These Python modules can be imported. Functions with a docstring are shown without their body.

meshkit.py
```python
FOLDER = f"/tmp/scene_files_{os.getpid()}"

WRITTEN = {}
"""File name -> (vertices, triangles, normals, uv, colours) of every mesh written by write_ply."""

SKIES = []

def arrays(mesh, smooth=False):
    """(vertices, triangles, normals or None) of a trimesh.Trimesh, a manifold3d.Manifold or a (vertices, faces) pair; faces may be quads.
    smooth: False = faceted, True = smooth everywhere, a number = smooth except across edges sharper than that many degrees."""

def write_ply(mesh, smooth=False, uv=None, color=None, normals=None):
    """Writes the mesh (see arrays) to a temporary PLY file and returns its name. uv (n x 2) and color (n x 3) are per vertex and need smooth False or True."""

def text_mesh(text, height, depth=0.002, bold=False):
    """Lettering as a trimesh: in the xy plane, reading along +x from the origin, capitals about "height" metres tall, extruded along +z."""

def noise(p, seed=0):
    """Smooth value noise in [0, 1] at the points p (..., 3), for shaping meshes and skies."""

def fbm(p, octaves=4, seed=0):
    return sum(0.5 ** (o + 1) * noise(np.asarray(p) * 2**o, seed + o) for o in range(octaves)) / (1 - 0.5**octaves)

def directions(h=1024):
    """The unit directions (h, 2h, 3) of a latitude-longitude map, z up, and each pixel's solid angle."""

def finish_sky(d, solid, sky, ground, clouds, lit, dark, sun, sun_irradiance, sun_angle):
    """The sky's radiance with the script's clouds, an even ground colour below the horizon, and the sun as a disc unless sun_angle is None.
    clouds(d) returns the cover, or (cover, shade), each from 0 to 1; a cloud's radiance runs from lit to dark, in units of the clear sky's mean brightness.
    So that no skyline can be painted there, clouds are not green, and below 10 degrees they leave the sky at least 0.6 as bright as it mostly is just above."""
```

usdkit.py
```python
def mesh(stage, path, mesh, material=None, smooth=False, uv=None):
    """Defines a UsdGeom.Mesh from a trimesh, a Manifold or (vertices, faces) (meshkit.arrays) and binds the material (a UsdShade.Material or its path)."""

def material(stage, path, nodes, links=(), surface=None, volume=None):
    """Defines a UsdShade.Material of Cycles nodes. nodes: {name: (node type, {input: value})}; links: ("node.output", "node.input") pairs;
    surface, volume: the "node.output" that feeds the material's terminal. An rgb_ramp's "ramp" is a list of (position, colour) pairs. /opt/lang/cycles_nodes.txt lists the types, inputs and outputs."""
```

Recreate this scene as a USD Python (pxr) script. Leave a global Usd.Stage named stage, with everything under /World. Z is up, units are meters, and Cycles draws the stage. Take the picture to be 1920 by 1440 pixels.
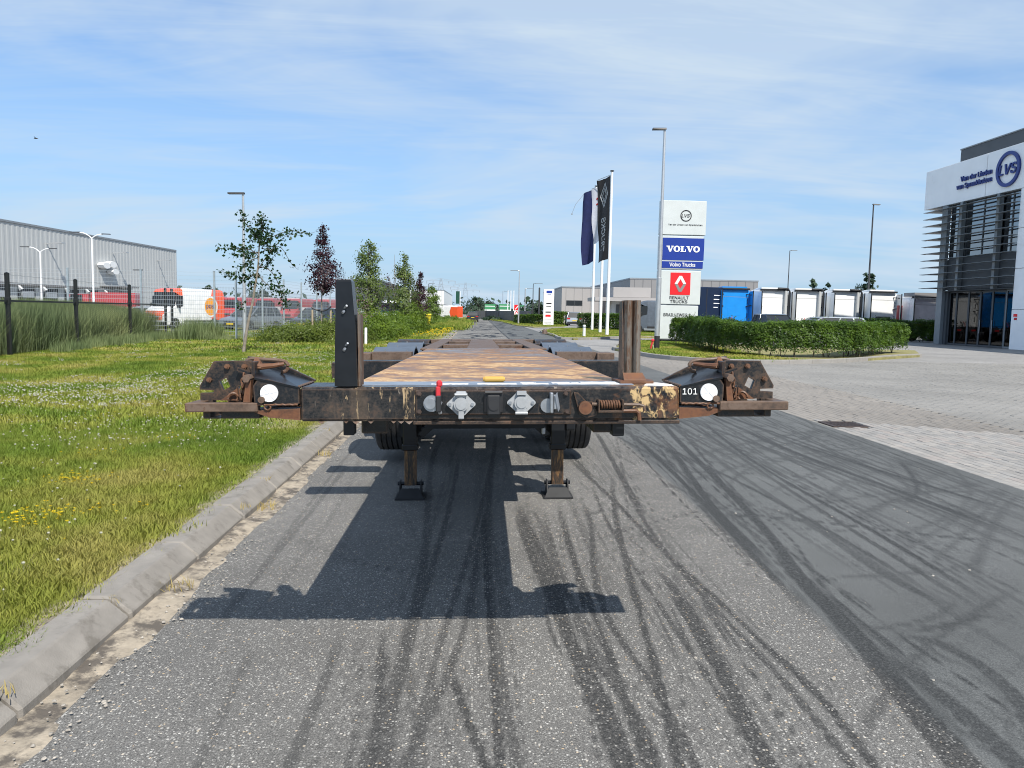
import math, random
import numpy as np, trimesh, usdkit, meshkit
from shapely.geometry import Polygon
from shapely import affinity
from scipy.spatial import cKDTree
from pxr import Usd, UsdGeom, UsdLux, UsdShade, Gf, Sdf, Vt

stage = Usd.Stage.CreateInMemory()
UsdGeom.SetStageUpAxis(stage, UsdGeom.Tokens.z)
UsdGeom.SetStageMetersPerUnit(stage, 1.0)
UsdGeom.Xform.Define(stage, '/World')
UsdGeom.Scope.Define(stage, '/World/Looks')
RNG = np.random.default_rng(7)

# ---------------------------------------------------------------- camera
EYE, SLOPE, FPX = 1.57, .018, 1440.0           # eye height, crossfall of the road, focal length in photo pixels
EXPOSURE = 0.62
YAW, PITCH, ROLL = math.atan(65/1440.), math.atan(133.7/1440.), .02
c_f = np.array([math.sin(YAW)*math.cos(PITCH), math.cos(YAW)*math.cos(PITCH), -math.sin(PITCH)])
c_r0 = np.array([math.cos(YAW), -math.sin(YAW), 0]); c_u0 = np.cross(c_r0, c_f)
c_r = math.cos(ROLL)*c_r0 + math.sin(ROLL)*c_u0; c_u = np.cross(c_r, c_f)
c_p = np.array([0, 0, EYE])
cam = UsdGeom.Camera.Define(stage, '/World/camera')
cam.CreateHorizontalApertureAttr(36.0); cam.CreateVerticalApertureAttr(27.0); cam.CreateFocalLengthAttr(27.0)
cam.CreateFStopAttr(0.0)
cam.CreateExposureAttr(EXPOSURE)
cam.AddTransformOp().Set(Gf.Matrix4d(*c_r, 0, *c_u, 0, *(-c_f), 0, *c_p, 1))

# ---------------------------------------------------------------- sky and sun
SUN = np.array([.345, -.79, 1.0]); SUN /= np.linalg.norm(SUN)
CL1 = (4.1, 6.6, 0)
ELEV, AZ = math.asin(SUN[2]), math.atan2(SUN[0], SUN[1])
usdkit.material(stage, '/World/Looks/sky', {
    'sky': ('sky_texture', {'sky_type': 'single_scattering', 'sun_disc': False, 'sun_elevation': ELEV, 'sun_rotation': AZ, 'air_density': 1.0, 'aerosol_density': .45, 'ozone_density': 2.0}),
    'tc': ('texture_coordinate', {}), 'sep': ('separate_xyz', {}),
    'zz': ('math', {'math_type': 'maximum', 'value2': .0}), 'za': ('math', {'math_type': 'add', 'value2': .13}),
    'dx': ('math', {'math_type': 'divide'}), 'dy': ('math', {'math_type': 'divide'}), 'cmb': ('combine_xyz', {}),
    # high thin cloud in sheets and streaks
    'map': ('mapping', {'rotation': (0, 0, .5), 'scale': (.50, .80, 1), 'location': CL1}),
    'n1': ('noise_texture', {'scale': .75, 'detail': 8, 'roughness': .53, 'distortion': 1.1}),
    'map2': ('mapping', {'rotation': (0, 0, 1.0), 'scale': (.55, 2.6, 1), 'location': (.4, 5.0, 0)}),
    'n2': ('noise_texture', {'scale': 1.3, 'detail': 9, 'roughness': .66, 'distortion': 1.2}),
    'r1': ('rgb_ramp', {'ramp': [(.41, (0, 0, 0)), (.50, (.5, .5, .5)), (.60, (1, 1, 1))]}),
    'r2': ('rgb_ramp', {'ramp': [(.42, (0, 0, 0)), (.70, (1, 1, 1))]}),
    'm1': ('math', {'math_type': 'multiply_add', 'value2': .74, 'value3': .04}), 'm2': ('math', {'math_type': 'multiply_add', 'value2': .30, 'use_clamp': True}), 'm3': ('math', {'math_type': 'multiply', 'value2': .95}),
    'hz': ('map_range', {'from_min': .0, 'from_max': .40, 'to_min': .92, 'to_max': .0, 'clamp': True}),
    'tint': ('mix', {'mix_type': 'multiply', 'fac': 1.0, 'color2': (.80, 1.02, 1.24)}),
    'hm': ('mix', {'color2': (2.6, 3.8, 5.15)}), 'mx': ('mix', {'color2': (4.1, 4.95, 5.85)}), 'bg': ('background_shader', {'strength': .098})},
    [('tc.generated', 'sep.vector'), ('sep.z', 'zz.value1'), ('zz.value', 'za.value1'), ('sep.x', 'dx.value1'), ('za.value', 'dx.value2'), ('sep.y', 'dy.value1'), ('za.value', 'dy.value2'),
     ('dx.value', 'cmb.x'), ('dy.value', 'cmb.y'), ('cmb.vector', 'map.vector'), ('map.vector', 'n1.vector'), ('cmb.vector', 'map2.vector'), ('map2.vector', 'n2.vector'),
     ('n1.fac', 'r1.fac'), ('n2.fac', 'r2.fac'), ('r1.color', 'm1.value1'), ('r2.color', 'm2.value1'), ('m1.value', 'm2.value3'), ('m2.value', 'm3.value1'), ('zz.value', 'hz.value'),
     ('sky.color', 'tint.color1'), ('hz.result', 'hm.fac'), ('tint.color', 'hm.color1'), ('m3.value', 'mx.fac'), ('hm.color', 'mx.color1'), ('mx.color', 'bg.color')], surface='bg.background')
dome = UsdLux.DomeLight.Define(stage, '/World/sky')
UsdShade.MaterialBindingAPI.Apply(dome.GetPrim()).Bind(UsdShade.Material.Get(stage, '/World/Looks/sky'))
dome.GetPrim().SetCustomDataByKey('kind', 'structure')
sun = UsdLux.DistantLight.Define(stage, '/World/sun')
sun.CreateNormalizeAttr(True); sun.CreateIntensityAttr(1.0); sun.CreateAngleAttr(.5); sun.CreateColorAttr(Gf.Vec3f(1.0, .955, .88))
s_r = np.cross([0, 0, 1.], SUN); s_r /= np.linalg.norm(s_r); s_u = np.cross(SUN, s_r)
sun.AddTransformOp().Set(Gf.Matrix4d(*s_r, 0, *s_u, 0, *SUN, 0, 0, 0, 100, 1))

# ---------------------------------------------------------------- points read off the photograph, as places in the world
def ray(x, y): return c_f + c_r*(x-960)/FPX + c_u*(720-y)/FPX
def gz(x): return SLOPE*np.clip(x, -2.0, 4.86)
def G(x, y):
    d = ray(x, y); z = 0.
    for _ in range(30):
        p = c_p + d*(z-EYE)/d[2]; z = gz(p[0])
    return p
def at(x, y, yy): d = ray(x, y); return c_p + d*yy/d[1]
GR, GL = gz(9.), gz(-9.)                       # level of the ground right and left of the road

# ---------------------------------------------------------------- names, things, parts
USED = set()
SIZE = .91                                      # the trailer's drawing is this much larger than the trailer
def numbered(parent, name):
    p, k = f'{parent}/{name}', 0
    while p in USED:
        k += 1; p = f'{parent}/{name}_{k:03d}'
    USED.add(p); return p
def tag(prim, label=None, cat=None, group=None, kind=None):
    p = prim.GetPrim() if hasattr(prim, 'GetPrim') else prim
    for k, v in (('label', label), ('category', cat), ('group', group), ('kind', kind)):
        if v: p.SetCustomDataByKey(k, v)
    return p
def thing(name, label, cat, loc=(0, 0, 0), rotz=0., group=None, M=None):
    x = UsdGeom.Xform.Define(stage, numbered('/World', name))
    if M is not None: x.AddTransformOp().Set(M)
    else:
        x.AddTranslateOp().Set(Gf.Vec3d(*map(float, loc)))
        if rotz: x.AddRotateZOp().Set(float(rotz))
    return tag(x, label, cat, group)
def setting(name, kind='structure'):
    return tag(UsdGeom.Xform.Define(stage, numbered('/World', name)), kind=kind)
def put(parent, name, mb, mat, smooth=False, label=None, kind=None):
    par = '/World' if parent is None else str((parent.GetPrim() if hasattr(parent, 'GetPrim') else parent).GetPath())
    if par.startswith('/World/container_trailer') and SIZE != 1: v, f = mb.get() if isinstance(mb, MB) else mb; mb = (np.asarray(v)*SIZE, f)
    m = usdkit.mesh(stage, numbered(par, name), mb.get() if isinstance(mb, MB) else mb, mat, smooth=smooth)
    return tag(m, label, None, None, kind)
def dup(root, loc, rotz, label, group=None):
    was = root.GetCustomData()
    r = UsdGeom.Xform.Define(stage, numbered('/World', str(root.GetName()).rsplit('_0', 1)[0]))
    r.GetPrim().GetReferences().AddInternalReference(root.GetPath()); r.GetPrim().SetInstanceable(True)
    r.ClearXformOpOrder()
    for n in ('xformOp:translate', 'xformOp:rotateZ'):
        pass
    t = r.GetPrim().GetAttribute('xformOp:translate')
    r.AddTranslateOp().Set(Gf.Vec3d(*map(float, loc))); r.AddRotateZOp().Set(float(rotz))
    return tag(r, label, was['category'], group or was.get('group'))
def instancer(parent, name, protos, pos, idx, rotz, scale, kind='stuff', label=None, cat=None, soft=False):
    par = '/World' if parent is None else str(parent.GetPath())
    path = numbered(par, name)
    pi = UsdGeom.PointInstancer.Define(stage, path)
    UsdGeom.Scope.Define(stage, path+'/kinds')
    rel = pi.CreatePrototypesRel()
    for i, (m, mat) in enumerate(protos):
        q = usdkit.mesh(stage, f'{path}/kinds/tuft_{i:03d}', m, mat)
        if soft: nn = np.random.default_rng(i).normal(0, .38, (len(m[0]), 3)); nn[:, 2] = 1.; nn /= np.linalg.norm(nn, axis=1, keepdims=True); q.CreateNormalsAttr(Vt.Vec3fArray.FromNumpy(nn.astype(np.float32))); q.SetNormalsInterpolation('vertex')
        rel.AddTarget(Sdf.Path(f'{path}/kinds/tuft_{i:03d}'))
    n = len(pos); half = np.asarray(rotz)/2
    pi.CreateProtoIndicesAttr(Vt.IntArray.FromNumpy(np.asarray(idx, np.int32)))
    pi.CreatePositionsAttr(Vt.Vec3fArray.FromNumpy(np.asarray(pos, np.float32)))
    pi.CreateOrientationsAttr(Vt.QuathArray([Gf.Quath(float(math.cos(h)), 0, 0, float(math.sin(h))) for h in half]))
    s = np.asarray(scale, np.float32); s = np.repeat(s[:, None], 3, 1) if s.ndim == 1 else s
    pi.CreateScalesAttr(Vt.Vec3fArray.FromNumpy(s))
    return tag(pi, label, cat, None, kind)

# ---------------------------------------------------------------- mesh builder
class MB:
    def __init__(s): s.v, s.f, s.n = [], [], 0
    def add(s, v, f):
        v = np.asarray(v, float); f = np.asarray(f, int)
        if f.shape[1] == 4: f = np.vstack([f[:, [0, 1, 2]], f[:, [0, 2, 3]]])
        s.v.append(v); s.f.append(f+s.n); s.n += len(v); return s
    def mesh(s, m, T=None):
        v = np.array(m.vertices)
        if T is not None: v = v@np.asarray(T)[:3, :3].T+np.asarray(T)[:3, 3]
        return s.add(v, np.array(m.faces))
    def get(s): return np.vstack(s.v), np.vstack(s.f)
    def box(s, x0, x1, y0, y1, z0, z1):
        v = [(x, y, z) for z in (z0, z1) for y in (y0, y1) for x in (x0, x1)]
        return s.add(v, [(0, 2, 3, 1), (4, 5, 7, 6), (0, 1, 5, 4), (2, 6, 7, 3), (0, 4, 6, 2), (1, 3, 7, 5)])
    def cbox(s, x0, x1, y0, y1, z0, z1, c=.01):
        c = min(c, (x1-x0)/2.01, (y1-y0)/2.01, (z1-z0)/2.01)
        pts = []
        for x, sx in ((x0, 1), (x1, -1)):
            for y, sy in ((y0, 1), (y1, -1)):
                for z, sz in ((z0, 1), (z1, -1)):
                    pts += [(x, y+sy*c, z+sz*c), (x+sx*c, y, z+sz*c), (x+sx*c, y+sy*c, z)]
        return s.mesh(trimesh.convex.convex_hull(np.array(pts)))
    def hull(s, pts): return s.mesh(trimesh.convex.convex_hull(np.array(pts, float)))
    def bar(s, a, b, w, h=None, up=(0, 0, 1)):
        a, b = np.array(a, float), np.array(b, float); h = h or w
        t = (b-a)/np.linalg.norm(b-a); r = np.cross(t, up)
        r = np.array([1., 0, 0]) if np.linalg.norm(r) < 1e-6 else r/np.linalg.norm(r); q = np.cross(r, t)
        v = [p+i*r*w/2+j*q*h/2 for p in (a, b) for i, j in ((-1, -1), (1, -1), (1, 1), (-1, 1))]
        return s.add(v, [(0, 1, 2, 3), (7, 6, 5, 4), (0, 4, 5, 1), (1, 5, 6, 2), (2, 6, 7, 3), (3, 7, 4, 0)])
    def tube(s, pts, r, n=8, cap=True):
        pts = np.asarray(pts, float); k = len(pts); r = np.broadcast_to(r, (k,)) if np.ndim(r) == 0 else np.asarray(r)
        t = np.gradient(pts, axis=0); t /= np.linalg.norm(t, axis=1, keepdims=True)+1e-12
        ref = np.array([0, 0, 1.]) if abs(t[0][2]) < .9 else np.array([1., 0, 0])
        a = np.cross(t, ref); a /= np.linalg.norm(a, axis=1, keepdims=True)+1e-12; b = np.cross(t, a)
        th = np.arange(n)*2*np.pi/n
        v = (pts[:, None]+r[:, None, None]*(np.cos(th)[None, :, None]*a[:, None]+np.sin(th)[None, :, None]*b[:, None])).reshape(-1, 3)
        f = [(i*n+j, (i+1)*n+j, (i+1)*n+(j+1) % n, i*n+(j+1) % n) for i in range(k-1) for j in range(n)]
        s.add(v, f)
        if cap:
            for i, sg in ((0, 1), (k-1, -1)):
                o = v[i*n:(i+1)*n]; s.add(np.vstack([o, pts[i]]), [((j+1) % n, j, n)[::sg] for j in range(n)])
        return s
    def prism(s, poly, c0, c1, plane='xz'):
        if not isinstance(poly, Polygon): poly = Polygon(poly)
        m = trimesh.creation.extrude_polygon(poly, c1-c0, engine='earcut'); v = np.array(m.vertices); v[:, 2] += c0
        f = np.array(m.faces)
        if plane == 'xz': v = v[:, [0, 2, 1]]; f = f[:, ::-1]
        if plane == 'yz': v = v[:, [2, 0, 1]]
        return s.add(v, f)
    def disc(s, c, r, axis, h, n=20, r2=None):
        a = np.array(c, float); d = {'x': (1, 0, 0), 'y': (0, 1, 0), 'z': (0, 0, 1)}[axis]
        return s.tube([a, a+np.array(d)*h], [r, r if r2 is None else r2], n)
    def lathe(s, prof, axis='x', c=(0, 0, 0), n=32):
        prof = np.asarray(prof, float); k = len(prof); th = np.arange(n)*2*np.pi/n
        v = np.stack([np.repeat(prof[:, 0], n), np.outer(prof[:, 1], np.cos(th)).ravel(), np.outer(prof[:, 1], np.sin(th)).ravel()], 1)
        if axis == 'y': v = v[:, [1, 0, 2]]
        if axis == 'z': v = v[:, [1, 2, 0]]
        f = [(i*n+j, i*n+(j+1) % n, (i+1)*n+(j+1) % n, (i+1)*n+j) for i in range(k-1) for j in range(n)]
        return s.add(v+np.array(c), f)
    def move(s, R=None, t=(0, 0, 0)):
        for i in range(len(s.v)): s.v[i] = (s.v[i]@np.array(R).T if R is not None else s.v[i])+np.array(t)
        return s
def rot(axis, a):
    c, s_ = math.cos(a), math.sin(a)
    return np.array({'x': [[1, 0, 0], [0, c, -s_], [0, s_, c]], 'y': [[c, 0, s_], [0, 1, 0], [-s_, 0, c]], 'z': [[c, -s_, 0], [s_, c, 0], [0, 0, 1]]}[axis])
def spline(p, n):
    from scipy.interpolate import CubicSpline
    p = np.asarray(p, float); d = np.r_[0, np.cumsum(np.linalg.norm(np.diff(p, axis=0), axis=1))]
    return CubicSpline(d, p)(np.linspace(0, d[-1], n))
def leafmesh(c, size, rng, flat=.0, aspect=.55, face=None):
    """one four-cornered leaf at each point; face: the way the leaves tend to look (outwards and up), or None"""
    n = len(c); a = rng.normal(size=(n, 3)); a[:, 2] *= 1-flat
    if face is not None: q = rng.normal(size=(n, 3))*.42+face; q /= np.linalg.norm(q, axis=1, keepdims=True); a -= q*(a*q).sum(1, keepdims=True)
    a /= np.linalg.norm(a, axis=1, keepdims=True)
    b = rng.normal(size=(n, 3)) if face is None else np.cross(q, a); b -= a*(a*b).sum(1, keepdims=True); b /= np.linalg.norm(b, axis=1, keepdims=True)
    s = (size*rng.uniform(.6, 1.3, n))[:, None]
    v = np.stack([c-a*s*.5, c+b*s*.5*aspect, c+a*s*.5, c-b*s*.5*aspect], 1).reshape(-1, 3)
    i = np.arange(n)[:, None]*4
    return v, np.vstack([i+[0, 1, 2], i+[0, 2, 3]])
def text(s, h, depth=.01, bold=True, cx=True):
    m = meshkit.text_mesh(s, h, depth, bold); v = np.array(m.vertices)
    if cx: v[:, 0] -= (v[:, 0].min()+v[:, 0].max())/2
    return v, np.array(m.faces)

# ---------------------------------------------------------------- materials
MAT = {}
def mat(name, nodes, links, surface='p.BSDF'):
    MAT[name] = usdkit.material(stage, f'/World/Looks/{name}', nodes, links, surface=surface); return MAT[name]
def plain(name, col, rough=.5, metal=0., var=.10, scale=2.5, bump=0., bscale=60., coat=0., spec=.5, dirt=None):
    c = np.array(col, float)
    nodes = {'g': ('geometry', {}), 'n': ('noise_texture', {'scale': scale, 'detail': 6, 'roughness': .6}), 'r': ('rgb_ramp', {'ramp': [(.3, tuple(c*(1-var))), (.7, tuple(np.minimum(c*(1+var), 1)))]}),
             'p': ('principled_bsdf', {'roughness': rough, 'metallic': metal, 'coat_weight': coat, 'specular_ior_level': spec})}
    links = [('g.position', 'n.vector'), ('n.fac', 'r.fac')]
    out = 'r.color'
    if dirt:
        nodes |= {'n2': ('noise_texture', {'scale': dirt[1], 'detail': 8, 'roughness': .7}), 'r2': ('rgb_ramp', {'ramp': [(dirt[2], (0, 0, 0)), (dirt[2]+.12, (1, 1, 1))]}), 'mx': ('mix', {'color2': dirt[0]})}
        links += [('g.position', 'n2.vector'), ('n2.fac', 'r2.fac'), ('r2.color', 'mx.fac'), (out, 'mx.color1')]; out = 'mx.color'
    if bump:
        nodes |= {'nb': ('noise_texture', {'scale': bscale, 'detail': 4}), 'b': ('bump', {'strength': bump, 'distance': .004})}
        links += [('g.position', 'nb.vector'), ('nb.fac', 'b.height'), ('b.normal', 'p.normal')]
    return mat(name, nodes, links+[(out, 'p.base_color')])
def rusty(name, paint, stops, scale=6., stretch=(1, 1, 1), rough=.55, extra=None, fine=.35, yshift=None, edge=(.15, .085, .05)):
    """paint worn through to rust: a coarse and a fine noise choose between the stops' colours"""
    nodes = {'g': ('geometry', {}), 'mp': ('mapping', {'scale': stretch}), 'n': ('noise_texture', {'scale': scale, 'detail': 9, 'roughness': .68, 'distortion': .4}),
             'nf': ('noise_texture', {'scale': scale*9, 'detail': 5, 'roughness': .7}), 'ad': ('mix_float', {'fac': fine}),
             'r': ('rgb_ramp', {'ramp': [(0, paint)]+stops}), 'rr': ('rgb_ramp', {'ramp': [(.45, (rough-.2,)*3), (.62, (min(rough+.3, .95),)*3)]}),
             'b': ('bump', {'strength': .35, 'distance': .004}), 'p': ('principled_bsdf', {'specular_ior_level': .45}),
             'bv': ('bevel', {'samples': 4, 'radius': .011}), 'dt': ('vector_math', {'math_type': 'dot_product'}), 'en': ('noise_texture', {'scale': 45., 'detail': 6, 'roughness': .7}), 'ea': ('math', {'math_type': 'multiply_add', 'value2': .16, 'value3': -.08}), 'es': ('math', {'math_type': 'add'}), 'em': ('map_range', {'from_min': .985, 'from_max': .86, 'to_min': 0., 'to_max': .6, 'clamp': True}), 'ex': ('mix', {'color2': edge})}
    links = [('g.position', 'mp.vector'), ('mp.vector', 'n.vector'), ('mp.vector', 'nf.vector'), ('n.fac', 'ad.a'), ('nf.fac', 'ad.b'), ('ad.result', 'r.fac'), ('ad.result', 'rr.fac'), ('rr.color', 'p.roughness'), ('ad.result', 'b.height'), ('b.normal', 'p.normal')]
    if yshift:                                  # the wear changes along the deck's length
        nodes |= {'ys': ('separate_xyz', {}), 'ym': ('map_range', {'from_min': yshift[0], 'from_max': yshift[1], 'to_min': yshift[2], 'to_max': yshift[3], 'clamp': True}), 'ya': ('math', {'math_type': 'add'})}
        links += [('g.position', 'ys.vector'), ('ys.y', 'ym.value'), ('ym.result', 'ya.value1'), ('ad.result', 'ya.value2'), ('ya.value', 'r.fac')]; links.remove(('ad.result', 'r.fac'))
    out = 'r.color'
    for k, (col, cx, hw, th, sc, soft, sxy) in enumerate(extra or []):          # patches of old paint in a stretch of the beam (its own place along x)
        nodes |= {f'x{k}': ('separate_xyz', {}), f's{k}': ('math', {'math_type': 'subtract', 'value2': cx}), f'a{k}': ('math', {'math_type': 'absolute'}), f'w{k}': ('map_range', {'from_min': hw*.55, 'from_max': hw, 'to_min': 0., 'to_max': -.4, 'clamp': True}),
                  f'y{k}': ('mapping', {'scale': sxy}), f'q{k}': ('noise_texture', {'scale': sc, 'detail': 10, 'roughness': .72, 'distortion': .5}), f'p{k}': ('math', {'math_type': 'add'}), f't{k}': ('map_range', {'from_min': th, 'from_max': th+soft, 'clamp': True}), f'm{k}': ('mix', {'color2': col})}
        links += [('g.position', f'x{k}.vector'), (f'x{k}.x', f's{k}.value1'), (f's{k}.value', f'a{k}.value1'), (f'a{k}.value', f'w{k}.value'), ('g.position', f'y{k}.vector'), (f'y{k}.vector', f'q{k}.vector'), (f'q{k}.fac', f'p{k}.value1'), (f'w{k}.result', f'p{k}.value2'), (f'p{k}.value', f't{k}.value'), (f't{k}.result', f'm{k}.fac'), (out, f'm{k}.color1')]
        out = f'm{k}.color'
    links += [('bv.bevel', 'dt.vector1'), ('g.normal', 'dt.vector2'), ('g.position', 'en.vector'), ('en.fac', 'ea.value1'), ('dt.value', 'es.value1'), ('ea.value', 'es.value2'), ('es.value', 'em.value'), ('em.result', 'ex.fac'), (out, 'ex.color1')]
    return mat(name, nodes, links+[('ex.color', 'p.base_color')])
def leafmat(name, ramp, trans=.35, nscale=1.2, rough=.45, island=.65, lo=.32, hi=.68):
    return mat(name, {'g': ('geometry', {}), 'n': ('noise_texture', {'scale': nscale, 'detail': 4}), 'nm': ('map_range', {'from_min': lo, 'from_max': hi, 'clamp': True}), 'mf': ('mix_float', {'fac': island}), 'r': ('rgb_ramp', {'ramp': ramp}),
                      'p': ('principled_bsdf', {'roughness': rough, 'specular_ior_level': .35}), 't': ('translucent_bsdf', {}), 'm': ('mix_closure', {'fac': trans})},
               [('g.position', 'n.vector'), ('n.fac', 'nm.value'), ('nm.result', 'mf.a'), ('g.random_per_island', 'mf.b'), ('mf.result', 'r.fac'), ('r.color', 'p.base_color'), ('r.color', 't.color'), ('p.BSDF', 'm.closure1'), ('t.BSDF', 'm.closure2')], 'm.closure')
def glassmat(name, tint, rough=.02, ior=1.7):
    return mat(name, {'f': ('fresnel', {'IOR': ior}), 't': ('transparent_bsdf', {'color': tint}), 'gl': ('glossy_bsdf', {'color': (.95, .97, 1), 'roughness': rough}), 'm': ('mix_closure', {})},
               [('f.fac', 'm.fac'), ('t.BSDF', 'm.closure1'), ('gl.BSDF', 'm.closure2')], 'm.closure')
BLK = (.010, .011, .013); RST = (.13, .052, .024); RSB = (.24, .095, .038); BRN = (.075, .045, .03)
rusty('beam_paint', BLK, [(.46, BLK), (.53, (.026, .023, .021)), (.60, (.055, .036, .026)), (.67, (.11, .06, .035)), (.76, (.22, .14, .08))], 9, (1, 1, 1.3), .42,
      extra=[((.14, .065, .032), .66, .24, .49, 9, .12, (1, 1, 1)), ((.50, .35, .17), .72, .20, .52, 17, .05, (1.5, 1, 1.0)), ((.09, .065, .045), -.40, .40, .52, 6, .22, (1.6, 1, .5)), ((.36, .26, .15), -.36, .26, .575, 24, .05, (1.6, 1, .35)), ((.20, .17, .14), -.1, .95, .60, 16, .06, (2.2, 1, .4))])
rusty('black_worn', BLK, [(.52, BLK), (.60, (.035, .026, .02)), (.68, BRN), (.76, RST)], 14, rough=.42)
rusty('black_rust', BLK, [(.46, BLK), (.54, (.04, .028, .02)), (.60, BRN), (.66, RST), (.76, RSB)], 16, rough=.5)
rusty('rust', (.06, .03, .02), [(.38, (.075, .035, .02)), (.5, RST), (.62, (.17, .075, .035)), (.75, RSB)], 14, rough=.7)
rusty('rust_brown', (.05, .034, .026), [(.38, (.06, .042, .032)), (.47, (.105, .068, .048)), (.54, (.135, .095, .072)), (.62, (.085, .040, .024)), (.75, (.22, .16, .12))], 7, (1, 1.5, 1), rough=.68)
rusty('rust_grey', (.085, .08, .075), [(.36, (.10, .095, .088)), (.47, (.15, .135, .115)), (.53, (.085, .05, .03)), (.60, (.10, .042, .02)), (.75, (.17, .075, .03))], 6, (3, 3, .45), rough=.6)
rusty('deck_paint', (.13, .16, .21), [(.32, (.13, .155, .20)), (.40, (.18, .175, .18)), (.45, (.13, .085, .06)), (.49, (.20, .105, .055)), (.53, (.30, .155, .07)), (.56, (.44, .265, .12)), (.60, (.56, .39, .21)), (.63, (.30, .14, .06)), (.67, (.16, .12, .10)), (.74, (.30, .17, .09))], 2.6, (.75, 1.1, 1), rough=.6, fine=.38, yshift=(3.4, 8.0, .045, -.06))
rusty('leg_rust', (.02, .02, .022), [(.45, (.03, .026, .022)), (.52, (.10, .05, .02)), (.58, (.32, .17, .06)), (.7, (.16, .07, .03))], 7, (3, 3, .5), rough=.5)
plain('black_paint', (.009, .010, .012), .30, var=.35, scale=9, bump=.08, spec=.35, dirt=((.07, .06, .05), 12, .68))
plain('black_matte', (.016, .016, .017), .7, var=.4, scale=6)
plain('beam_top_blue', (.20, .235, .29), .45, var=.3, scale=9, dirt=((.3, .24, .18), 9, .56))
plain('tape_white', (.80, .79, .76), .5, var=.08, scale=20, dirt=((.3, .27, .24), 25, .60))
plain('fender_grey', (.085, .105, .135), .5, var=.15, scale=6, dirt=((.18, .16, .14), 5, .62))
plain('tyre', (.018, .018, .019), .8, var=.4, scale=10, bump=.2, bscale=90, dirt=((.06, .055, .05), 6, .55))
plain('reflector', (.80, .80, .81), .25, var=.06, scale=50)
plain('alloy', (.42, .43, .45), .42, .85, var=.15, scale=25, bump=.1)
plain('cast_grey', (.34, .35, .36), .5, .2, var=.14, scale=18, bump=.1)
plain('red_plastic', (.55, .03, .04), .4)
plain('red_rim', (.35, .03, .03), .5)
plain('amber', (.55, .33, .07), .35)
plain('white_paint', (.78, .78, .77), .35, var=.05, scale=.8, dirt=((.55, .54, .51), 2.2, .66))
plain('truck_white', (.80, .80, .785), .28, var=.04, scale=1.5, coat=.3)
plain('truck_blue', (.012, .24, .66), .28, var=.08, scale=1.5, coat=.3)
plain('navy', (.006, .016, .045), .35, var=.1)
plain('truck_red', (.36, .045, .05), .3, var=.1, coat=.3)
plain('van_orange', (.78, .10, .03), .3, var=.06, coat=.3)
plain('van_disc', (.80, .33, .03), .35)
plain('car_dark', (.02, .022, .027), .22, .2, var=.2, coat=.5)
plain('car_grey', (.20, .215, .23), .28, .4, var=.1, coat=.5)
plain('car_silver', (.50, .52, .54), .28, .5, var=.06, coat=.5)
plain('car_white', (.78, .78, .78), .25, coat=.4)
plain('car_green', (.01, .06, .035), .3, coat=.4)
plain('plate_yellow', (.70, .48, .03), .4)
plain('lamp_red', (.45, .02, .02), .25)
plain('lamp_clear', (.62, .64, .66), .15)
plain('black_plastic', (.022, .022, .024), .5)
plain('galvanised', (.42, .47, .50), .45, .55, var=.14, scale=6)
plain('mesh_grey', (.46, .50, .53), .5, .4, var=.08)
plain('mast_grey', (.50, .51, .52), .42, .6, var=.1, scale=4)
plain('mast_white', (.78, .78, .78), .4, var=.05)
plain('mast_dark', (.05, .052, .056), .5)
plain('fence_black', (.010, .011, .011), .5)
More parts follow.
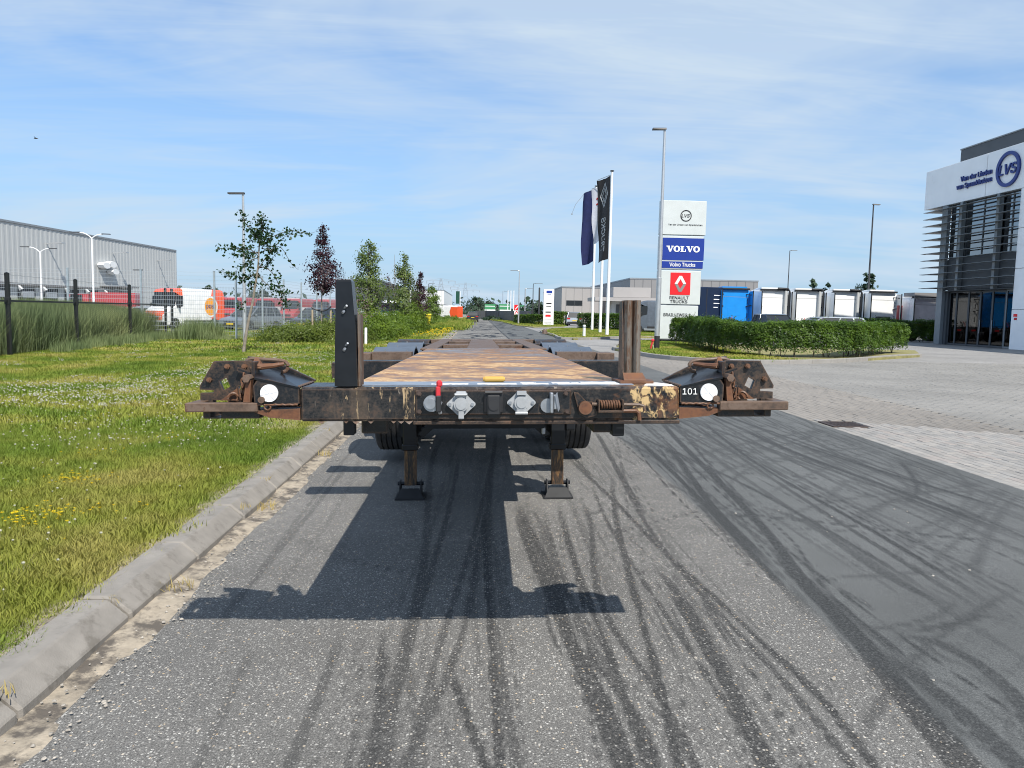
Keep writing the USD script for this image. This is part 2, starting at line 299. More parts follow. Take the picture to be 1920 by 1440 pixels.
plain('sign_grey', (.53, .56, .555), .4, var=.04)
plain('sign_white', (.74, .74, .73), .4, var=.03)
plain('sign_blue', (.012, .035, .25), .3, var=.06)
plain('sign_red', (.70, .012, .018), .35, var=.06)
plain('sign_black', (.015, .015, .017), .5)
plain('logo_blue', (.010, .025, .16), .35, var=.06)
plain('flag_navy', (.012, .018, .085), .8, var=.2)
plain('flag_white', (.62, .62, .68), .8)
plain('flag_black', (.022, .020, .021), .75, var=.25)
plain('facade_white', (.80, .80, .80), .5, var=.05, scale=.6, dirt=((.70, .70, .69), 1.1, .6))
plain('facade_dark', (.055, .060, .066), .55, var=.12, scale=1.)
plain('column_grey', (.19, .205, .215), .5, var=.08)
plain('louvre', (.22, .24, .25), .42, .4, var=.08)
plain('clad_grey', (.46, .468, .46), .55, .1, var=.05, scale=.25)
plain('clad_light', (.34, .32, .31), .6, var=.05, scale=.2)
plain('clad_mid', (.21, .205, .205), .6, var=.06, scale=.2)
plain('clad_dark', (.075, .078, .085), .6, var=.08, scale=.2)
plain('dock_dark', (.05, .052, .055), .7, var=.2)
plain('roof_edge', (.20, .22, .24), .5)
plain('green_paint', (.05, .24, .10), .45)
plain('yellow_paint', (.72, .56, .02), .5)
plain('kerb_concrete', (.235, .215, .19), .85, var=.16, scale=7, bump=.5, bscale=130, dirt=((.15, .135, .115), 5, .54))
plain('kerb_island', (.27, .255, .235), .85, var=.13, scale=3, bump=.3, dirt=((.24, .215, .185), 2.5, .55))
plain('sand', (.33, .28, .215), .95, var=.25, scale=13, bump=.8, bscale=70, dirt=((.10, .085, .07), 6, .47))
plain('soil', (.22, .20, .08), .95, var=.3, scale=4, bump=.6, bscale=40)
plain('joint_sand', (.20, .188, .17), .95, var=.25, scale=9)
plain('iron', (.085, .06, .05), .6, .5, var=.3, scale=12)
plain('tar', (.018, .018, .019), .7)
plain('bark', (.22, .19, .155), .85, var=.3, scale=8, bump=.5, bscale=30)
plain('bark_dark', (.10, .08, .06), .9, var=.3, scale=8)
plain('wood_stake', (.36, .29, .2), .85, var=.2)
plain('steel_far', (.30, .35, .40), .6)
plain('twig', (.13, .105, .07), .9, var=.25)
glassmat('window_glass', (.18, .21, .22), ior=3.6)
glassmat('door_glass', (.22, .24, .25), ior=1.42)
plain('glass_back', (.02, .023, .026), .25)
plain('interior', (.10, .10, .10), .8, var=.5, scale=.8)
leafmat('hedge_leaf', [(.1, (.05, .10, .014)), (.42, (.15, .25, .028)), (.7, (.30, .37, .04)), (.95, (.44, .46, .07))], .42, 2.0)
leafmat('bush_leaf', [(.1, (.09, .15, .016)), (.4, (.22, .31, .028)), (.7, (.40, .45, .05)), (.97, (.55, .54, .08))], .45, 1.0)
leafmat('shrub_leaf', [(.1, (.10, .14, .02)), (.5, (.22, .27, .045)), (.85, (.36, .36, .08))], .4, 1.2)
leafmat('birch_leaf', [(.2, (.02, .05, .016)), (.6, (.06, .11, .03)), (.9, (.13, .18, .045))], .3, 2.0)
leafmat('maple_leaf', [(.2, (.03, .008, .014)), (.6, (.085, .016, .026)), (.9, (.17, .03, .042))], .3, 2.0)
leafmat('oak_leaf', [(.1, (.08, .12, .025)), (.5, (.22, .28, .065)), (.8, (.33, .32, .10)), (.96, (.22, .10, .06))], .35, 1.6)
leafmat('far_leaf', [(.2, (.05, .085, .05)), (.6, (.10, .145, .07)), (.9, (.16, .20, .10))], .35, .3)
leafmat('grass_blade', [(.05, (.14, .24, .03)), (.28, (.25, .35, .045)), (.46, (.41, .43, .08)), (.62, (.55, .49, .15)), (.95, (.68, .57, .27))], .40, .55, .6, .42, .28, .64)
leafmat('weed_blade', [(.1, (.19, .26, .11)), (.42, (.35, .41, .18)), (.68, (.52, .50, .26)), (.94, (.72, .62, .38))], .40, .45, .6, .55)
leafmat('clover_white', [(.2, (.48, .47, .36)), (.8, (.70, .68, .58))], .2, 3., .8)
leafmat('flower_yellow', [(.2, (.70, .50, .01)), (.8, (.82, .62, .02))], .2, 3., .7)

# ================================================================ GROUND, ROAD, KERBS
XK = -1.735                                     # road-side face of the kerb
def sheet(xs, ys, z):
    xs, ys = np.asarray(xs, float), np.asarray(ys, float); X, Y = np.meshgrid(xs, ys)
    Z = (z(X, Y) if callable(z) else z)+0*X
    n, m = len(xs), len(ys); i = (np.arange(m-1)[:, None]*n+np.arange(n-1)).ravel()
    return np.stack([X, Y, Z], -1).reshape(-1, 3), np.stack([i, i+1, i+n+1, i+n], 1)
far = [-4000, -400, -120]
ground = setting('ground')
put(ground, 'field', MB().add(*sheet([-4000, -600, -150, -60, -25, -3], [-60, 0, 30, 60, 150, 400, 4000], GL-.03)).add(*sheet([-3, 0, 4.9], [-60, 0, 160, 400, 4000], lambda X, Y: gz(X)-.03)).add(*sheet([4.9, 40, 150, 600, 4000], [-60, 0, 30, 60, 150, 400, 4000], GR-.03)),
    plain('far_ground', (.20, .20, .17), .95, var=.3, scale=.08))
# the road: one grid whose point attribute holds the tyre marks
ry = [1.2]
while ry[-1] < 152: ry.append(ry[-1]+max(.03, .011*ry[-1]))
rv, rf = sheet(np.linspace(-1.60, 4.86, 600), ry, lambda X, Y: gz(X))
skid = np.zeros(len(rv))
def mark(pts, width, dark, soft=.16):
    width = width*.38; dark = min(dark*1.5, 1)
    c = spline(pts, max(40, int(np.linalg.norm(np.diff(np.asarray(pts, float)[:, :2], axis=0), axis=1).sum()/.04)))[:, :2]
    ok = (rv[:, 1] > c[:, 1].min()-.4) & (rv[:, 1] < c[:, 1].max()+.4); ii = np.nonzero(ok)[0]
    if not len(ii): return
    d, k = cKDTree(c).query(rv[ii, :2]); w = width/2
    fade = np.clip(np.minimum(k, len(c)-1-k)/(.12*len(c)+1), 0, 1)
    add = dark*fade*np.clip(1-(d-w*(1-soft))/(w*2*soft), 0, 1)
    skid[ii] = np.maximum(skid[ii], add)*.75+.25*np.minimum(skid[ii]+add, 1)
def marks(pts, width, dark):                     # a main line with fainter tread lines beside it
    a, b = np.asarray(pts[-2], float), np.asarray(pts[-1], float)
    if b[1] < 2.9: pts = list(pts)+[b+(b-a)/np.linalg.norm(b-a)*1.2]      # runs on under the photographer
    mark(pts, width, dark)
    for _ in range(2):
        o = rs0.choice([-1, 1])*rs0.uniform(.05, .14); q = [(p[0]+o+rs0.normal(0, .02), p[1]+rs0.normal(0, .05), 0) for p in pts]; mark(q, width*rs0.uniform(.25, .6), dark*rs0.uniform(.35, .7))
rs0 = np.random.default_rng(3)
def px(l): return [G(960+x/2, 800+y/2) for x, y in l]
for l, w, d in [([(195, 95), (300, 200), (430, 325), (560, 460), (680, 570), (860, 735), (960, 830), (1150, 1010), (1290, 1180)], .13, .75),
                ([(310, 10), (400, 170), (470, 290), (520, 370)], .16, .7), ([(215, 95), (265, 150), (310, 195)], .12, .9),
                ([(545, -40), (700, 130), (850, 280), (1000, 450), (1100, 580), (1300, 780), (1420, 920), (1560, 1080), (1720, 1260)], .20, 1.),
                ([(980, 430), (1120, 610), (1290, 790), (1440, 980), (1600, 1180)], .26, .7),
                ([(700, -30), (850, 90), (1000, 190), (1300, 360), (1600, 540), (1920, 745)], .14, .8),
                ([(860, 0), (1200, 150), (1500, 260), (1920, 425)], .2, .75), ([(1000, 40), (1300, 140), (1640, 245), (1920, 330)], .16, .7),
                ([(1450, 120), (1505, 190), (1520, 240), (1450, 300)], .15, .6), ([(560, 60), (700, 230), (780, 330), (880, 430), (1000, 560)], .18, .75),
                ([(420, 10), (560, 130), (740, 310), (900, 480), (1050, 640), (1180, 780)], .15, .8),
                ([(20, 270), (100, 450), (180, 650), (220, 800), (330, 1000), (440, 1290)], .17, .95), ([(180, 270), (230, 500), (270, 700), (320, 900), (480, 1100), (540, 1290)], .10, .75),
                ([(240, 260), (310, 560), (400, 790), (480, 900), (600, 1100)], .12, .6), ([(380, 180), (420, 480), (480, 700), (530, 880), (590, 1120), (630, 1290)], .13, .8),
                ([(500, 500), (640, 650), (760, 850), (850, 1020), (980, 1290)], .14, .85), ([(300, 430), (560, 350), (740, 310), (910, 280)], .09, .55), ([(450, 180), (800, 172), (1100, 190), (1500, 240)], .10, .5),
                ([(700, 335), (1100, 352), (1500, 400), (1900, 430)], .13, .6), ([(900, 290), (1200, 420), (1500, 610), (1700, 690)], .17, .45), ([(1020, 590), (1350, 560), (1600, 540), (1780, 480)], .12, .35),
                ([(1480, 770), (1650, 740), (1800, 700)], .13, .5), ([(1380, 830), (1560, 800), (1760, 900), (1920, 1060)], .2, .55), ([(1300, 790), (1500, 930), (1700, 1080), (1900, 1270)], .22, .55),
                ([(-60, 0), (-90, 400), (-60, 800), (20, 1290)], .14, .45), ([(-250, 30), (-330, 500), (-420, 900), (-560, 1290)], .16, .45), ([(120, 130), (240, 300), (280, 320), (330, 250)], .08, .5),
                ([(-80, 300), (-140, 560), (-230, 900), (-420, 1290)], .12, .5), ([(60, 300), (120, 380), (150, 520)], .10, .45), ([(-800, 400), (-300, 560), (60, 570), (420, 440), (700, 330)], .08, .4)]:
    marks(px(l), w, d)
rs = np.random.default_rng(21)
for l, w, d in [([(905, 940), (918, 1150), (938, 1440)], .12, .8), ([(838, 1230), (870, 1330), (912, 1440)], .12, .7), ([(715, 1170), (712, 1300), (700, 1440)], .13, .6), ([(735, 1170), (722, 1300), (716, 1440)], .07, .5), ([(760, 1150), (770, 1290), (800, 1440)], .1, .4), ([(640, 1180), (600, 1300), (540, 1440)], .14, .4), ([(975, 945), (990, 1020), (1030, 1110), (1060, 1180), (1105, 1290), (1170, 1440)], .2, .85),
    ([(1020, 950), (1045, 1050), (1085, 1190), (1130, 1330), (1175, 1440)], .09, .6), ([(1055, 960), (1090, 1090), (1150, 1250), (1220, 1440)], .13, .7), ([(1110, 900), (1200, 1080), (1300, 1230), (1440, 1440)], .1, .6), ([(1160, 880), (1230, 1010), (1330, 1130), (1480, 1290), (1600, 1440)], .12, .6), ([(1255, 1085), (1300, 1180), (1370, 1300), (1430, 1440)], .14, .8),
    ([(860, 850), (840, 960), (800, 1100), (745, 1300), (720, 1440)], .12, .5), ([(930, 830), (900, 960), (860, 1100), (800, 1300), (770, 1440)], .11, .45), ([(480, 1200), (430, 1310), (370, 1440)], .12, .3), ([(1180, 800), (1240, 900), (1330, 990), (1460, 1100)], .07, .7), ([(1210, 790), (1330, 905), (1500, 1050), (1700, 1200), (1920, 1350)], .08, .6), ([(1300, 790), (1480, 900), (1700, 1010), (1920, 1100)], .08, .6), ([(1400, 800), (1600, 890), (1800, 960), (1920, 1000)], .1, .6), ([(1240, 860), (1420, 880), (1640, 930), (1920, 950)], .08, .5), ([(1300, 1000), (1480, 990), (1700, 1010), (1900, 1060)], .09, .4), ([(1600, 1440), (1660, 1300), (1780, 1180), (1920, 1100)], .13, .4), ([(1500, 1180), (1620, 1180), (1800, 1120)], .1, .35), ([(1120, 790), (1190, 850), (1280, 930)], .08, .6), ([(1150, 800), (1170, 900), (1180, 1000)], .07, .5)]:
    marks([G(x, y) for x, y in l], w, d)
for k in range(90):                             # long shallow arcs on the smoother lane
    x0, y0 = rs.uniform(1.9, 4.7), rs.uniform(2.2, 9); dx = rs.normal(.0, .7); ln = rs.uniform(5, 16)
    mark([(x0, y0, 0), (x0+dx*.25+rs.normal(0, .1), y0+ln*.4, 0), (x0+dx, y0+ln, 0)], rs.uniform(.05, .15), rs.uniform(.2, .6))
for k in range(26):                             # turning traffic, in and out of the yard
    x0, y0 = rs.uniform(1.7, 3.2), rs.uniform(3, 10)
    mark([(x0, y0, 0), (x0+.9, y0+rs.uniform(.6, 1.3), 0), (4.86, y0+rs.uniform(1.0, 2.6), 0)], rs.uniform(.10, .2), rs.uniform(.2, .45))
for k in range(26):
    x0, y0 = rs.uniform(-1.3, 1.7), rs.uniform(1.5, 5); ln = rs.uniform(3, 9)
    mark([(x0, y0, 0), (x0+rs.normal(0, .08), y0+ln*.5, 0), (x0+rs.normal(0, .2), y0+ln, 0)], rs.uniform(.05, .15), rs.uniform(.12, .3))
road = put(None, 'road', (rv, rf), None, kind='structure')
UsdGeom.PrimvarsAPI(road).CreatePrimvar('tyre_marks', Sdf.ValueTypeNames.FloatArray, 'vertex').Set(Vt.FloatArray.FromNumpy(skid.astype(np.float32)))
mat('asphalt', {'g': ('geometry', {}), 'sp': ('separate_xyz', {}), 'nw': ('noise_texture', {'scale': .9, 'detail': 3}), 'sd': ('math', {'math_type': 'multiply_add', 'value2': .10}),
    'edge': ('map_range', {'from_min': 1.805, 'from_max': 1.865, 'clamp': True}),
    # rough lane: grey grit, dark pits, pale chippings of three sizes
    'ng': ('noise_texture', {'scale': 170., 'detail': 3, 'roughness': .75}), 'rg': ('rgb_ramp', {'ramp': [(.28, (.034, .033, .031)), (.43, (.104, .100, .094)), (.55, (.165, .158, .147)), (.70, (.29, .275, .25))]}),
    'v': ('voronoi_texture', {'scale': 76.}), 'vs': ('separate_color', {}), 'vt': ('map_range', {'from_min': .66, 'from_max': .69, 'clamp': True}), 'vd': ('map_range', {'from_min': .30, 'from_max': .42, 'to_min': 1., 'to_max': 0., 'clamp': True}), 'vm': ('math', {'math_type': 'multiply'}),
    'vr': ('rgb_ramp', {'ramp': [(0, (.16, .155, .15)), (.35, (.27, .26, .24)), (.62, (.38, .36, .33)), (.80, (.55, .53, .49)), (.9, (.46, .33, .19)), (1, (.66, .62, .55))]}), 'c1': ('mix', {}),
    'v3': ('voronoi_texture', {'scale': 120.}), 'v3s': ('separate_color', {}), 'v3t': ('map_range', {'from_min': .66, 'from_max': .69, 'clamp': True}), 'v3d': ('map_range', {'from_min': .3, 'from_max': .45, 'to_min': 1., 'to_max': 0., 'clamp': True}), 'v3m': ('math', {'math_type': 'multiply'}), 'v3r': ('rgb_ramp', {'ramp': [(0, (.03, .03, .03)), (.3, (.24, .235, .22)), (.7, (.36, .35, .32)), (1, (.56, .54, .5))]}), 'c2': ('mix', {}),
    'n2': ('noise_texture', {'scale': 150., 'detail': 4, 'roughness': .8}), 'r2': ('rgb_ramp', {'ramp': [(.30, (.038, .039, .039)), (.46, (.092, .095, .093)), (.58, (.132, .135, .131)), (.72, (.24, .24, .23))]}),
    'big': ('noise_texture', {'scale': .45, 'detail': 7, 'roughness': .66}), 'br': ('map_range', {'from_min': .3, 'from_max': .7, 'to_min': .76, 'to_max': 1.24, 'clamp': True}),
    'mx': ('mix', {}), 'mb': ('vector_math', {'math_type': 'scale'}), 'a': ('attribute', {'attribute': 'tyre_marks'}),
    'sn': ('noise_texture', {'scale': 60., 'detail': 5, 'roughness': .75}), 'sr': ('map_range', {'from_min': .36, 'from_max': .58, 'to_min': .45, 'to_max': 1.0, 'clamp': True}), 'am': ('math', {'math_type': 'multiply', 'use_clamp': True}), 'am2': ('math', {'math_type': 'multiply', 'value2': .84}), 'chk': ('math', {'math_type': 'multiply_add', 'value2': -.55, 'value3': 1.0}), 'am3': ('math', {'math_type': 'multiply'}),
    'dk': ('mix', {'color2': (.014, .0145, .015)}), 'bstr': ('map_range', {'from_min': 0, 'from_max': 1, 'to_min': .55, 'to_max': .22}),
    'b': ('bump', {'distance': .006}), 'p': ('principled_bsdf', {'roughness': .82, 'specular_ior_level': .3})},
    [('g.position', 'sp.vector'), ('g.position', 'nw.vector'), ('nw.fac', 'sd.value1'), ('sp.x', 'sd.value3'), ('sd.value', 'edge.value'),
     ('g.position', 'ng.vector'), ('ng.fac', 'rg.fac'), ('g.position', 'v.vector'), ('v.color', 'vs.color'), ('vs.r', 'vt.value'), ('v.distance', 'vd.value'), ('vt.result', 'vm.value1'), ('vd.result', 'vm.value2'), ('vs.g', 'vr.fac'), ('vm.value', 'c1.fac'), ('rg.color', 'c1.color1'), ('vr.color', 'c1.color2'),
     ('g.position', 'v3.vector'), ('v3.color', 'v3s.color'), ('v3s.r', 'v3t.value'), ('v3.distance', 'v3d.value'), ('v3t.result', 'v3m.value1'), ('v3d.result', 'v3m.value2'), ('v3s.g', 'v3r.fac'), ('v3m.value', 'c2.fac'), ('c1.color', 'c2.color1'), ('v3r.color', 'c2.color2'),
     ('g.position', 'n2.vector'), ('n2.fac', 'r2.fac'), ('edge.result', 'mx.fac'), ('c2.color', 'mx.color1'), ('r2.color', 'mx.color2'), ('g.position', 'big.vector'), ('big.fac', 'br.value'), ('mx.color', 'mb.vector1'), ('br.result', 'mb.scale'),
     ('g.position', 'sn.vector'), ('sn.fac', 'sr.value'), ('a.fac', 'am.value1'), ('sr.result', 'am.value2'), ('am.value', 'am2.value1'), ('am2.value', 'am3.value1'), ('vm.value', 'chk.value1'), ('chk.value', 'am3.value2'), ('am3.value', 'dk.fac'), ('mb.vector', 'dk.color1'), ('dk.color', 'p.base_color'),
     ('ng.fac', 'b.height'), ('edge.result', 'bstr.value'), ('bstr.result', 'b.strength'), ('b.normal', 'p.normal')])
UsdShade.MaterialBindingAPI.Apply(road).Bind(MAT['asphalt'])
# tarred cracks far down the road
tar = MB()
def ribbon(mb, pts, w, lift=.004):
    c = spline(pts, 40)[:, :2]; t = np.gradient(c, axis=0); t /= np.linalg.norm(t, axis=1, keepdims=True); n = np.stack([-t[:, 1], t[:, 0]], 1)*w/2
    v = np.concatenate([c+n, c-n]); v = np.column_stack([v, gz(v[:, 0])+lift]); i = np.arange(39)
    mb.add(v, np.stack([i, i+40, i+41, i+1], 1))
for k in range(64):
    x0, y0 = rs.uniform(-1.2, 4.4), rs.uniform(46, 125); a = rs.uniform(0, 6.28); L = rs.uniform(2.5, 9); p = [np.array([x0, y0])]
    for j in range(5):
        a += rs.normal(0, .7); q = p[-1]+np.array([math.cos(a)*.35, math.sin(a)])*L/4
        p.append(np.array([np.clip(q[0], -1.4, 4.7), q[1]])+rs.normal(0, .02, 2))
    ribbon(tar, p, rs.uniform(.16, .42))
ribbon(tar, [(1.82, 44), (1.80, 70), (1.85, 100), (1.8, 150)], .08)
put(None, 'tar_seam', tar, MAT['tar'], kind='stuff')
# gutter: strip of sand and dirt between asphalt and kerb
ys = np.array(ry)[np.array(ry) < 60]
gx = np.linspace(XK-.02, -1.47, 12)
def gutz(X, Y):
    e = np.clip((X+1.47)/(XK+1.47), 0, 1); nz = meshkit.fbm(np.stack([X*7, Y*2.2, 0*X], -1), 4, 3)
    return gz(X)-.012+.020*e+.055*(nz-.5)*np.clip(e*1.7, 0, 1)+.016*np.maximum(e-.6, 0)+(1-np.clip(e*5, 0, 1))*(nz-.62)*.03
put(None, 'gutter', sheet(gx, np.arange(1.2, 60, .06), gutz), MAT['sand'], kind='structure')
# the kerb, stone by stone
kerb = setting('kerb')
def kerbstone(mb, y0, y1, x, top, dx=0, dz=0, c=.004):
    prof = np.array([(x, -.05), (x, .046), (x-.007, .055), (x-.092, .127), (x-.104, .133), (x-.235, .134), (x-.235, -.05)])
    b = np.array([GL, GL])
    v = []
    for y, s in ((y0, .012), (y0+.012, 0), (y1-.012, 0), (y1, .012)):
        p = prof.copy(); p[:, 0] -= s*np.array([1, 1, 1, .6, .3, 0, 0]); p[:, 1] -= s*np.array([0, .3, .7, 1, 1, 1, 0])
        v += [(a+dx, y, e+GL+dz) for a, e in p]
    n = len(prof); f = [(i*n+j, i*n+j+1, (i+1)*n+j+1, (i+1)*n+j) for i in range(3) for j in range(n-1)]
    mb.add(v, [t[::-1] for t in f])
    for i, sg in ((0, 1), (3, -1)):
        o = np.array(v[i*n:(i+1)*n]); cc = o.mean(0); mb.add(np.vstack([o, cc]), [(j, (j+1) % n, n)[::sg] for j in range(n)])
    return mb
y = 1.02
while y < 62:
    d = .94 if y < 40 else 1.9
    put(kerb, 'kerb_stone', kerbstone(MB(), y+.010, y+d-.010, XK, .134, RNG.normal(0, .004), RNG.normal(0, .0025)), MAT['kerb_concrete']); y += d
tuft_j = MB()
# lawn soil sheet (left)
lawn = setting('lawn')
def lawnz(X, Y): return GL+.118-.0*X+.06*(meshkit.fbm(np.stack([X*.35, Y*.35, 0*X], -1), 3, 9)-.5)*np.clip((-2.1-X)/1.5, 0, 1)-.05*np.clip((-X-9)/6, 0, 1)
put(lawn, 'lawn_soil', sheet(np.r_[np.linspace(-1.955, -6, 16), np.linspace(-6.5, -26, 24)][::-1], np.r_[np.arange(1, 30, .4), np.linspace(30, 63, 24)], lawnz), MAT['soil'])
put(lawn, 'sand_edge', sheet(np.linspace(-2.20, -1.972, 5), np.arange(1.1, 40, .12), lambda X, Y: GL+.124+.012*(meshkit.fbm(np.stack([X*9, Y*6, 0*X], -1), 3, 5)-.5)-.02*np.clip((-2.12-X)/.08, 0, 1)), MAT['sand'])
put(lawn, 'verge', sheet([-14, -8, -4, -1.95], np.linspace(63.2, 160, 20), GL+.1), MAT['soil'])

# ---- yard of brick paving on the right
pavement = setting('pavement')
put(pavement, 'joint_bed', sheet(np.r_[np.linspace(4.865, 30, 30), 60, 90], np.r_[np.linspace(1, 60, 60), 90, 160], lambda X, Y: GR-.014), MAT['joint_sand'])
for k, c in enumerate([(.262, .246, .226), (.285, .265, .242), (.24, .228, .213), (.285, .255, .232), (.268, .255, .238)]): plain(f'paver_{k}', c, .85, var=.14, scale=6, bump=.3, bscale=90, dirt=((.22, .205, .19), 3, .60))
mat('paver_mix', {'g': ('geometry', {}), 'r': ('rgb_ramp', {'ramp': [(0, (.22, .21, .194)), (.35, (.268, .254, .236)), (.6, (.30, .283, .26)), (.85, (.28, .268, .252)), (1, (.195, .184, .168))]}), 'n': ('noise_texture', {'scale': .35, 'detail': 6, 'roughness': .65}), 'm': ('map_range', {'from_min': .3, 'from_max': .7, 'to_min': .80, 'to_max': 1.16, 'clamp': True}), 's': ('vector_math', {'math_type': 'scale'}),
    'sp': ('separate_xyz', {}), 'e': ('map_range', {'from_min': 7.3, 'from_max': 7.7, 'to_min': 1, 'to_max': 0, 'clamp': True}), 'pk': ('mix', {'mix_type': 'multiply', 'color2': (1.02, .965, .92)}), 'p': ('principled_bsdf', {'roughness': .85})},
    [('g.random_per_island', 'r.fac'), ('g.position', 'n.vector'), ('n.fac', 'm.value'), ('r.color', 's.vector1'), ('m.result', 's.scale'), ('g.position', 'sp.vector'), ('sp.x', 'e.value'), ('e.result', 'pk.fac'), ('s.vector', 'pk.color1'), ('pk.color', 'p.base_color')])
def inview(x, yy): return x < .755*yy+.3 and x > 4.8
bricks = []
rb = np.random.default_rng(5)
def row(x0, w, along, y0, y1, off):
    for k in range(int((y1-y0)/along)+1):
        yy = y0+(k+off)*along
        if inview(x0, yy): bricks.append((x0+.003, x0+w-.003, yy+.003, yy+along-.003))
for i in range(24): row(4.87+i*.105, .105, .21, 6, 30, .5*(i % 2))
for j in range(int(24/.105)):
    yy = 6+j*.105
    for i in range(int(14/.21)):
        xx = 4.87+24*.105+(i+.5*(j % 2))*.21
        if inview(xx, yy) and yy < 27: bricks.append((xx+.003, xx+.207, yy+.003, yy+.102))
bricks = np.array(bricks); dist = np.hypot(bricks[:, 0], bricks[:, 2])
gr = G(1580, 795)
keep = ~((bricks[:, 0] < gr[0]+.26) & (bricks[:, 1] > gr[0]-.26) & (bricks[:, 2] < gr[1]+.26) & (bricks[:, 3] > gr[1]-.26)); bricks, dist = bricks[keep], dist[keep]
order = np.argsort(dist); bricks = bricks[order]
def brick_geo(b, z):
    x0, x1, y0, y1 = b; c = .004
    v = [(x0, y0, GR-.03), (x1, y0, GR-.03), (x1, y1, GR-.03), (x0, y1, GR-.03), (x0, y0, z-c), (x1, y0, z-c), (x1, y1, z-c), (x0, y1, z-c), (x0+c, y0+c, z), (x1-c, y0+c, z), (x1-c, y1-c, z), (x0+c, y1-c, z)]
    f = [(8, 9, 10, 11)]+[q for a in (0, 4) for q in ((a, a+1, a+5, a+4), (a+1, a+2, a+6, a+5), (a+2, a+3, a+7, a+6), (a+3, a, a+4, a+7))]
    return v, f
for b in bricks[:290]: put(pavement, 'brick', MB().add(*brick_geo(b, GR+rb.normal(-.001, .0016))), MAT[f'paver_{rb.integers(0, 5)}'])
mbk = MB()
for b in bricks[290:]: mbk.add(*brick_geo(b, GR+rb.normal(-.001, .0016)))
put(pavement, 'brick_field', mbk, MAT['paver_mix'], kind='stuff')
mat('paver_far', {'g': ('geometry', {}), 'k': ('brick_texture', {'scale': 1., 'brick_width': .21, 'row_height': .105, 'mortar_size': .006, 'color1': (.29, .28, .263), 'color2': (.24, .23, .222), 'mortar': (.18, .165, .155)}), 'n': ('noise_texture', {'scale': .35, 'detail': 6, 'roughness': .65}), 'm': ('map_range', {'from_min': .3, 'from_max': .7, 'to_min': .82, 'to_max': 1.14, 'clamp': True}), 's': ('vector_math', {'math_type': 'scale'}), 'p': ('principled_bsdf', {'roughness': .85})},
    [('g.position', 'k.vector'), ('k.color', 's.vector1'), ('g.position', 'n.vector'), ('n.fac', 'm.value'), ('m.result', 's.scale'), ('s.vector', 'p.base_color')])
put(pavement, 'far_paving', MB().add(*sheet(np.linspace(4.87, 23.8, 12), np.linspace(30.0, 160, 30), GR-.004)).add(*sheet(np.linspace(23.8, 90, 12), np.linspace(22, 160, 30), GR-.0045)).add(*sheet(np.linspace(18.6, 23.8, 4), np.linspace(22, 30, 4), GR-.0043)).add(*sheet(np.linspace(12, 18.6, 4), np.linspace(26.9, 30, 4), GR-.0041)), MAT['paver_far'])
# storm drain
dr = thing('drain_grate', 'rusty iron drain grate let into the paving beside the asphalt edge', 'drain', (gr[0], gr[1], GR))
put(dr, 'frame', MB().box(-.25, .25, -.25, -.21, -.03, .003).box(-.25, .25, .21, .25, -.03, .003).box(-.25, -.21, -.21, .21, -.03, .003).box(.21, .25, -.21, .21, -.03, .003).box(-.21, .21, -.21, .21, -.03, -.026), MAT['iron'])
for k in range(8): put(dr, 'bar', MB().box(-.19+k*.052, -.165+k*.052, -.209, .209, -.025, .0), MAT['iron'])
# loose grit in the gutter and on the road
gp = MB(); ico = trimesh.creation.icosphere(0, 1.)
for k in range(420):
    yy = 1.8*math.exp(rs.uniform(0, 1.9)); xx = rs.uniform(XK+.01, -1.45) if k < 330 else rs.uniform(-1.4, 4.6)
    r = rs.uniform(.003, .010); gp.add(np.array(ico.vertices)*[r, r, r*.6]*rs.uniform(.7, 1.3, (12, 1))+[xx, yy, gz(xx)+(.012 if k < 330 else .003)], ico.faces)
put(None, 'grit', gp, plain('grit', (.32, .29, .25), .9, var=.5, scale=30), kind='stuff')

# ---- island and yard kerbs on the right
isl = setting('grass_island')
E1 = [G(1150, 657), G(1200, 667), G(1300, 678), G(1420, 682.5), G(1500, 682.5), G(1620, 677), G(1728, 669.5)]
E1 = [np.array([p[0], p[1]]) for p in E1]
back = [np.array(G(x, y)[:2]) for x, y in ((1716, 660), (1500, 655), (1262, 641), (1200, 641), (1165, 646))]
from shapely.geometry import LineString
poly1 = Polygon([tuple(p) for p in E1]+[tuple(p) for p in back]).buffer(0)
put(isl, 'island_soil', MB().prism(poly1.buffer(-.02), GR-.05, GR+.085, 'xy'), MAT['soil'])
def kerbline(parent, pts, step=1.0, inner=-1):
    c = spline(pts, 400); d = np.r_[0, np.cumsum(np.linalg.norm(np.diff(c, axis=0), axis=1))]; n = max(1, int(d[-1]/step))
    for k in range(n):
        a, b = [np.array([np.interp(t, d, c[:, i]) for i in (0, 1)]) for t in (d[-1]*k/n+.006, d[-1]*(k+1)/n-.006)]
        t = (b-a)/np.linalg.norm(b-a); nrm = np.array([-t[1], t[0]])*inner*.14
        pts3 = [np.r_[p, z] for p in (a, b, b+nrm, a+nrm) for z in (GR-.05, GR+.125)]
        ch = [np.r_[p+nrm*.08, GR+.135] for p in (a, b)]+[np.r_[p+nrm*.95, GR+.135] for p in (a, b)]
        put(parent, 'kerb_stone', MB().hull(pts3+ch), MAT['kerb_island'])
kerbline(isl, E1, 1.0, 1)
kerbline(isl, [E1[0]]+back[::-1][:2], 1.0, -1)
isl2 = setting('grass_island')
E2 = [np.array(G(x, y)[:2]) for x, y in ((1012, 622.5), (1020, 626), (1040, 632), (1075, 637.5), (1110, 637), (1160, 634.5), (1235, 634))]
B2 = [np.array(G(x, y)[:2]) for x, y in ((1235, 620), (1150, 617.5), (1085, 616.5), (1035, 617.5))]
poly2 = Polygon([tuple(p) for p in E2]+[tuple(p) for p in B2]).buffer(0)
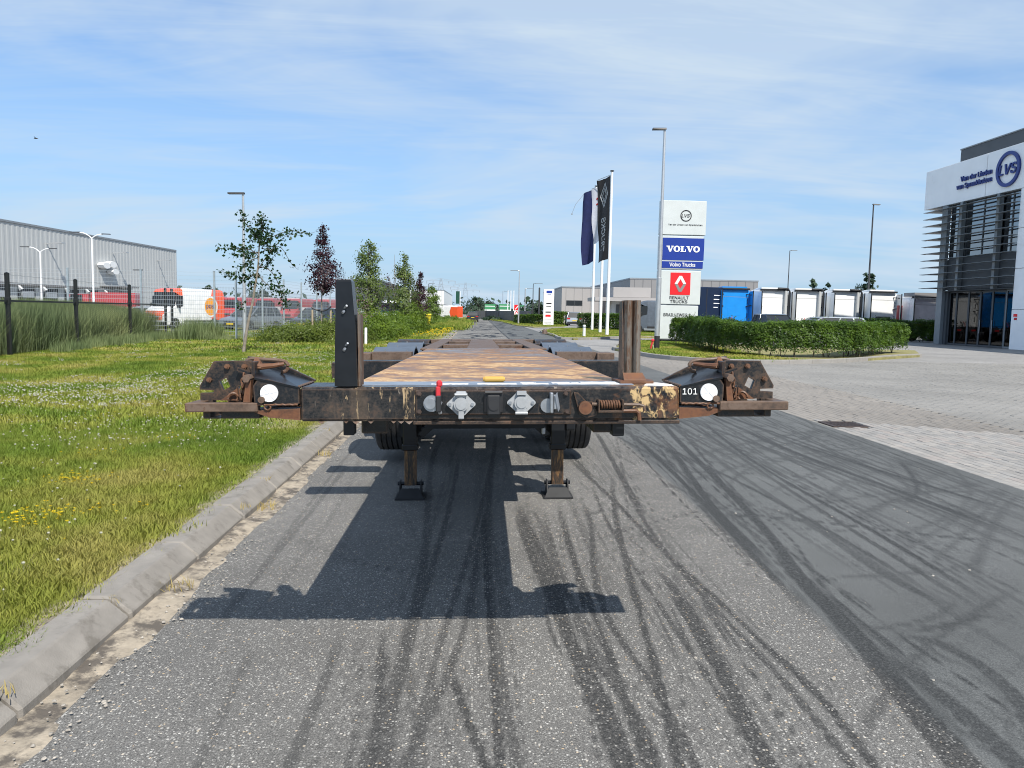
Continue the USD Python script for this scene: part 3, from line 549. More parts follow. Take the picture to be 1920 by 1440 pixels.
put(isl2, 'island_soil', MB().prism(poly2.buffer(-.02), GR-.05, GR+.085, 'xy'), MAT['soil'])
kerbline(isl2, E2, 1.5, 1)
isl3 = setting('grass_island')
E3 = [np.array(G(x, y)[:2]) for x, y in ((912, 599.8), (940, 604), (968, 611), (1000, 614.5), (1058, 613.5))]
B3 = [np.array(G(x, y)[:2]) for x, y in ((1058, 606.5), (1000, 604.), (950, 601.), (925, 598.9))]
poly3 = Polygon([tuple(p) for p in E3]+[tuple(p) for p in B3]).buffer(0)
put(isl3, 'island_soil', MB().prism(poly3, GR-.05, GR+.085, 'xy'), MAT['soil'])

# ================================================================ GRASS AND FLOWERS
def blades(n, size, h, w, rng, lean=.45, bend=2):
    """n blades of two bent segments on a square of the given size"""
    x, y = rng.uniform(-size/2, size/2, (2, n)); th = rng.uniform(0, 2*np.pi, n); hh = h*rng.uniform(.5, 1.25, n); ww = w*rng.uniform(.7, 1.3, n)
    ln = hh*np.abs(rng.normal(0, lean, n)); la = rng.uniform(0, 2*np.pi, n); sx, sy = np.cos(th)*ww/2, np.sin(th)*ww/2
    dx, dy = np.cos(la)*ln, np.sin(la)*ln; z0 = np.full(n, -.01)
    v = np.stack([np.stack([x-sx, y-sy, z0], 1), np.stack([x+sx, y+sy, z0], 1), np.stack([x+sx*.8+dx*.35, y+sy*.8+dy*.35, hh*.55], 1), np.stack([x-sx*.8+dx*.35, y-sy*.8+dy*.35, hh*.55], 1), np.stack([x+dx, y+dy, hh], 1)], 1).reshape(-1, 3)
    i = np.arange(n)[:, None]*5
    return v, np.vstack([i+[0, 1, 2], i+[0, 2, 3], i+[3, 2, 4]])
rg = np.random.default_rng(11)
near = [((blades(230, .34, .040, .0042, rg, 1.0)), MAT['grass_blade']) for _ in range(3)]
mid = [((blades(300, .9, .055, .009, rg, .9)), MAT['grass_blade']) for _ in range(3)]
farp = [((blades(240, 2.2, .08, .026, rg, .7)), MAT['grass_blade']) for _ in range(2)]
P, I, S = [], [], []
def scatter(protos_base, nproto, x0, x1, y0, y1, step, smin=.8, smax=1.25, inside=None):
    xs, ys = np.meshgrid(np.arange(x0, x1, step), np.arange(y0, y1, step)); xs, ys = xs.ravel(), ys.ravel()
    xs = xs+rg.uniform(-.5, .5, len(xs))*step; ys = ys+rg.uniform(-.5, .5, len(xs))*step
    ok = np.ones(len(xs), bool) if inside is None else inside(xs, ys); xs, ys = xs[ok], ys[ok]
    hz = meshkit.noise(np.stack([xs*.6, ys*.6, 0*xs], -1), 4)
    P.append(np.stack([xs, ys, lawnz(xs, ys)], 1)); I.append(protos_base+rg.integers(0, nproto, len(xs))); S.append((smin+(smax-smin)*rg.uniform(0, 1, len(xs)))*(.75+.5*hz))
vis = lambda x, y: x > -.70*y-.8
edge = lambda d: (lambda x, y: vis(x, y) & (x < -1.975-d+.06*np.sin(y*3.1)+.05*np.sin(y*7.7+1)+.04*np.sin(y*19)))
scatter(0, 3, -8.2, -2.0, 1.6, 9.5, .13, .8, 1.3, edge(.22))
scatter(3, 3, -21, -2.2, 9.5, 26, .36, .8, 1.3, edge(.4))
scatter(6, 2, -24, -2.6, 26, 62, 1.0, .8, 1.2, lambda x, y: (x < -2.9) & (x > -.7*y))
for k in range(900):                            # the taller fringe along the kerb
    yy = 1.7*math.exp(rg.uniform(0, 2.6)); P.append(np.array([[-2.15+rg.normal(0, .035), yy, GL+.105]])); I.append(np.array([rg.integers(0, 3)])); S.append(np.array([rg.uniform(.6, 1.05)]))
Pn, In, Sn = np.vstack(P), np.concatenate(I), np.concatenate(S)
instancer(None, 'lawn_grass', near+mid+farp, Pn, In, rg.uniform(0, 6.28, len(Pn)), Sn, label='green and yellowing mown grass of the verge on the left', cat='grass', soft=True)
verge = [((blades(180, 2.4, .3, .05, rg, .5)), MAT['grass_blade'])]
vx, vy = rg.uniform(-7.5, -2.2, 900), rg.uniform(62, 158, 900)
instancer(None, 'verge_grass', verge, np.stack([vx, vy, np.full(900, GL+.1)], 1), np.zeros(900), rg.uniform(0, 6.28, 900), rg.uniform(.7, 1.4, 900), label='rough grass of the far verge under the bushes', cat='grass', soft=True)
def fillpoly(poly, n):
    x0, y0, x1, y1 = poly.bounds; out = []
    from shapely.geometry import Point
    while len(out) < n:
        x, y = rg.uniform(x0, x1), rg.uniform(y0, y1)
        if poly.contains(Point(x, y)): out.append((x, y, GR+.085))
    return np.array(out)
p1_ = fillpoly(poly1.buffer(-.5), 900); ip = np.vstack([p1_[p1_[:, 0] < 10.6], fillpoly(poly2.buffer(-.4), 1700), fillpoly(poly3.buffer(-.2), 700)])
isg = [((blades(110, .8, .06, .02, rg, .7)), MAT['grass_blade'])]
instancer(None, 'island_grass', isg, ip, np.zeros(len(ip)), rg.uniform(0, 6.28, len(ip)), rg.uniform(.8, 1.3, len(ip)), label='short grass on the islands in front of the hedges', cat='grass', soft=True)
# clover and yellow flowers
hd = trimesh.creation.icosphere(1, .0085); hv = np.array(hd.vertices)*[1, 1, .8]+[0, 0, .058]
clv = (MB().add(hv, hd.faces).add([(-.001, 0, 0), (.001, 0, 0), (0, 0, .055)], [(0, 1, 2)])).get()
bigclv = (np.vstack([(hv-[0, 0, .058])*1.25+[dx, dy, .066+dz] for dx, dy, dz in ((0, 0, 0), (.05, .03, -.01), (-.04, .06, .01))]), np.vstack([np.array(hd.faces)+k*len(hv) for k in range(3)]))
n = 26000; yy = 3.0*np.exp(rg.uniform(0, 2.6, n)); xx = rg.uniform(-1, 0, n)*(.72*yy-1.0)-2.25
dens = meshkit.fbm(np.stack([xx*.5, yy*.22, 0*xx], -1), 4, 31); pr = .75*np.clip((dens-.40)*2.2, .03, 1)*np.clip((yy-7.)/6, .07, 1)*np.clip(1.3-np.abs(yy-16)/40, .3, 1)
ok = (rg.uniform(0, 1, n) < pr) & (yy < 33) & (xx > -.7*yy); xx, yy = xx[ok], yy[ok]
instancer(None, 'clover_flowers', [(clv, MAT['clover_white']), (bigclv, MAT['clover_white'])], np.stack([xx, yy, lawnz(xx, yy)], 1), (yy > 11).astype(int), rg.uniform(0, 6.28, len(xx)), rg.uniform(.7, 1.25, len(xx)), label='white clover heads scattered through the lawn', cat='flowers')
Q = []
for cx, cy, n, s in [(145, 932, 46, .16), (55, 1012, 46, .16), (30, 1005, 14, .2), (110, 1003, 12, .2), (325, 848, 10, .13), (190, 880, 12, .18), (215, 800, 14, .3), (250, 783, 10, .3), (420, 798, 26, .35), (1050-400, 750, 5, .2), (600, 690, 16, .5), (560, 686, 10, .4), (100, 1020, 10, .25), (240, 992, 5, .15)]:
    p = G(cx, cy); p[0] = min(p[0], -2.3)
    Q.append(np.column_stack([rg.normal(p[0], s, n), rg.normal(p[1], s*.8, n)]))
Q = np.vstack(Q); Q = Q[Q[:, 0] < -2.15]
yfl = MB()
for k in range(5):
    a = k*1.2566; yfl.add([(0, 0, .075), (math.cos(a-.5)*.011, math.sin(a-.5)*.011, .082), (math.cos(a)*.015, math.sin(a)*.015, .084), (math.cos(a+.5)*.011, math.sin(a+.5)*.011, .082)], [(0, 1, 2, 3)])
yfl.add([(-.001, 0, 0), (.001, 0, 0), (0, 0, .075)], [(0, 1, 2)])
instancer(None, 'yellow_flowers', [(yfl.get(), MAT['flower_yellow'])], np.column_stack([Q, lawnz(Q[:, 0], Q[:, 1])]), np.zeros(len(Q)), rg.uniform(0, 6.28, len(Q)), rg.uniform(.55, 1.0, len(Q)), label='small yellow flowers in clumps in the lawn', cat='flowers')
vq = np.column_stack([rg.uniform(-3.9, -2.0, 330), rg.uniform(44, 78, 330)])
instancer(None, 'verge_flowers', [((hv*3.2, np.array(hd.faces)), MAT['flower_yellow'])], np.column_stack([vq, np.full(330, GL+.05)]), np.zeros(330), np.zeros(330), rg.uniform(.7, 1.5, 330), label='yellow flowering ground cover along the far kerb', cat='flowers')
# tall weeds behind the black fence, at its foot and along the mesh fence
wp = []
for _ in range(3):
    m = MB().add(*blades(230, 1.2, 1.2, .016, rg, .28)); m.add(*blades(90, 1.2, .55, .02, rg, .5)); wp.append((m.get(), MAT['weed_blade']))
wx, wy, ws = [], [], []
for k in range(1500):
    y_ = rg.uniform(20.5, 38); fx = -13.4-.115*(y_-22.6); x_ = fx-.75-abs(rg.normal(0, 2.6))
    t = meshkit.noise(np.array([[x_*.5, y_*.3, 0.]]), 8)[0]
    wx.append(x_); wy.append(y_); ws.append((.75+.55*t)*(1. if y_ > 25 else .9))
for k in range(70):
    y_ = rg.uniform(34.8, 36.4); x_ = rg.uniform(-15., -11.2); wx.append(x_); wy.append(y_); ws.append(rg.uniform(.5, .9) if -13.1 < x_ < -12.1 else rg.uniform(.12, .35))
for k in range(160):
    y_ = rg.uniform(24, 40); x_ = -12.85-.112*(y_-22.6)+rg.normal(0, .2); wx.append(x_); wy.append(y_); ws.append(rg.uniform(.15, .4))
wx, wy, ws = map(np.array, (wx, wy, ws))
instancer(None, 'tall_weeds', wp, np.stack([wx, wy, np.full(len(wx), GL+.03)], 1), rg.integers(0, 3, len(wx)), rg.uniform(0, 6.28, len(wx)), ws, label='tall reedy weeds and grasses behind the black fence', cat='weeds', soft=True)

# ================================================================ THE CONTAINER TRAILER  (own axes: u across, v backwards, w up; origin on the road under its front beam)
TX, TY, TP = .06+.018*1.25, 3.2, .015
tU = np.array([1, 0, SLOPE]); tV = np.array([0, 1, -TP]); tU /= np.linalg.norm(tU); tV -= tU*(tU@tV); tV /= np.linalg.norm(tV); tW = np.cross(tU, tV)
T = thing('container_trailer', 'rusty black container chassis trailer parked on its landing legs on the road', 'trailer', M=Gf.Matrix4d(*tU, 0, *tV, 0, *tW, 0, .0751, 2.912, .1427, 1))
def dv(pts, v):                                 # outlines measured in the plane of the front beam, taken back to depth v
    k = (TY+v)/TY; return [(u*k, EYE+(w-EYE)*k) for u, w in pts]
# --- front beam and deck
put(T, 'front_beam', MB().cbox(-.80, .80, 0, .275, 1.112, 1.256, .010), MAT['beam_paint'])
put(T, 'beam_top_plate', MB().box(-.60, .62, .085, .272, 1.2561, 1.2590), MAT['beam_top_blue'])
for x0, x1, a, b in [(-.26, -.19, .10, .125), (-.21, -.10, .10, .155), (-.06, .11, .095, .15), (.13, .20, .155, .19), (.135, .25, .10, .145), (.27, .35, .14, .20), (.29, .56, .095, .15), (.40, .56, .17, .21), (.355, .39, .16, .19)]:
    k = 9; xs = np.linspace(x0, x1, k); lo, hi = a+rs.normal(0, .006, k), b+rs.normal(0, .006, k)
    put(T, 'reflective_tape', MB().prism([(x, y) for x, y in zip(xs, lo)]+[(x, y) for x, y in zip(xs[::-1], hi[::-1])], 1.2591, 1.2606, 'xy'), MAT['tape_white'])
put(T, 'reflective_tape', MB().prism([(.66, .06), (.78, .02), (.79, .10), (.75, .20), (.64, .23), (.69, .15)], 1.2561, 1.2575, 'xy'), MAT['tape_white'])
put(T, 'deck_plate', MB().cbox(-.605, .605, .278, 5.1, 1.236, 1.2555, .004), MAT['deck_paint'])
for s in (-1, 1): put(T, 'gooseneck_rail', MB().cbox(s*.53-.06, s*.53+.06, .28, 2.95, 1.02, 1.234, .006), MAT['black_worn'])
put(T, 'coupler_plate', MB().box(-.465, .465, .30, 2.4, 1.10, 1.115), MAT['black_matte'])
put(T, 'kingpin', MB().tube([(0, 1.0, 1.10), (0, 1.0, 1.06), (0, 1.0, 1.055), (0, 1.0, 1.02), (0, 1.0, 1.015)], [.037, .037, .026, .026, .036], 16), MAT['rust'])
for v0 in (.6, 1.35, 2.1, 2.8): put(T, 'cross_rib', MB().box(-.465, .465, v0, v0+.06, 1.118, 1.2345), MAT['black_matte'])
for s in (-1, 1):
    put(T, 'main_rail', MB().cbox(s*.58-.06, s*.58+.06, 2.96, 10.25, .80, 1.234, .006), MAT['black_worn'])
    put(T, 'rail_top', MB().cbox(s*.60-.085, s*.60+.085, 5.1, 10.25, 1.2345, 1.254, .004), MAT['rust_brown'])
put(T, 'neck_web', MB().box(-.515, .515, 2.97, 2.99, .80, 1.23), MAT['black_matte'])
put(T, 'centre_spine', MB().cbox(-.185, .185, 5.1, 10.1, 1.10, 1.252, .006), MAT['rust_brown'])
for v0, d in ((5.1, .10), (6.65, .5), (8.62, .5), (9.9, .35)):
    for s in (-1, 1): put(T, 'crossmember', MB().cbox(min(s*.187, s*.513), max(s*.187, s*.513), v0, v0+d, 1.04, 1.2505, .006), MAT['rust_brown'])
# --- outriggers (front black pair, brown tapering pair, rear ones)
for s in (-1, 1):
    put(T, 'outrigger', MB().cbox(min(s*.645, s*1.13), max(s*.645, s*1.13), 3.1, 3.28, 1.05, 1.216, .006), MAT['black_worn'])
    put(T, 'outrigger_end', MB().cbox(min(s*1.135, s*1.25), max(s*1.135, s*1.25), 3.06, 3.3, 1.08, 1.205, .006), MAT['black_rust'])
    put(T, 'outrigger', MB().hull([(s*u, v, w) for u, w in ((.69, 1.252), (1.06, 1.252), (1.06, 1.15), (.69, 1.10)) for v in (4.05, 4.27)]), MAT['rust_brown'])
    put(T, 'outrigger_end', MB().cbox(min(s*1.065, s*1.23), max(s*1.065, s*1.23), 4.0, 4.32, 1.17, 1.246, .006), MAT['rust_brown'])
    put(T, 'outrigger', MB().hull([(s*u, v, w) for u, w in ((.69, 1.235), (1.24, 1.235), (1.24, 1.18), (.69, 1.06)) for v in (7.68, 7.86)]), MAT['black_rust'])
    put(T, 'outrigger', MB().cbox(min(s*.69, s*1.25), max(s*.69, s*1.25), 9.95, 10.25, 1.12, 1.25, .006), MAT['rust_brown'])
put(T, 'side_lamp', MB().disc((1.19, 3.045, 1.15), .035, 'y', .015, 16), MAT['lamp_clear'])
put(T, 'tail_bumper', MB().cbox(-1.2, 1.2, 10.1, 10.22, .62, .74, .008), MAT['black_worn'])
for s in (-1, 1): put(T, 'bumper_stay', MB().box(s*.58-.04, s*.58+.04, 10.12, 10.2, .742, .80), MAT['black_worn'])
# --- running gear
def fender(s, vc, m):
    prof = []
    for a in np.linspace(math.radians(28), math.radians(152), 15):
        prof.append((math.cos(a), math.sin(a)))
    o = [(vc+c*.625, .66+TP*vc+z*.50) for c, z in prof]; i = [(vc+c*.610, .66+TP*vc+z*.485) for c, z in prof[::-1]]
    mb = MB().prism(o+i, min(s*.79, s*1.245), max(s*.79, s*1.245), 'yz')
    i2 = [(vc+c*.63, .60+TP*vc+z*.50) for c, z in prof[::-1]]
    mb.prism([(a, b+.0015) for a, b in o]+i2, min(s*1.2455, s*1.256), max(s*1.2455, s*1.256), 'yz')
    f = put(T, 'mudguard', mb, m, smooth=35)
    for uu in (.86, 1.10):
        put(f, 'bracket', MB().box(s*uu-.012, s*uu+.012, vc-.40, vc-.36, 1.06+TP*vc, 1.10+TP*vc).tube([(s*uu, vc-.41, 1.10+TP*vc), (s*uu, vc-.41, 1.135+TP*vc)], .008, 6), MAT['alloy'])
tyre_prof = [(-.19, .30), (-.197, .36), (-.195, .43), (-.186, .475), (-.165, .497)]
for g in (-.115, -.058, 0., .058, .115): tyre_prof += [(g-.009, .503), (g-.006, .489), (g+.006, .489), (g+.009, .503)]
tyre_prof += [(.165, .497), (.186, .475), (.195, .43), (.197, .36), (.19, .30)]
for k, vc in enumerate((5.85, 7.16, 8.47)):
    h = .50+TP*vc-(.114 if k else 0)              # the first axle is lifted clear of the road
    put(T, 'axle', MB().tube([(-.85, vc, h), (.85, vc, h)], .063, 14), MAT['black_matte'])
    for s in (-1, 1):
        hh = h-s*0.0
        w = put(T, 'wheel', MB().lathe([(a, b*1.094) for a, b in tyre_prof], 'x', (s*1.04, vc, hh), 48), MAT['tyre'], smooth=40)
        put(w, 'rim', MB().lathe([(s*-.15, .05), (s*-.15, .27), (s*-.18, .305), (s*.02, .29), (s*.06, .27), (s*.06, .14), (s*.12, .13), (s*.12, .0)], 'x', (s*1.04, vc, hh), 28), MAT['galvanised'], smooth=35)
        fender(s, vc, MAT['fender_grey'] if k < 2 else MAT['black_rust'])
        put(T, 'suspension_arm', MB().hull([(s*.5-.04, vc-.55, .80), (s*.5+.04, vc-.55, .80), (s*.5-.04, vc-.5, .66), (s*.5+.04, vc-.5, .66), (s*.5-.04, vc+.2, h-.07), (s*.5+.04, vc+.2, h-.07), (s*.5-.04, vc+.2, h+.06), (s*.5+.04, vc+.2, h+.06)]), MAT['black_matte'])
        put(T, 'air_spring', MB().lathe([(h-.05, .0), (h-.05, .10), (h+.02, .125), (h+.08, .11), (h+.1, .125), (.80, .12), (.801, 0)], 'z', (s*.5, vc+.3, 0), 16), MAT['black_matte'], smooth=40)
for s in (-1, 1): put(T, 'air_tank', MB().tube([(s*.28, 3.6, .80), (s*.28, 3.63, .80), (s*.28, 4.5, .80), (s*.28, 4.53, .80)], [.07, .13, .13, .07], 20), MAT['black_matte'], smooth=35)
for v0 in (4.75, 5.5, 6.25, 6.5): put(T, 'cross_tube', MB().tube([(-.515, v0, .86), (.515, v0, .86)], .07, 10), MAT['black_matte'])  # added tubes that break up the sunlit patches under the frame openings
put(T, 'brake_line_duct', MB().cbox(-.05, .27, 3.5, 9.8, .98, 1.06, .01), MAT['black_matte'])  # added lengthwise box, keeps sun from falling through the frame onto the road
put(T, 'underrun_beam', MB().box(-.515, .515, 3.35, 3.45, .62, .80), MAT['black_matte'])
# --- landing legs (they reach down to the road)
def down(mb): return mb.move(np.eye(3)*1.0989, (.0053, .3191, -.1502))
for s, c in ((-1, -.634), (1, .615)):
    L_ = put(T, 'landing_leg', down(MB().cbox(c-.058, c+.058, 3.2, 3.316, .50, 1.02, .006).cbox(c-.068, c+.068, 3.19, 3.326, .458, .505, .006)), MAT['black_paint'])
    put(L_, 'inner_tube', down(MB().cbox(c-.049, c+.049, 3.21, 3.305, .155, .457, .005)), MAT['leg_rust'])
    ft = MB().hull([(c+x, v, z) for x, v, z in ((-.125, 3.13, .05), (.125, 3.13, .05), (-.125, 3.40, .05), (.125, 3.40, .05), (-.125, 3.13, .062), (.125, 3.13, .062), (-.125, 3.40, .062), (.125, 3.40, .062))])
    for q in (-1, 1): ft.prism([(3.15, .0625), (3.38, .0625), (3.30, .19), (3.22, .19)], c+q*.088-.005, c+q*.088+.005, 'yz')
    ft.hull([(c+x, v, z) for x, v, z in ((-.115, 3.135, .0625), (.115, 3.135, .0625), (-.075, 3.19, .135), (.075, 3.19, .135), (-.115, 3.143, .0625), (.115, 3.143, .0625), (-.075, 3.199, .135), (.075, 3.199, .135))])
    put(L_, 'foot', down(ft), MAT['black_matte'])
    put(L_, 'pivot_pin', down(MB().tube([(c-.11, 3.26, .165), (c+.11, 3.26, .165)], .017, 12)), MAT['black_paint'])
    put(T, 'leg_brace', down(MB().hull([(c-s*a, v, w) for a, w in ((.07, .60), (.12, .575), (.33, .76), (.36, .80), (.30, .80)) for v in (3.16, 3.19)])), MAT['black_paint'])
    put(T, 'leg_mount', down(MB().box(c-.09, c+.09, 3.33, 3.36, .55, .80)), MAT['black_matte'])
put(T, 'leg_cross_shaft', down(MB().tube([(-.57, 3.26, .70), (.555, 3.26, .70)], .018, 10)), MAT['black_paint'])
put(T, 'leg_crank_box', down(MB().cbox(.68, .76, 3.19, 3.31, .62, .80, .01)), MAT['black_paint'])
put(T, 'valve', down(MB().cbox(.47, .50, 3.12, 3.15, .60, .66, .006).tube([(.485, 3.12, .65), (.485, 3.08, .65)], .012, 8)), MAT['alloy'])
# --- stakes with their stubs under the beam
st = put(T, 'stake', MB().hull([(u, v, w) for u, v, w in [(-.655, .0, 1.26), (-.562, .0, 1.26), (-.655, .125, 1.262), (-.562, .125, 1.262), (-.650, .004, 1.50), (-.566, .004, 1.50), (-.648, .110, 1.50), (-.566, .110, 1.50), (-.644, .012, 1.695), (-.581, .012, 1.695), (-.640, .018, 1.703), (-.586, .018, 1.703), (-.644, .09, 1.695), (-.581, .09, 1.695), (-.640, .085, 1.703), (-.586, .085, 1.703)]]), MAT['black_paint'])
for w_, u_ in ((1.585, -.610), (1.43, -.608)):
    put(st, 'bolt', MB().tube([(u_, .006, w_), (u_+.012, -.012, w_+.010)], .0045, 8).tube([(u_-.002, .004, w_-.012), (u_-.006, -.006, w_-.02)], .006, 6), MAT['alloy'])
put(st, 'side_web', MB().box(-.561, -.553, .03, .13, 1.258, 1.56), MAT['rust_grey'])
put(T, 'stake_stub', MB().cbox(-.633, -.586, .06, .12, 1.045, 1.1105, .003), MAT['black_paint'])
put(T, 'stake_stub', MB().cbox(.519, .570, .03, .10, 1.04, 1.1105, .003), MAT['black_paint'])
put(T, 'stub_gusset', MB().prism([(.46, 1.111), (.518, 1.111), (.518, 1.06)], .05, .06, 'xz'), MAT['black_paint'])
rsx = [(.606, .255), (.618, .238), (.632, .236), (.640, .246), (.6455, .262), (.651, .246), (.661, .234), (.676, .236), (.683, .25), (.683, .33), (.606, .33)]
m = MB()
lo = [(u-.0, v) for u, v in rsx]; hi = [(.645+(u-.645)*.95, v*.98+.004) for u, v in rsx]; n = len(rsx)
m.add([(u, v, 1.262) for u, v in lo]+[(u, v, 1.628) for u, v in hi]+[(.645, .30, 1.262), (.645, .30, 1.628)], [(i, (i+1) % n, n+(i+1) % n, n+i) for i in range(n)]).add([(u, v, 1.628) for u, v in hi]+[(.645, .30, 1.628)], [(i, (i+1) % n, n) for i in range(n)])
sr_ = put(T, 'stake', m, MAT['rust_grey'], label='rusty bare stake on the right end of the front beam')
put(sr_, 'left_cheek', MB().prism([(.235, 1.262), (.345, 1.262), (.335, 1.625), (.27, 1.625)], .599, .6055, 'yz'), MAT['black_rust'])
put(sr_, 'base_plate', MB().hull([(u, v, w) for u, v in ((.57, .13), (.72, .14), (.735, .25), (.70, .36), (.57, .36)) for w in (1.2575, 1.268)]), MAT['rust'])
put(sr_, 'base_weld', MB().hull([(u, v, w) for u, v, w in ((.60, .20, 1.268), (.70, .20, 1.268), (.60, .235, 1.30), (.69, .235, 1.30), (.60, .25, 1.268), (.71, .25, 1.268))]), MAT['rust'])
# --- connector panel in the beam's face
pn = put(T, 'connector_panel', MB().cbox(-.32, .336, -.010, -.001, 1.138, 1.243, .004), MAT['black_worn'])
for u_, w_ in ((-.303, 1.228), (-.303, 1.153), (-.02, 1.228), (.312, 1.228), (.316, 1.152)): put(pn, 'bolt', MB().tube([(u_, -.010, w_), (u_, -.018, w_)], .0105, 6).tube([(u_, -.018, w_), (u_, -.024, w_)], .006, 8), MAT['iron'])
put(T, 'beam_lip', MB().cbox(-.33, .80, -.012, .0-.001, 1.098, 1.113, .003), MAT['black_rust'])
def socket(u, w, mt, flap):
    s_ = put(T, 'power_socket', MB().prism(Polygon([(u-.052, w), (u-.03, w+.02), (u-.012, w+.038), (u+.012, w+.038), (u+.03, w+.02), (u+.052, w), (u+.03, w-.02), (u+.012, w-.038), (u-.012, w-.038), (u-.03, w-.02)]).buffer(.008), -.030, -.0105, 'xz'), mt, smooth=30)
    put(s_, 'cap', MB().disc((u, -.046, w), .030, 'y', .0155, 24).disc((u, -.050, w), .022, 'y', .0038, 24), mt)
    put(s_, 'hinge', MB().cbox(u-.022, u+.022, -.045, -.0105, w+.036*flap-.008, w+.036*flap+.018, .004).tube([(u-.026, -.048, w+.042*flap), (u+.026, -.048, w+.042*flap)], .006, 8), mt)
    put(s_, 'tab', MB().cbox(u-.012, u+.012, -.045, -.0305, w-flap*.055-.006, w-flap*.03+.004, .003), mt)
    for q in (-1, 1): put(s_, 'screw', MB().disc((u+q*.047, -.036, w), .007, 'y', .0055, 8), MAT['alloy'])
socket(-.128, 1.186, MAT['cast_grey'], 1)
socket(.124, 1.192, MAT['cast_grey'], -1)
bs = put(T, 'black_socket', MB().cbox(-.032, .048, -.028, -.0105, 1.145, 1.235, .008), MAT['black_plastic'])
put(bs, 'flap', MB().cbox(-.020, .036, -.042, -.0285, 1.140, 1.226, .006).disc((.008, -.046, 1.182), .022, 'y', .004, 20), MAT['black_plastic'])
put(bs, 'hinge', MB().tube([(-.028, -.036, 1.236), (.044, -.036, 1.236)], .007, 8), MAT['black_plastic'])
ch = put(T, 'air_coupling', MB().disc((-.250, -.040, 1.19), .034, 'y', .029, 24).disc((-.255, -.052, 1.19), .022, 'y', .0115, 20), MAT['alloy'], smooth=30)
put(ch, 'clamp', MB().cbox(-.232, -.210, -.062, -.011, 1.155, 1.225, .005), MAT['black_plastic'])
put(ch, 'lever', MB().tube([(-.215, -.035, 1.15), (-.222, -.048, 1.175), (-.212, -.05, 1.20)], .009, 8), MAT['alloy'])
put(ch, 'handle', MB().cbox(-.232, -.213, -.052, -.036, 1.20, 1.262, .004).cbox(-.230, -.205, -.05, -.034, 1.258, 1.288, .008), MAT['red_plastic'])
bc = put(T, 'air_coupling', MB().disc((.235, -.022, 1.178), .030, 'y', .011, 20).cbox(.243, .256, -.055, -.011, 1.15, 1.235, .003).cbox(.258, .272, -.05, -.011, 1.165, 1.225, .003), MAT['alloy'])
put(bc, 'broken_lever', MB().hull([(.262, -.06, 1.225), (.272, -.05, 1.238), (.285, -.045, 1.17), (.276, -.055, 1.155), (.262, -.04, 1.20)]), MAT['alloy'])
put(T, 'marker_lamp', MB().tube([(-.035, .235, 1.272), (-.025, .235, 1.272), (.055, .237, 1.272), (.064, .237, 1.272)], [.008, .013, .013, .008], 12), MAT['amber'])
# --- rusty latch on the right of the panel
lt = put(T, 'latch_gusset', MB().prism([(.345, 1.235), (.365, 1.232), (.40, 1.195), (.425, 1.195), (.43, 1.175), (.445, 1.15), (.44, 1.135), (.40, 1.125), (.37, 1.14)], -.020, -.001, 'xz'), MAT['black_rust'])
put(lt, 'pivot', MB().disc((.392, -.046, 1.170), .028, 'y', .0255, 20), MAT['rust'])
cl = put(T, 'latch_bolt', MB().tube([(.42, -.03, 1.185), (.62, -.03, 1.182), (.64, -.03, 1.176), (.645, -.03, 1.155)], .007, 8), MAT['rust_brown'])
th_ = np.linspace(0, 2*np.pi*8, 130)
put(cl, 'spring', MB().tube(np.stack([.455+.085*th_/th_[-1], -.03+.015*np.cos(th_), 1.184+.015*np.sin(th_)], 1), .0042, 6), MAT['rust'])
put(cl, 'bolt_housing', MB().cbox(.445, .452, -.05, -.001, 1.16, 1.205, .002).cbox(.545, .553, -.05, -.001, 1.16, 1.205, .002).cbox(.445, .553, -.05, -.02, 1.150, 1.1595, .002), MAT['black_rust'])
put(cl, 'lower_bracket', MB().tube([(.555, -.02, 1.155), (.61, -.02, 1.155), (.622, -.02, 1.145), (.625, -.02, 1.115)], .009, 8), MAT['rust'])
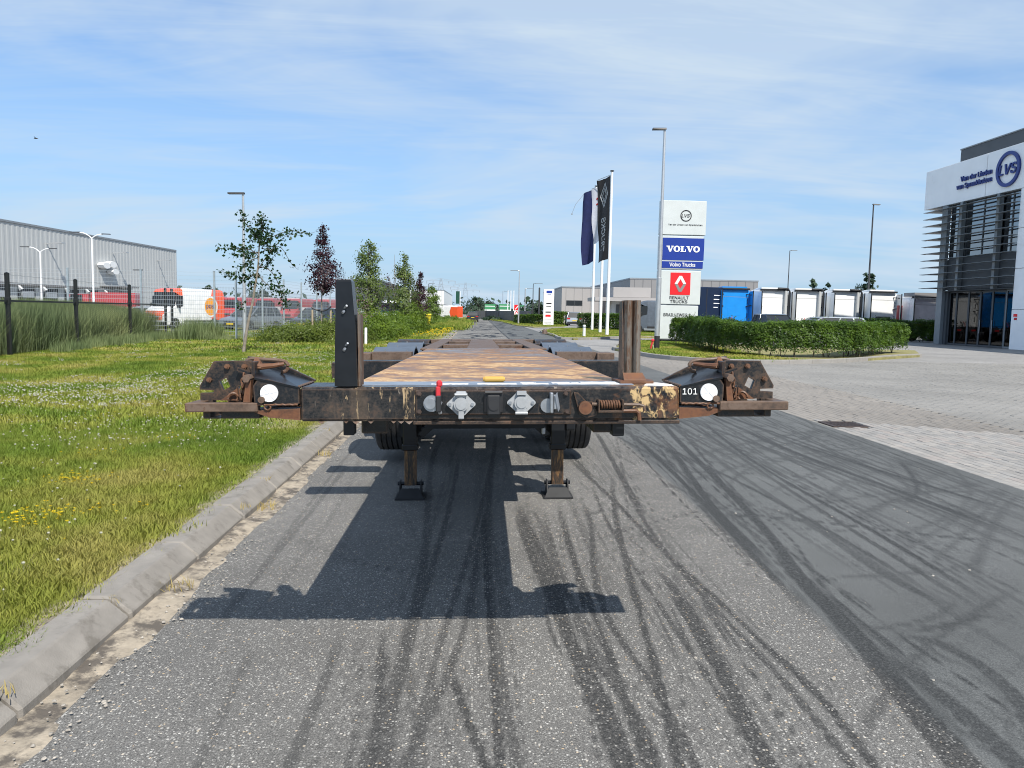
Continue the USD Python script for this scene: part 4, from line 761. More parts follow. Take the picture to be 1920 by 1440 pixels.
# --- folding corner arms, one on each end of the beam
def arm(s):
    X = lambda pts: [(s*u, w) for u, w in pts]
    def pr(mb, pts, a, b): return mb.prism(X(pts), a, b, 'xz')
    a = put(T, 'corner_arm', pr(MB(), [(.803, 1.256), (.803, 1.188), (.86, 1.183), (.988, 1.183), (.992, 1.262), (.975, 1.288), (.935, 1.290)], .004, .026), MAT['black_worn'])
    put(a, 'lower_flange', MB().hull([(s*u, v, w) for u, w in ((.803, 1.116), (.803, 1.166), (.95, 1.160), (.99, 1.158), (.99, 1.150), (.93, 1.128)) for v in (.012, .24)]), MAT['rust'])
    put(a, 'slot_back', pr(MB(), [(.803, 1.187), (.803, 1.167), (.985, 1.163), (.985, 1.182)], .16, .18), MAT['black_matte'])
    put(a, 'top_flange', MB().hull([(s*u, v, w) for u, v, w in ((.802, .0, 1.2575), (.802, .30, 1.2575), (.985, .0, 1.297), (1.06, .30, 1.350), (.802, .0, 1.251), (.802, .30, 1.251), (.985, .0, 1.289), (1.06, .30, 1.342))]), MAT['black_paint'])
    put(a, 'back_web', pr(MB(), [(.80, 1.2575), (.80, 1.265), (1.00, 1.362), (1.10, 1.372), (1.10, 1.30), (1.06, 1.29)], .305, .322), MAT['black_worn'])
    o = dv([(1.208, 1.262), (1.147, 1.367), (.995, 1.370), (.96, 1.30), (.975, 1.19), (1.205, 1.190), (1.205, 1.235), (1.150, 1.237), (1.150, 1.247), (1.206, 1.249)], .14)
    pl = Polygon(X(o)).difference(Polygon(X(dv([(1.082, 1.262), (1.112, 1.245), (1.126, 1.284), (1.098, 1.300)], .14)))).difference(Polygon(X(dv([(1.095, 1.205), (1.155, 1.206), (1.155, 1.194), (1.095, 1.194)], .14))))
    pl = pl.difference(Polygon(X(dv([(1.03, 1.25), (1.045, 1.245), (1.05, 1.262), (1.04, 1.265)], .14))))
    put(a, 'end_plate', MB().prism(pl, .14, .165, 'xz'), MAT['black_rust'])
    put(a, 'plate_rib', MB().cbox(min(s*1.0, s*1.015), max(s*1.0, s*1.015), .06, .139, 1.20, 1.36, .002), MAT['black_worn'])
    put(a, 'front_bar', MB().cbox(min(s*.975, s*1.272), max(s*.975, s*1.272), -.004, .045, 1.154, 1.191, .003), MAT['rust_brown'])
    put(a, 'side_bar', MB().cbox(min(s*1.225, s*1.272), max(s*1.225, s*1.272), .046, .25, 1.156, 1.190, .003), MAT['rust_brown'])
    put(a, 'under_bar', MB().cbox(min(s*.975, s*1.135), max(s*.975, s*1.135), .03, .20, 1.122, 1.1535, .003).cbox(min(s*1.18, s*1.21), max(s*1.18, s*1.21), .03, .20, 1.122, 1.1535, .003).box(min(s*1.136, s*1.179), max(s*1.136, s*1.179), .03, .20, 1.122, 1.128), MAT['black_rust'])
    put(a, 'lug', MB().hull([(s*u, v, w) for u, w in ((1.012, 1.192), (1.04, 1.192), (1.025, 1.285), (1.005, 1.285)) for v in (.02, .05)]), MAT['rust'])
    put(a, 'lug', MB().hull([(s*u, v, w) for u, w in ((1.045, 1.192), (1.075, 1.192), (1.045, 1.27), (1.02, 1.27)) for v in (.07, .10)]), MAT['rust'])
    put(a, 'lug_pin', MB().disc((s*1.02, -.0, 1.292), .017, 'y', .07, 6), MAT['rust_brown'])
    r = put(a, 'reflector', MB().disc((s*.925, -.007, 1.232), .0365, 'y', .0105, 32), MAT['reflector'], label='round white reflector')
    for k in range(6):
        q = k*math.pi/3+.2; put(r, 'facet_ridge', MB().bar((s*.925, -.0075, 1.232), (s*.925+.034*math.cos(q), -.0075, 1.232+.034*math.sin(q)), .003, .003, (0, 1, 0)), MAT['reflector'])
    k = (TY+.2)/TY
    hp = dv([(.87, 1.325), (.848, 1.330), (.842, 1.348), (.852, 1.364), (.87, 1.370), (.95, 1.376), (1.0, 1.375), (1.014, 1.366), (1.006, 1.352), (.985, 1.333)], .2)
    put(a, 'grab_handle', MB().tube([(s*u, .2, w) for u, w in spline(hp, 40)], .0085, 8), MAT['rust_brown'])
    put(a, 'pin_lever', MB().tube([(s*.905, .17, 1.345), (s*.95, .15, 1.338), (s*.99, .12, 1.335), (s*1.02, .10, 1.345)], [.008, .011, .014, .010], 8).hull([(s*u, v, w) for u, v, w in ((.985, .10, 1.33), (1.03, .10, 1.33), (1.02, .14, 1.375), (1.005, .14, 1.375), (.985, .16, 1.33), (1.03, .16, 1.33))]), MAT['rust'])
    put(a, 'pin_eye', MB().tube([(s*(.935+.013*math.cos(t)), .005, 1.172+.010*math.sin(t)) for t in np.linspace(0, 6.3, 14)], .0035, 6), MAT['rust'])
    # hinge, bolts, welds and loose ironwork of the arm
    put(a, 'hinge_pin', MB().tube([(s*.955, .0, 1.205), (s*.955, -.016, 1.205)], .014, 12), MAT['rust_brown'])
    for u_, w_ in dv([(1.02, 1.345), (1.09, 1.345), (1.165, 1.29), (1.0, 1.215)], .14): put(a, 'bolt', MB().tube([(s*u_, .14, w_), (s*u_, .126, w_)], .012, 6).tube([(s*u_, .126, w_), (s*u_, .119, w_)], .007, 8), MAT['rust'])
    put(a, 'weld_bead', MB().tube(np.stack([np.full(22, s*.804), np.linspace(.004, .27, 22), 1.2585+.0015*np.sin(np.arange(22)*2.1)], 1), .0055, 6), MAT['rust_brown'])
    put(a, 'weld_bead', MB().tube(np.stack([s*np.linspace(.81, .985, 18), np.full(18, .004), 1.183+.0015*np.sin(np.arange(18)*2.3)], 1), .0045, 6), MAT['rust'])
    put(a, 'stiffener', MB().hull([(s*u, v, w) for u, w in ((1.085, 1.192), (1.16, 1.192), (1.10, 1.235), (1.088, 1.245)) for v in (.10, .112)]), MAT['rust'])
    put(a, 'hook', MB().tube(spline([(s*1.09, .09, 1.192), (s*1.085, .09, 1.215), (s*1.10, .085, 1.225), (s*1.118, .08, 1.212), (s*1.12, .08, 1.197)], 14), .006, 6), MAT['rust'])
    put(a, 'cross_plate', MB().hull([(s*u, v, w) for u, w in ((1.0, 1.305), (1.085, 1.335), (1.09, 1.32), (1.005, 1.285)) for v in (.105, .118)]), MAT['black_worn'])
    for j in range(5): put(a, 'chain_link', MB().tube([(s*(1.045+.004*j)+.009*math.cos(t)*(j % 2), .06+.009*math.cos(t)*(1-j % 2), 1.30-.022*j+.014*math.sin(t)) for t in np.linspace(0, 2*np.pi, 13)], .0032, 5), MAT['rust'])
    put(a, 'bar_gusset', MB().hull([(s*u, v, w) for u, v, w in ((1.175, .046, 1.158), (1.224, .046, 1.158), (1.224, .10, 1.158), (1.175, .046, 1.170), (1.224, .046, 1.170), (1.224, .10, 1.170))]), MAT['rust_brown'])
    return a
arm(-1); ra = arm(1)
v_, f_ = text('101', .026, .001, False); put(ra, 'lettering', (np.stack([v_[:, 0]+.845, .003-v_[:, 2], v_[:, 1]+1.222], 1), f_), MAT['tape_white'])
for k in range(22):                             # flakes of mud and torn rust under the front edge
    u_ = rs.uniform(-.79, .79); r_ = rs.uniform(.004, .014)
    if k < 22: put(T, 'rust_flake', MB().hull([(u_-r_, .0, 1.1115), (u_+r_*1.4, .002, 1.1115), (u_+r_*.3, -.006, 1.1115-r_*.9), (u_, .012, 1.1115), (u_-r_*.5, .004, 1.1115-r_*.4)]), MAT['black_rust'])

# ================================================================ BUILDINGS
def facing_left(v, x, y, z): return np.stack([x-v[:, 2], y-v[:, 0], z+v[:, 1]], 1)      # lettering on a wall that faces -x
def facing_us(v, x, y, z): return np.stack([x+v[:, 0], y-v[:, 2], z+v[:, 1]], 1)        # lettering on a wall that faces -y
BX = 29.6
B = thing('showroom_building', 'two-storey truck showroom with white fascia, louvred glass corner and dark parapet', 'building')
put(B, 'core', MB().box(BX+1.6, 52, 18, 48.6, GR-.05, 8.9), MAT['interior'])
put(B, 'floor_slab', MB().box(BX+.31, BX+1.59, 41.8, 48.4, 3.55, 5.45), MAT['facade_dark'])
for k, (y0, y1) in enumerate(((18., 30.), (30.02, 38.), (38.02, 44.7), (44.72, 50.9))): put(B, 'fascia_panel', MB().cbox(BX, BX+.7, y0, y1-.012, 8.92, 11.40, .01), MAT['facade_white'])
put(B, 'fascia_return', MB().cbox(BX+.71, 54, 50.2, 50.88, 8.92, 11.40, .01), MAT['facade_white'])
put(B, 'soffit', MB().box(BX+.71, 52, 48.61, 50.19, 8.94, 9.05), MAT['column_grey'])
put(B, 'roof', MB().box(BX+.71, 52, 18, 50.19, 11.1, 11.2), MAT['facade_dark'])
for y0, y1 in ((18, 30.), (30, 40), (40, 48.75)): put(B, 'parapet', MB().cbox(BX+.9, BX+1.2, y0+.01, y1, 11.21, 12.42, .01), MAT['facade_dark'])
put(B, 'parapet', MB().cbox(BX+1.21, 50, 48.45, 48.75, 11.21, 12.42, .01), MAT['facade_dark'])
put(B, 'parapet_cap', MB().cbox(BX+.86, BX+1.24, 18, 48.8, 12.425, 12.50, .01), MAT['roof_edge'])
for z0, z1 in ((GR, 2.3), (2.31, 4.55), (4.56, 6.75), (6.76, 8.91)): put(B, 'white_pier', MB().cbox(BX-.02, BX+.6, 34.2, 41.62, z0, z1-.012, .008), MAT['facade_white'])
put(B, 'corner_column', MB().cbox(BX+.28, BX+.85, 48.05, 48.75, GR, 3.52, .01), MAT['facade_dark'])
put(B, 'corner_column', MB().cbox(BX+.05, BX+.27, 48.3, 48.9, GR, 8.91, .01), MAT['column_grey'])
for y in (46.86, 43.47): put(B, 'facade_column', MB().cbox(BX-.02, BX+.26, y-.12, y+.12, 3.5, 8.91, .01), MAT['column_grey'])
put(B, 'facade_beam', MB().cbox(BX+.02, BX+.24, 41.64, 48.29, 3.46, 3.499, .005), MAT['facade_dark'])
for k, z in enumerate(np.linspace(3.72, 8.66, 12)):
    put(B, 'louvre', MB().prism([(BX-.30, z-.012), (BX-.02, z-.03), (BX-.02, z+.022), (BX-.30, z+.004)], 41.64, 50.45, 'xz'), MAT['louvre'])
    put(B, 'louvre_return', MB().hull([(x, y, zz) for x, y, zz in ((BX-.018, 49.2, z-.03), (BX-.018, 49.2, z+.022), (BX-.018, 50.4, z-.012), (BX-.018, 50.4, z+.004), (BX+8, 49.2, z-.03), (BX+8, 49.2, z+.022), (BX+8, 50.4, z-.012), (BX+8, 50.4, z+.004))]), MAT['louvre'])
ys_ = [41.64, 42.6, 43.6, 45.1, 46.7, 47.5, 48.28]
for y0, y1 in zip(ys_[:-1], ys_[1:]):
    w_ = put(B, 'window', MB().cbox(BX+.30, BX+.38, y0, y0+.05, 5.5, 8.9, .004).cbox(BX+.30, BX+.38, y1-.05, y1, 5.5, 8.9, .004).box(BX+.31, BX+.37, y0+.051, y1-.051, 5.5, 5.56).box(BX+.31, BX+.37, y0+.051, y1-.051, 8.84, 8.9), MAT['facade_dark'])
    put(w_, 'pane', MB().box(BX+.33, BX+.35, y0+.051, y1-.051, 5.561, 8.839), MAT['window_glass'])
for y0, y1 in zip((41.64, 43.6, 46.8), (43.58, 46.78, 48.28)): put(B, 'spandrel', MB().cbox(BX+.27, BX+.30, y0, y1, 3.56, 5.49, .004), MAT['facade_dark'])
ys_ = [41.64, 42.75, 43.9, 45.0, 46.1, 47.3, 48.04]
for k, (y0, y1) in enumerate(zip(ys_[:-1], ys_[1:])):
    w_ = put(B, 'glass_door', MB().cbox(BX+.40, BX+.50, y0, y0+.07, GR, 3.45, .004).cbox(BX+.40, BX+.50, y1-.07, y1, GR, 3.45, .004).box(BX+.41, BX+.49, y0+.071, y1-.071, GR+.01, GR+.12).box(BX+.41, BX+.49, y0+.071, y1-.071, 3.36, 3.45), MAT['facade_dark'] if k else MAT['column_grey'])
    put(w_, 'pane', MB().box(BX+.44, BX+.46, y0+.071, y1-.071, GR+.121, 3.359), MAT['door_glass'])
    if k in (1, 2): put(w_, 'handle', MB().tube([(BX+.36, y1-.14, .9), (BX+.36, y1-.14, 1.7)], .015, 6), MAT['alloy'])
put(B, 'door_soffit', MB().box(BX+.245, BX+1.59, 41.64, 48.04, 3.503, 3.54), MAT['facade_dark'])
put(B, 'entrance_floor', MB().box(BX+.51, BX+1.59, 41.64, 48.04, GR-.04, GR+.005), MAT['interior'])
put(B, 'side_wall', MB().box(BX+.86, 50, 48.35, 48.6, GR, 8.9), MAT['facade_dark'])
lg = put(B, 'logo_ring', MB().add(*(lambda m: (facing_left(np.array(m.vertices), BX-.005, 42.78, 10.15), m.faces))(trimesh.creation.extrude_polygon(Polygon(affinity.scale(Polygon([(math.cos(t), math.sin(t)) for t in np.linspace(0, 6.283, 65)[:-1]]), .98, .98).exterior.coords, [[(.79*math.cos(t), .79*math.sin(t)) for t in np.linspace(0, 6.283, 65)[:-1]]]), .10, engine='earcut'))), MAT['logo_blue'])
def italic(v, k=.18): v = v.copy(); v[:, 0] += k*v[:, 1]; return v
v_, f_ = text('LVS', .56, .08); put(B, 'logo_letters', (facing_left(italic(v_)*[1.05, 1, 1], BX-.005, 42.86, 9.88), f_), MAT['logo_blue'])
for t_, zz, yy in (('Van der Linden', 10.16, 45.62), ('van Sprankhuizen', 9.72, 45.78)):
    v_, f_ = text(t_, .29, .07); v_ = v_*[1.36/1.36, 1, 1]; w0 = np.ptp(v_[:, 0]); v_[:, 0] *= (3.3 if t_[0] == 'v' else 2.9)/w0; put(B, 'sign_letters', (facing_left(v_, BX-.005, yy, zz), f_), MAT['logo_blue'])
v_, f_ = text('i', .25, .01); put(B, 'door_notice', MB().box(BX-.03, BX-.021, 41.15, 41.45, 1.9, 2.05), MAT['sign_red'])
put(B, 'door_notice', MB().box(BX-.03, BX-.021, 41.15, 41.38, 1.72, 1.84), MAT['lamp_red'])

# ---- grey warehouse on the left
W0, W1 = np.array([-51.4, 55.]), np.array([-46.9, 122.3]); wd = (W1-W0)/np.linalg.norm(W1-W0); wn = np.array([wd[1], -wd[0]])
wl = np.linalg.norm(W1-W0)
Wr = np.array([[wd[0], -wn[0], 0], [wd[1], -wn[1], 0], [0, 0, 1]])     # local: x along the wall, y into the building
WH = thing('warehouse', 'long grey ribbed warehouse with loading docks on the left', 'building', M=Gf.Matrix4d(wd[0], wd[1], 0, 0, -wn[0], -wn[1], 0, 0, 0, 0, 1, 0, W0[0], W0[1], GL, 1))
put(WH, 'wall', MB().box(0, wl, .06, 60, -.1, 10.0), MAT['clad_grey'])
put(WH, 'roof_edge', MB().box(-.05, wl+.05, -.06, 60.05, 10.005, 10.22), MAT['roof_edge'])
k = 0
while k*.8 < wl: put(WH, 'cladding_rib', MB().hull([(k*.8+a, b, z) for a, b in ((.0, .061), (.12, .028), (.40, .028), (.52, .061)) for z in ((3.7 if k*.8 < 46 else .0), 10.0)]), MAT['clad_grey']); k += 1
for k in range(11):
    x0 = 1.+k*4.15
    put(WH, 'dock_door', MB().box(x0, x0+3.0, -.02, .05, 0, 3.3), MAT['dock_dark'])
    put(WH, 'dock_divider', MB().box(x0+3.05, x0+4.1, -.05, .05, 0, 3.5), MAT['clad_grey'])
    put(WH, 'dock_bumper', MB().box(x0+.5, x0+2.5, -.25, -.03, 2.2, 2.9), MAT['mast_grey'])
put(WH, 'dock_canopy', MB().box(0, 47, -.5, .05, 3.52, 3.72), MAT['clad_mid'])
for k in range(11): put(WH, 'dock_lamp', MB().hull([(4.5+k*4.15+a, b, c) for a, b, c in ((0, -.55, 3.45), (.4, -.55, 3.45), (0, -.9, 3.1), (.4, -.9, 3.1), (.2, -.55, 2.9))]), MAT['sign_white'])
def wallpt(px_, py_):                             # where the view through a photo point meets the wall
    d = ray(px_, py_); n3 = np.array([wn[0], wn[1], 0]); t = ((np.r_[W0, 0]-c_p)@n3)/(d@n3); p = c_p+d*t; return (p[:2]-W0)@wd, p[2]-GL
for x_, y_ in ((88, 455), (212, 473), (296, 487)):
    a, z = wallpt(x_, y_); put(WH, 'wall_lamp', MB().bar((a, 0, z-.1), (a, -1.4, z), .12).box(a-.35, a+.35, -1.9, -1.4, z-.06, z+.06), MAT['mast_grey'])
a, z = wallpt(199, 503)
for dx_, dz_, r_ in ((-1.2, .3, .7), (.3, .5, .7), (.9, -.4, .6)): put(WH, 'vent_cowl', MB().hull([(a+dx_+r_*c*1.3, -.02-.8*d, z+dz_+r_*.6*s_) for c, s_ in ((1, 0), (.7, .7), (0, 1), (-.7, .7), (-1, 0), (-.7, -.7), (0, -1), (.7, -.7)) for d in (0, 1)]), MAT['sign_white'])
a, z = wallpt(188, 524); put(WH, 'portal', MB().box(a, a+5., -.03, .05, 0, 3.9).box(a-.2, a+7.4, -1.2, -.04, 3.91, 4.1), MAT['clad_mid']); put(WH, 'portal_column', MB().box(a+5.1, a+5.8, -1.1, -.5, 0, 3.9), MAT['clad_grey'])

def hall(name, label, x0, x1, y0, y1, h, m, z0=GR, windows=(), bands=()):
    b = thing(name, label, 'building', (0, 0, z0)); put(b, 'wall', MB().box(x0, x1, y0, y1, -.1, h), MAT[m]); put(b, 'roof_edge', MB().box(x0-.05, x1+.05, y0-.05, y1+.05, h+.003, h+.2), MAT['roof_edge'])
    for a0, a1, c0, c1 in windows:
        w_ = put(b, 'window', MB().box(a0, a1, y0-.05, y0-.003, c0, c1), MAT['facade_dark']); put(w_, 'pane', MB().box(a0+.08, (a0+a1)/2-.04, y0-.056, y0-.051, c0+.08, c1-.08).box((a0+a1)/2+.04, a1-.08, y0-.056, y0-.051, c0+.08, c1-.08), MAT['glass_back'])
    n = int((x1-x0)/1.2)
    for k in range(min(n, 40)): put(b, 'panel_joint', MB().box(x0+(k+.5)*(x1-x0)/n-.03, x0+(k+.5)*(x1-x0)/n+.03, y0-.012, y0-.002, 0, h-.02), MAT['clad_mid'] if m != 'clad_mid' else MAT['clad_dark'])
    return b
hall('dark_hall', 'dark grey hall behind the bushes and young trees left of the road', -20.6, -14.2, 112, 188, 5.75, 'clad_dark', GL)
hw = hall('white_hall', 'white and grey hall far off behind the red and green young trees', -21, -9., 200, 262, 6.9, 'sign_white', GL); put(hw, 'lower_band', MB().box(-21.02, -8.98, 199.9, 199.99, 0, 3.4).box(-8.99, -8.9, 200, 262, 0, 3.4), MAT['clad_mid'])
hall('grey_office', 'mauve grey block with one strip window behind the white sign pylon', 12.7, 19.0, 118, 152, 5.45, 'clad_light', GR, [(13.4, 15.9, 2.75, 3.55)])
hb = hall('grey_hall', 'wide dark grey hall behind the flagpoles with a lighter front block', 21.6, 40.2, 110, 160, 6.6, 'clad_mid')
put(hb, 'front_block', MB().box(18.1, 23.2, 103.5, 109.7, 3.85, 5.2), MAT['clad_light']); put(hb, 'canopy', MB().box(15.5, 24.5, 102.5, 109.7, 3.3, 3.8), MAT['clad_light'])
put(hb, 'front_wall', MB().box(18.1, 24.5, 104.5, 109.7, 0, 3.29), MAT['clad_grey']); put(hb, 'garage_door', MB().box(18.7, 20.4, 104.42, 104.49, 0, 2.9), MAT['clad_dark']); put(hb, 'garage_door', MB().box(21.2, 22.9, 104.42, 104.49, 0, 2.9), MAT['clad_dark'])
put(hb, 'yellow_sign', MB().box(24.6, 24.9, 103.9, 104.2, 3.4, 5.0), MAT['yellow_paint'])

# ================================================================ SIGNS
PX0, PX1, PY = 9.47, 11.90, 40.6
def zp(y): return at(1283, y, PY)[2]
S1 = thing('sign_pylon', 'tall grey sign pylon with blue and red panels beside the lamp post', 'sign')
put(S1, 'plinth', MB().cbox(PX0+.06, PX1-.10, PY+.06, PY+.36, GR-.02, zp(637), .01), MAT['black_paint'])
for y0, y1, wid in ((376, 440.5, 2.43), (442.5, 505.5, 2.34), (507.5, 571, 2.28), (573, 636, 2.2)):
    put(S1, 'panel', MB().cbox(PX0, PX0+wid, PY, PY+.42, zp(y1), zp(y0), .02), MAT['sign_grey'])
sx = lambda x: at(x, 500, PY)[0]
put(S1, 'brand_panel', MB().box(sx(1241), sx(1318.5), PY-.02, PY-.002, zp(488), zp(446.5)), MAT['sign_blue'])
put(S1, 'brand_panel', MB().box(sx(1241), sx(1317.5), PY-.02, PY-.002, zp(503), zp(490.5)), MAT['sign_blue'])
from shapely import union_all, box as sbox
def slab(ch):
    if ch == 'V': return union_all([Polygon([(.10, 1), (.62, 1), (.90, .30), (.86, 0), (.66, 0)]), Polygon([(1.22, 1), (1.45, 1), (.98, 0), (.72, 0)]), sbox(-.04, .86, .72, 1.0), sbox(1.02, .86, 1.60, 1.0)])
    if ch == 'O': return affinity.scale(Polygon([(math.cos(t), math.sin(t)) for t in np.linspace(0, 6.28, 50)[:-1]]), .74, .53, origin=(0, 0)).difference(affinity.scale(Polygon([(math.cos(t), math.sin(t)) for t in np.linspace(0, 6.28, 50)[:-1]]), .31, .35, origin=(0, 0)))
    return union_all([sbox(.15, 0, .62, 1), sbox(0, .86, .78, 1), sbox(0, 0, 1.22, .14), sbox(1.02, 0, 1.22, .45)])
W = []; cx_ = 0
for ch, wd_ in (('V', 1.56), ('O', 1.55), ('L', 1.3), ('V', 1.56), ('O', 1.5)):
    g_ = slab(ch); g_ = affinity.translate(g_, cx_+(.74 if ch == 'O' else 0), .5 if ch == 'O' else 0); W.append(g_); cx_ += wd_-.02
W = affinity.translate(union_all(W), -cx_/2, -.5); W = affinity.scale(W, 1.78/cx_, .31, origin=(0, 0))
def letters(parent, name, poly, x, z, y, m, d=.012):
    mb = MB()
    for p in getattr(poly, 'geoms', [poly]):
        t_ = trimesh.creation.extrude_polygon(p, d, engine='earcut'); mb.add(facing_us(np.array(t_.vertices), x, y, z), t_.faces)
    return put(parent, name, mb, MAT[m])
letters(S1, 'letters', W, sx(1279.5), zp(467), PY-.021, 'sign_white')
def txt(parent, s, h, x, z, y, m, width=None, bold=True, d=.01):
    v, f = text(s, h, d, bold); w0 = np.ptp(v[:, 0]); v[:, 0] *= (width/w0 if width else 1); return put(parent, 'letters', (facing_us(v, x, y, z), f), MAT[m])
txt(S1, 'Volvo Trucks', .19, sx(1279), zp(499.8), PY-.021, 'sign_white', 1.38)
ring = Polygon([(.30*math.cos(t), .30*math.sin(t)) for t in np.linspace(0, 6.28, 50)[:-1]], [[(.25*math.cos(t), .25*math.sin(t)) for t in np.linspace(0, 6.28, 50)[:-1]]])
letters(S1, 'logo_ring', ring, sx(1282.5), zp(404.5), PY-.002, 'sign_black')
v_, f_ = text('LVS', .17, .01); put(S1, 'letters', (facing_us(italic(v_), sx(1281.5), PY-.002, zp(407.5)), f_), MAT['sign_black'])
txt(S1, 'Van der Linden van Sprankhuizen', .085, sx(1282), zp(423), PY-.002, 'sign_black', 1.80, False)
put(S1, 'brand_panel', MB().box(sx(1258), sx(1295.5), PY-.02, PY-.002, zp(553), zp(511.5)), MAT['sign_red'])
dm = lambda a, b: [(0, b), (a, 0), (0, -b), (-a, 0)]
D_ = Polygon([(-.07, .42), (.07, .42), (.31, 0), (.07, -.42), (-.07, -.42), (-.31, 0)], [[(0, .26), (.15, 0), (0, -.26), (-.15, 0)]])
letters(S1, 'diamond', D_.intersection(sbox(-1, .0, 1, 1)), sx(1276.8), zp(532.5), PY-.021, 'sign_white'); letters(S1, 'diamond', D_.intersection(sbox(-1, -1, 1, -.004)), sx(1276.8), zp(532.5), PY-.021, 'clad_mid')
txt(S1, 'RENAULT', .155, sx(1275.5), zp(561.3), PY-.002, 'sign_black', 1.03); txt(S1, 'TRUCKS', .155, sx(1275), zp(568.6), PY-.002, 'sign_black', .94)
txt(S1, 'BRAILLEWEG 2', .155, sx(1273), zp(593.5), PY-.002, 'sign_black', 1.46)
S2 = thing('white_sign', 'narrow white sign pylon with small blue and red marks by the far hedge', 'sign')
q = G(1028, 611); zq = lambda y: at(1028, y, q[1])[2]; xq = lambda x: at(x, 575, q[1])[0]
put(S2, 'panel', MB().cbox(xq(1019), xq(1038.5), q[1], q[1]+.3, GR-.02, zq(542), .02), MAT['sign_white'])
for x0, x1, y0, y1, m in ((1024, 1034.5, 545, 549.5, 'sign_blue'), (1026, 1033, 551, 552, 'sign_blue'), (1024, 1034, 568, 570, 'sign_black'), (1024, 1033.5, 573.5, 575, 'sign_black'), (1023, 1033, 584, 586.5, 'clad_dark'), (1023, 1033, 590, 594, 'sign_red'), (1021, 1035, 598, 598.6, 'clad_mid'), (1021, 1034, 603.5, 604.4, 'clad_mid'), (1023, 1034, 606.8, 607.8, 'clad_mid')):
    put(S2, 'lettering_bar', MB().box(xq(x0), xq(x1), q[1]-.01, q[1]-.002, zq(y1), zq(y0)), MAT[m])
S3 = thing('road_sign', 'pair of red and white panels on a post before the end of the road', 'sign')
q = G(968, 601); q[1] = 112; z3 = lambda y: at(968, y, 112)[2]; x3 = lambda x: at(x, 580, 112)[0]
put(S3, 'post', MB().tube([(x3(968.5), 112.05, GR), (x3(968.5), 112.05, z3(574))], .05, 8), MAT['galvanised'])
put(S3, 'upper_panel', MB().box(x3(964), x3(973.5), 111.95, 111.98, z3(581.5), z3(571.5)), MAT['sign_red']); put(S3, 'upper_mark', MB().bar((x3(966), 111.945, z3(580)), (x3(972), 111.945, z3(573)), .12, .01, (0, 1, 0)), MAT['sign_white'])
put(S3, 'lower_panel', MB().box(x3(964), x3(973.5), 111.95, 111.98, z3(590), z3(582)), MAT['sign_white'])
for a, b in (((965, 589.5), (968.5, 583)), ((972.5, 589.5), (968.5, 583))): put(S3, 'lower_mark', MB().bar((x3(a[0]), 111.945, z3(a[1])), (x3(b[0]), 111.945, z3(b[1])), .1, .01, (0, 1, 0)), MAT['sign_red'])

# ================================================================ FLAGPOLES AND FLAGS
def pole(x, y, ytop, label, g):
    b = G(x, y); top = at(x+ (y-ytop)*.03, ytop, b[1]); t = thing('flagpole', label, 'flagpole', (b[0], b[1], GR), group=None)
    h = top[2]-GR; put(t, 'mast', MB().tube([(0, 0, 0), (0, 0, h*.5), (0, 0, h)], [.115, .10, .075], 14), MAT['mast_white'], smooth=40)
    put(t, 'cap', MB().tube([(0, 0, h+.002), (0, 0, h+.05), (0, 0, h+.09)], [.09, .15, .11], 12), MAT['black_plastic'])
    return b, h
P1 = pole(1138, 631, 322, 'white flagpole carrying the black flag, nearest of the three', 0)
P2 = pole(1125, 626, 338, 'white flagpole carrying the white and red flag, middle of the three', 0)
P3 = pole(1110, 621, 350, 'white flagpole carrying the navy flag, farthest of the three', 0)
def flagmap(base, h, z1, z0, width, ang, wave, droop, ph):
    def F(a, b, off=0.):
        a, b = np.asarray(a, float), np.asarray(b, float); s = a*width
        dx, dy = math.cos(ang), math.sin(ang); w = wave*np.sin(a*4.2+ph+b*2.6)*a+.05*np.sin(b*9+a*3+ph)*a+off
        return np.stack([base[0]-.09+s*dx*(1-.12*(1-b)*droop)-dy*w, base[1]+s*dy+dx*w, GR+z0+(z1-z0)*b-droop*a*(.35+.0*b)], -1)
    return F
def flag(name, label, F, m, na=10, nb=30, rail=True):
    t = thing(name, label, 'flag'); a, b = np.meshgrid(np.linspace(0, 1, na), np.linspace(0, 1, nb)); v = F(a.ravel(), b.ravel()); i = (np.arange(nb-1)[:, None]*na+np.arange(na-1)).ravel(); f = np.stack([i, i+1, i+na+1, i+na], 1)
    v2 = F(a.ravel(), b.ravel(), .008); put(t, 'cloth', MB().add(v, f).add(v2, f[:, ::-1]), m, smooth=True)
    if rail: put(t, 'top_rail', MB().tube([F(0., 1.)+[0, 0, .04], F(1., 1.)+[0, 0, .04]], .018, 6), MAT['alloy'])
    return t
h1 = P1[1]
F1 = flagmap(P1[0], h1, h1-.25, h1-5.75, 1.35, math.radians(118), .16, .55, .4)
fl = flag('black_flag', 'black banner flag with white diamond and reversed white lettering', F1, MAT['flag_black'])
def onflag(t, F, v, f, m, off):
    put(t, 'print', (F(v[:, 0], v[:, 1], off+v[:, 2]*0), f), m)
for sgn, off in ((1, -.015), (1, .022)):
    v, f = text('TRUCKS', 1., .004); v[:, 0] /= np.ptp(v[:, 0]); bm = trimesh.Trimesh(v, f)
    onflag(fl, F1, np.stack([.72-v[:, 1]*.42, .32+v[:, 0]*.42, v[:, 2]], 1), f, MAT['sign_white'], off)
    for o_, i_ in ((1., .82), (.62, .44)):
        t_ = trimesh.creation.extrude_polygon(Polygon([(x*o_, z*o_) for x, z in dm(.36, .155)], [[(x*i_, z*i_) for x, z in dm(.36, .155)]]), .003, engine='earcut'); v = np.array(t_.vertices)
        onflag(fl, F1, np.stack([.5+v[:, 0], .80+v[:, 1], v[:, 2]], 1), t_.faces, MAT['sign_white'], off)
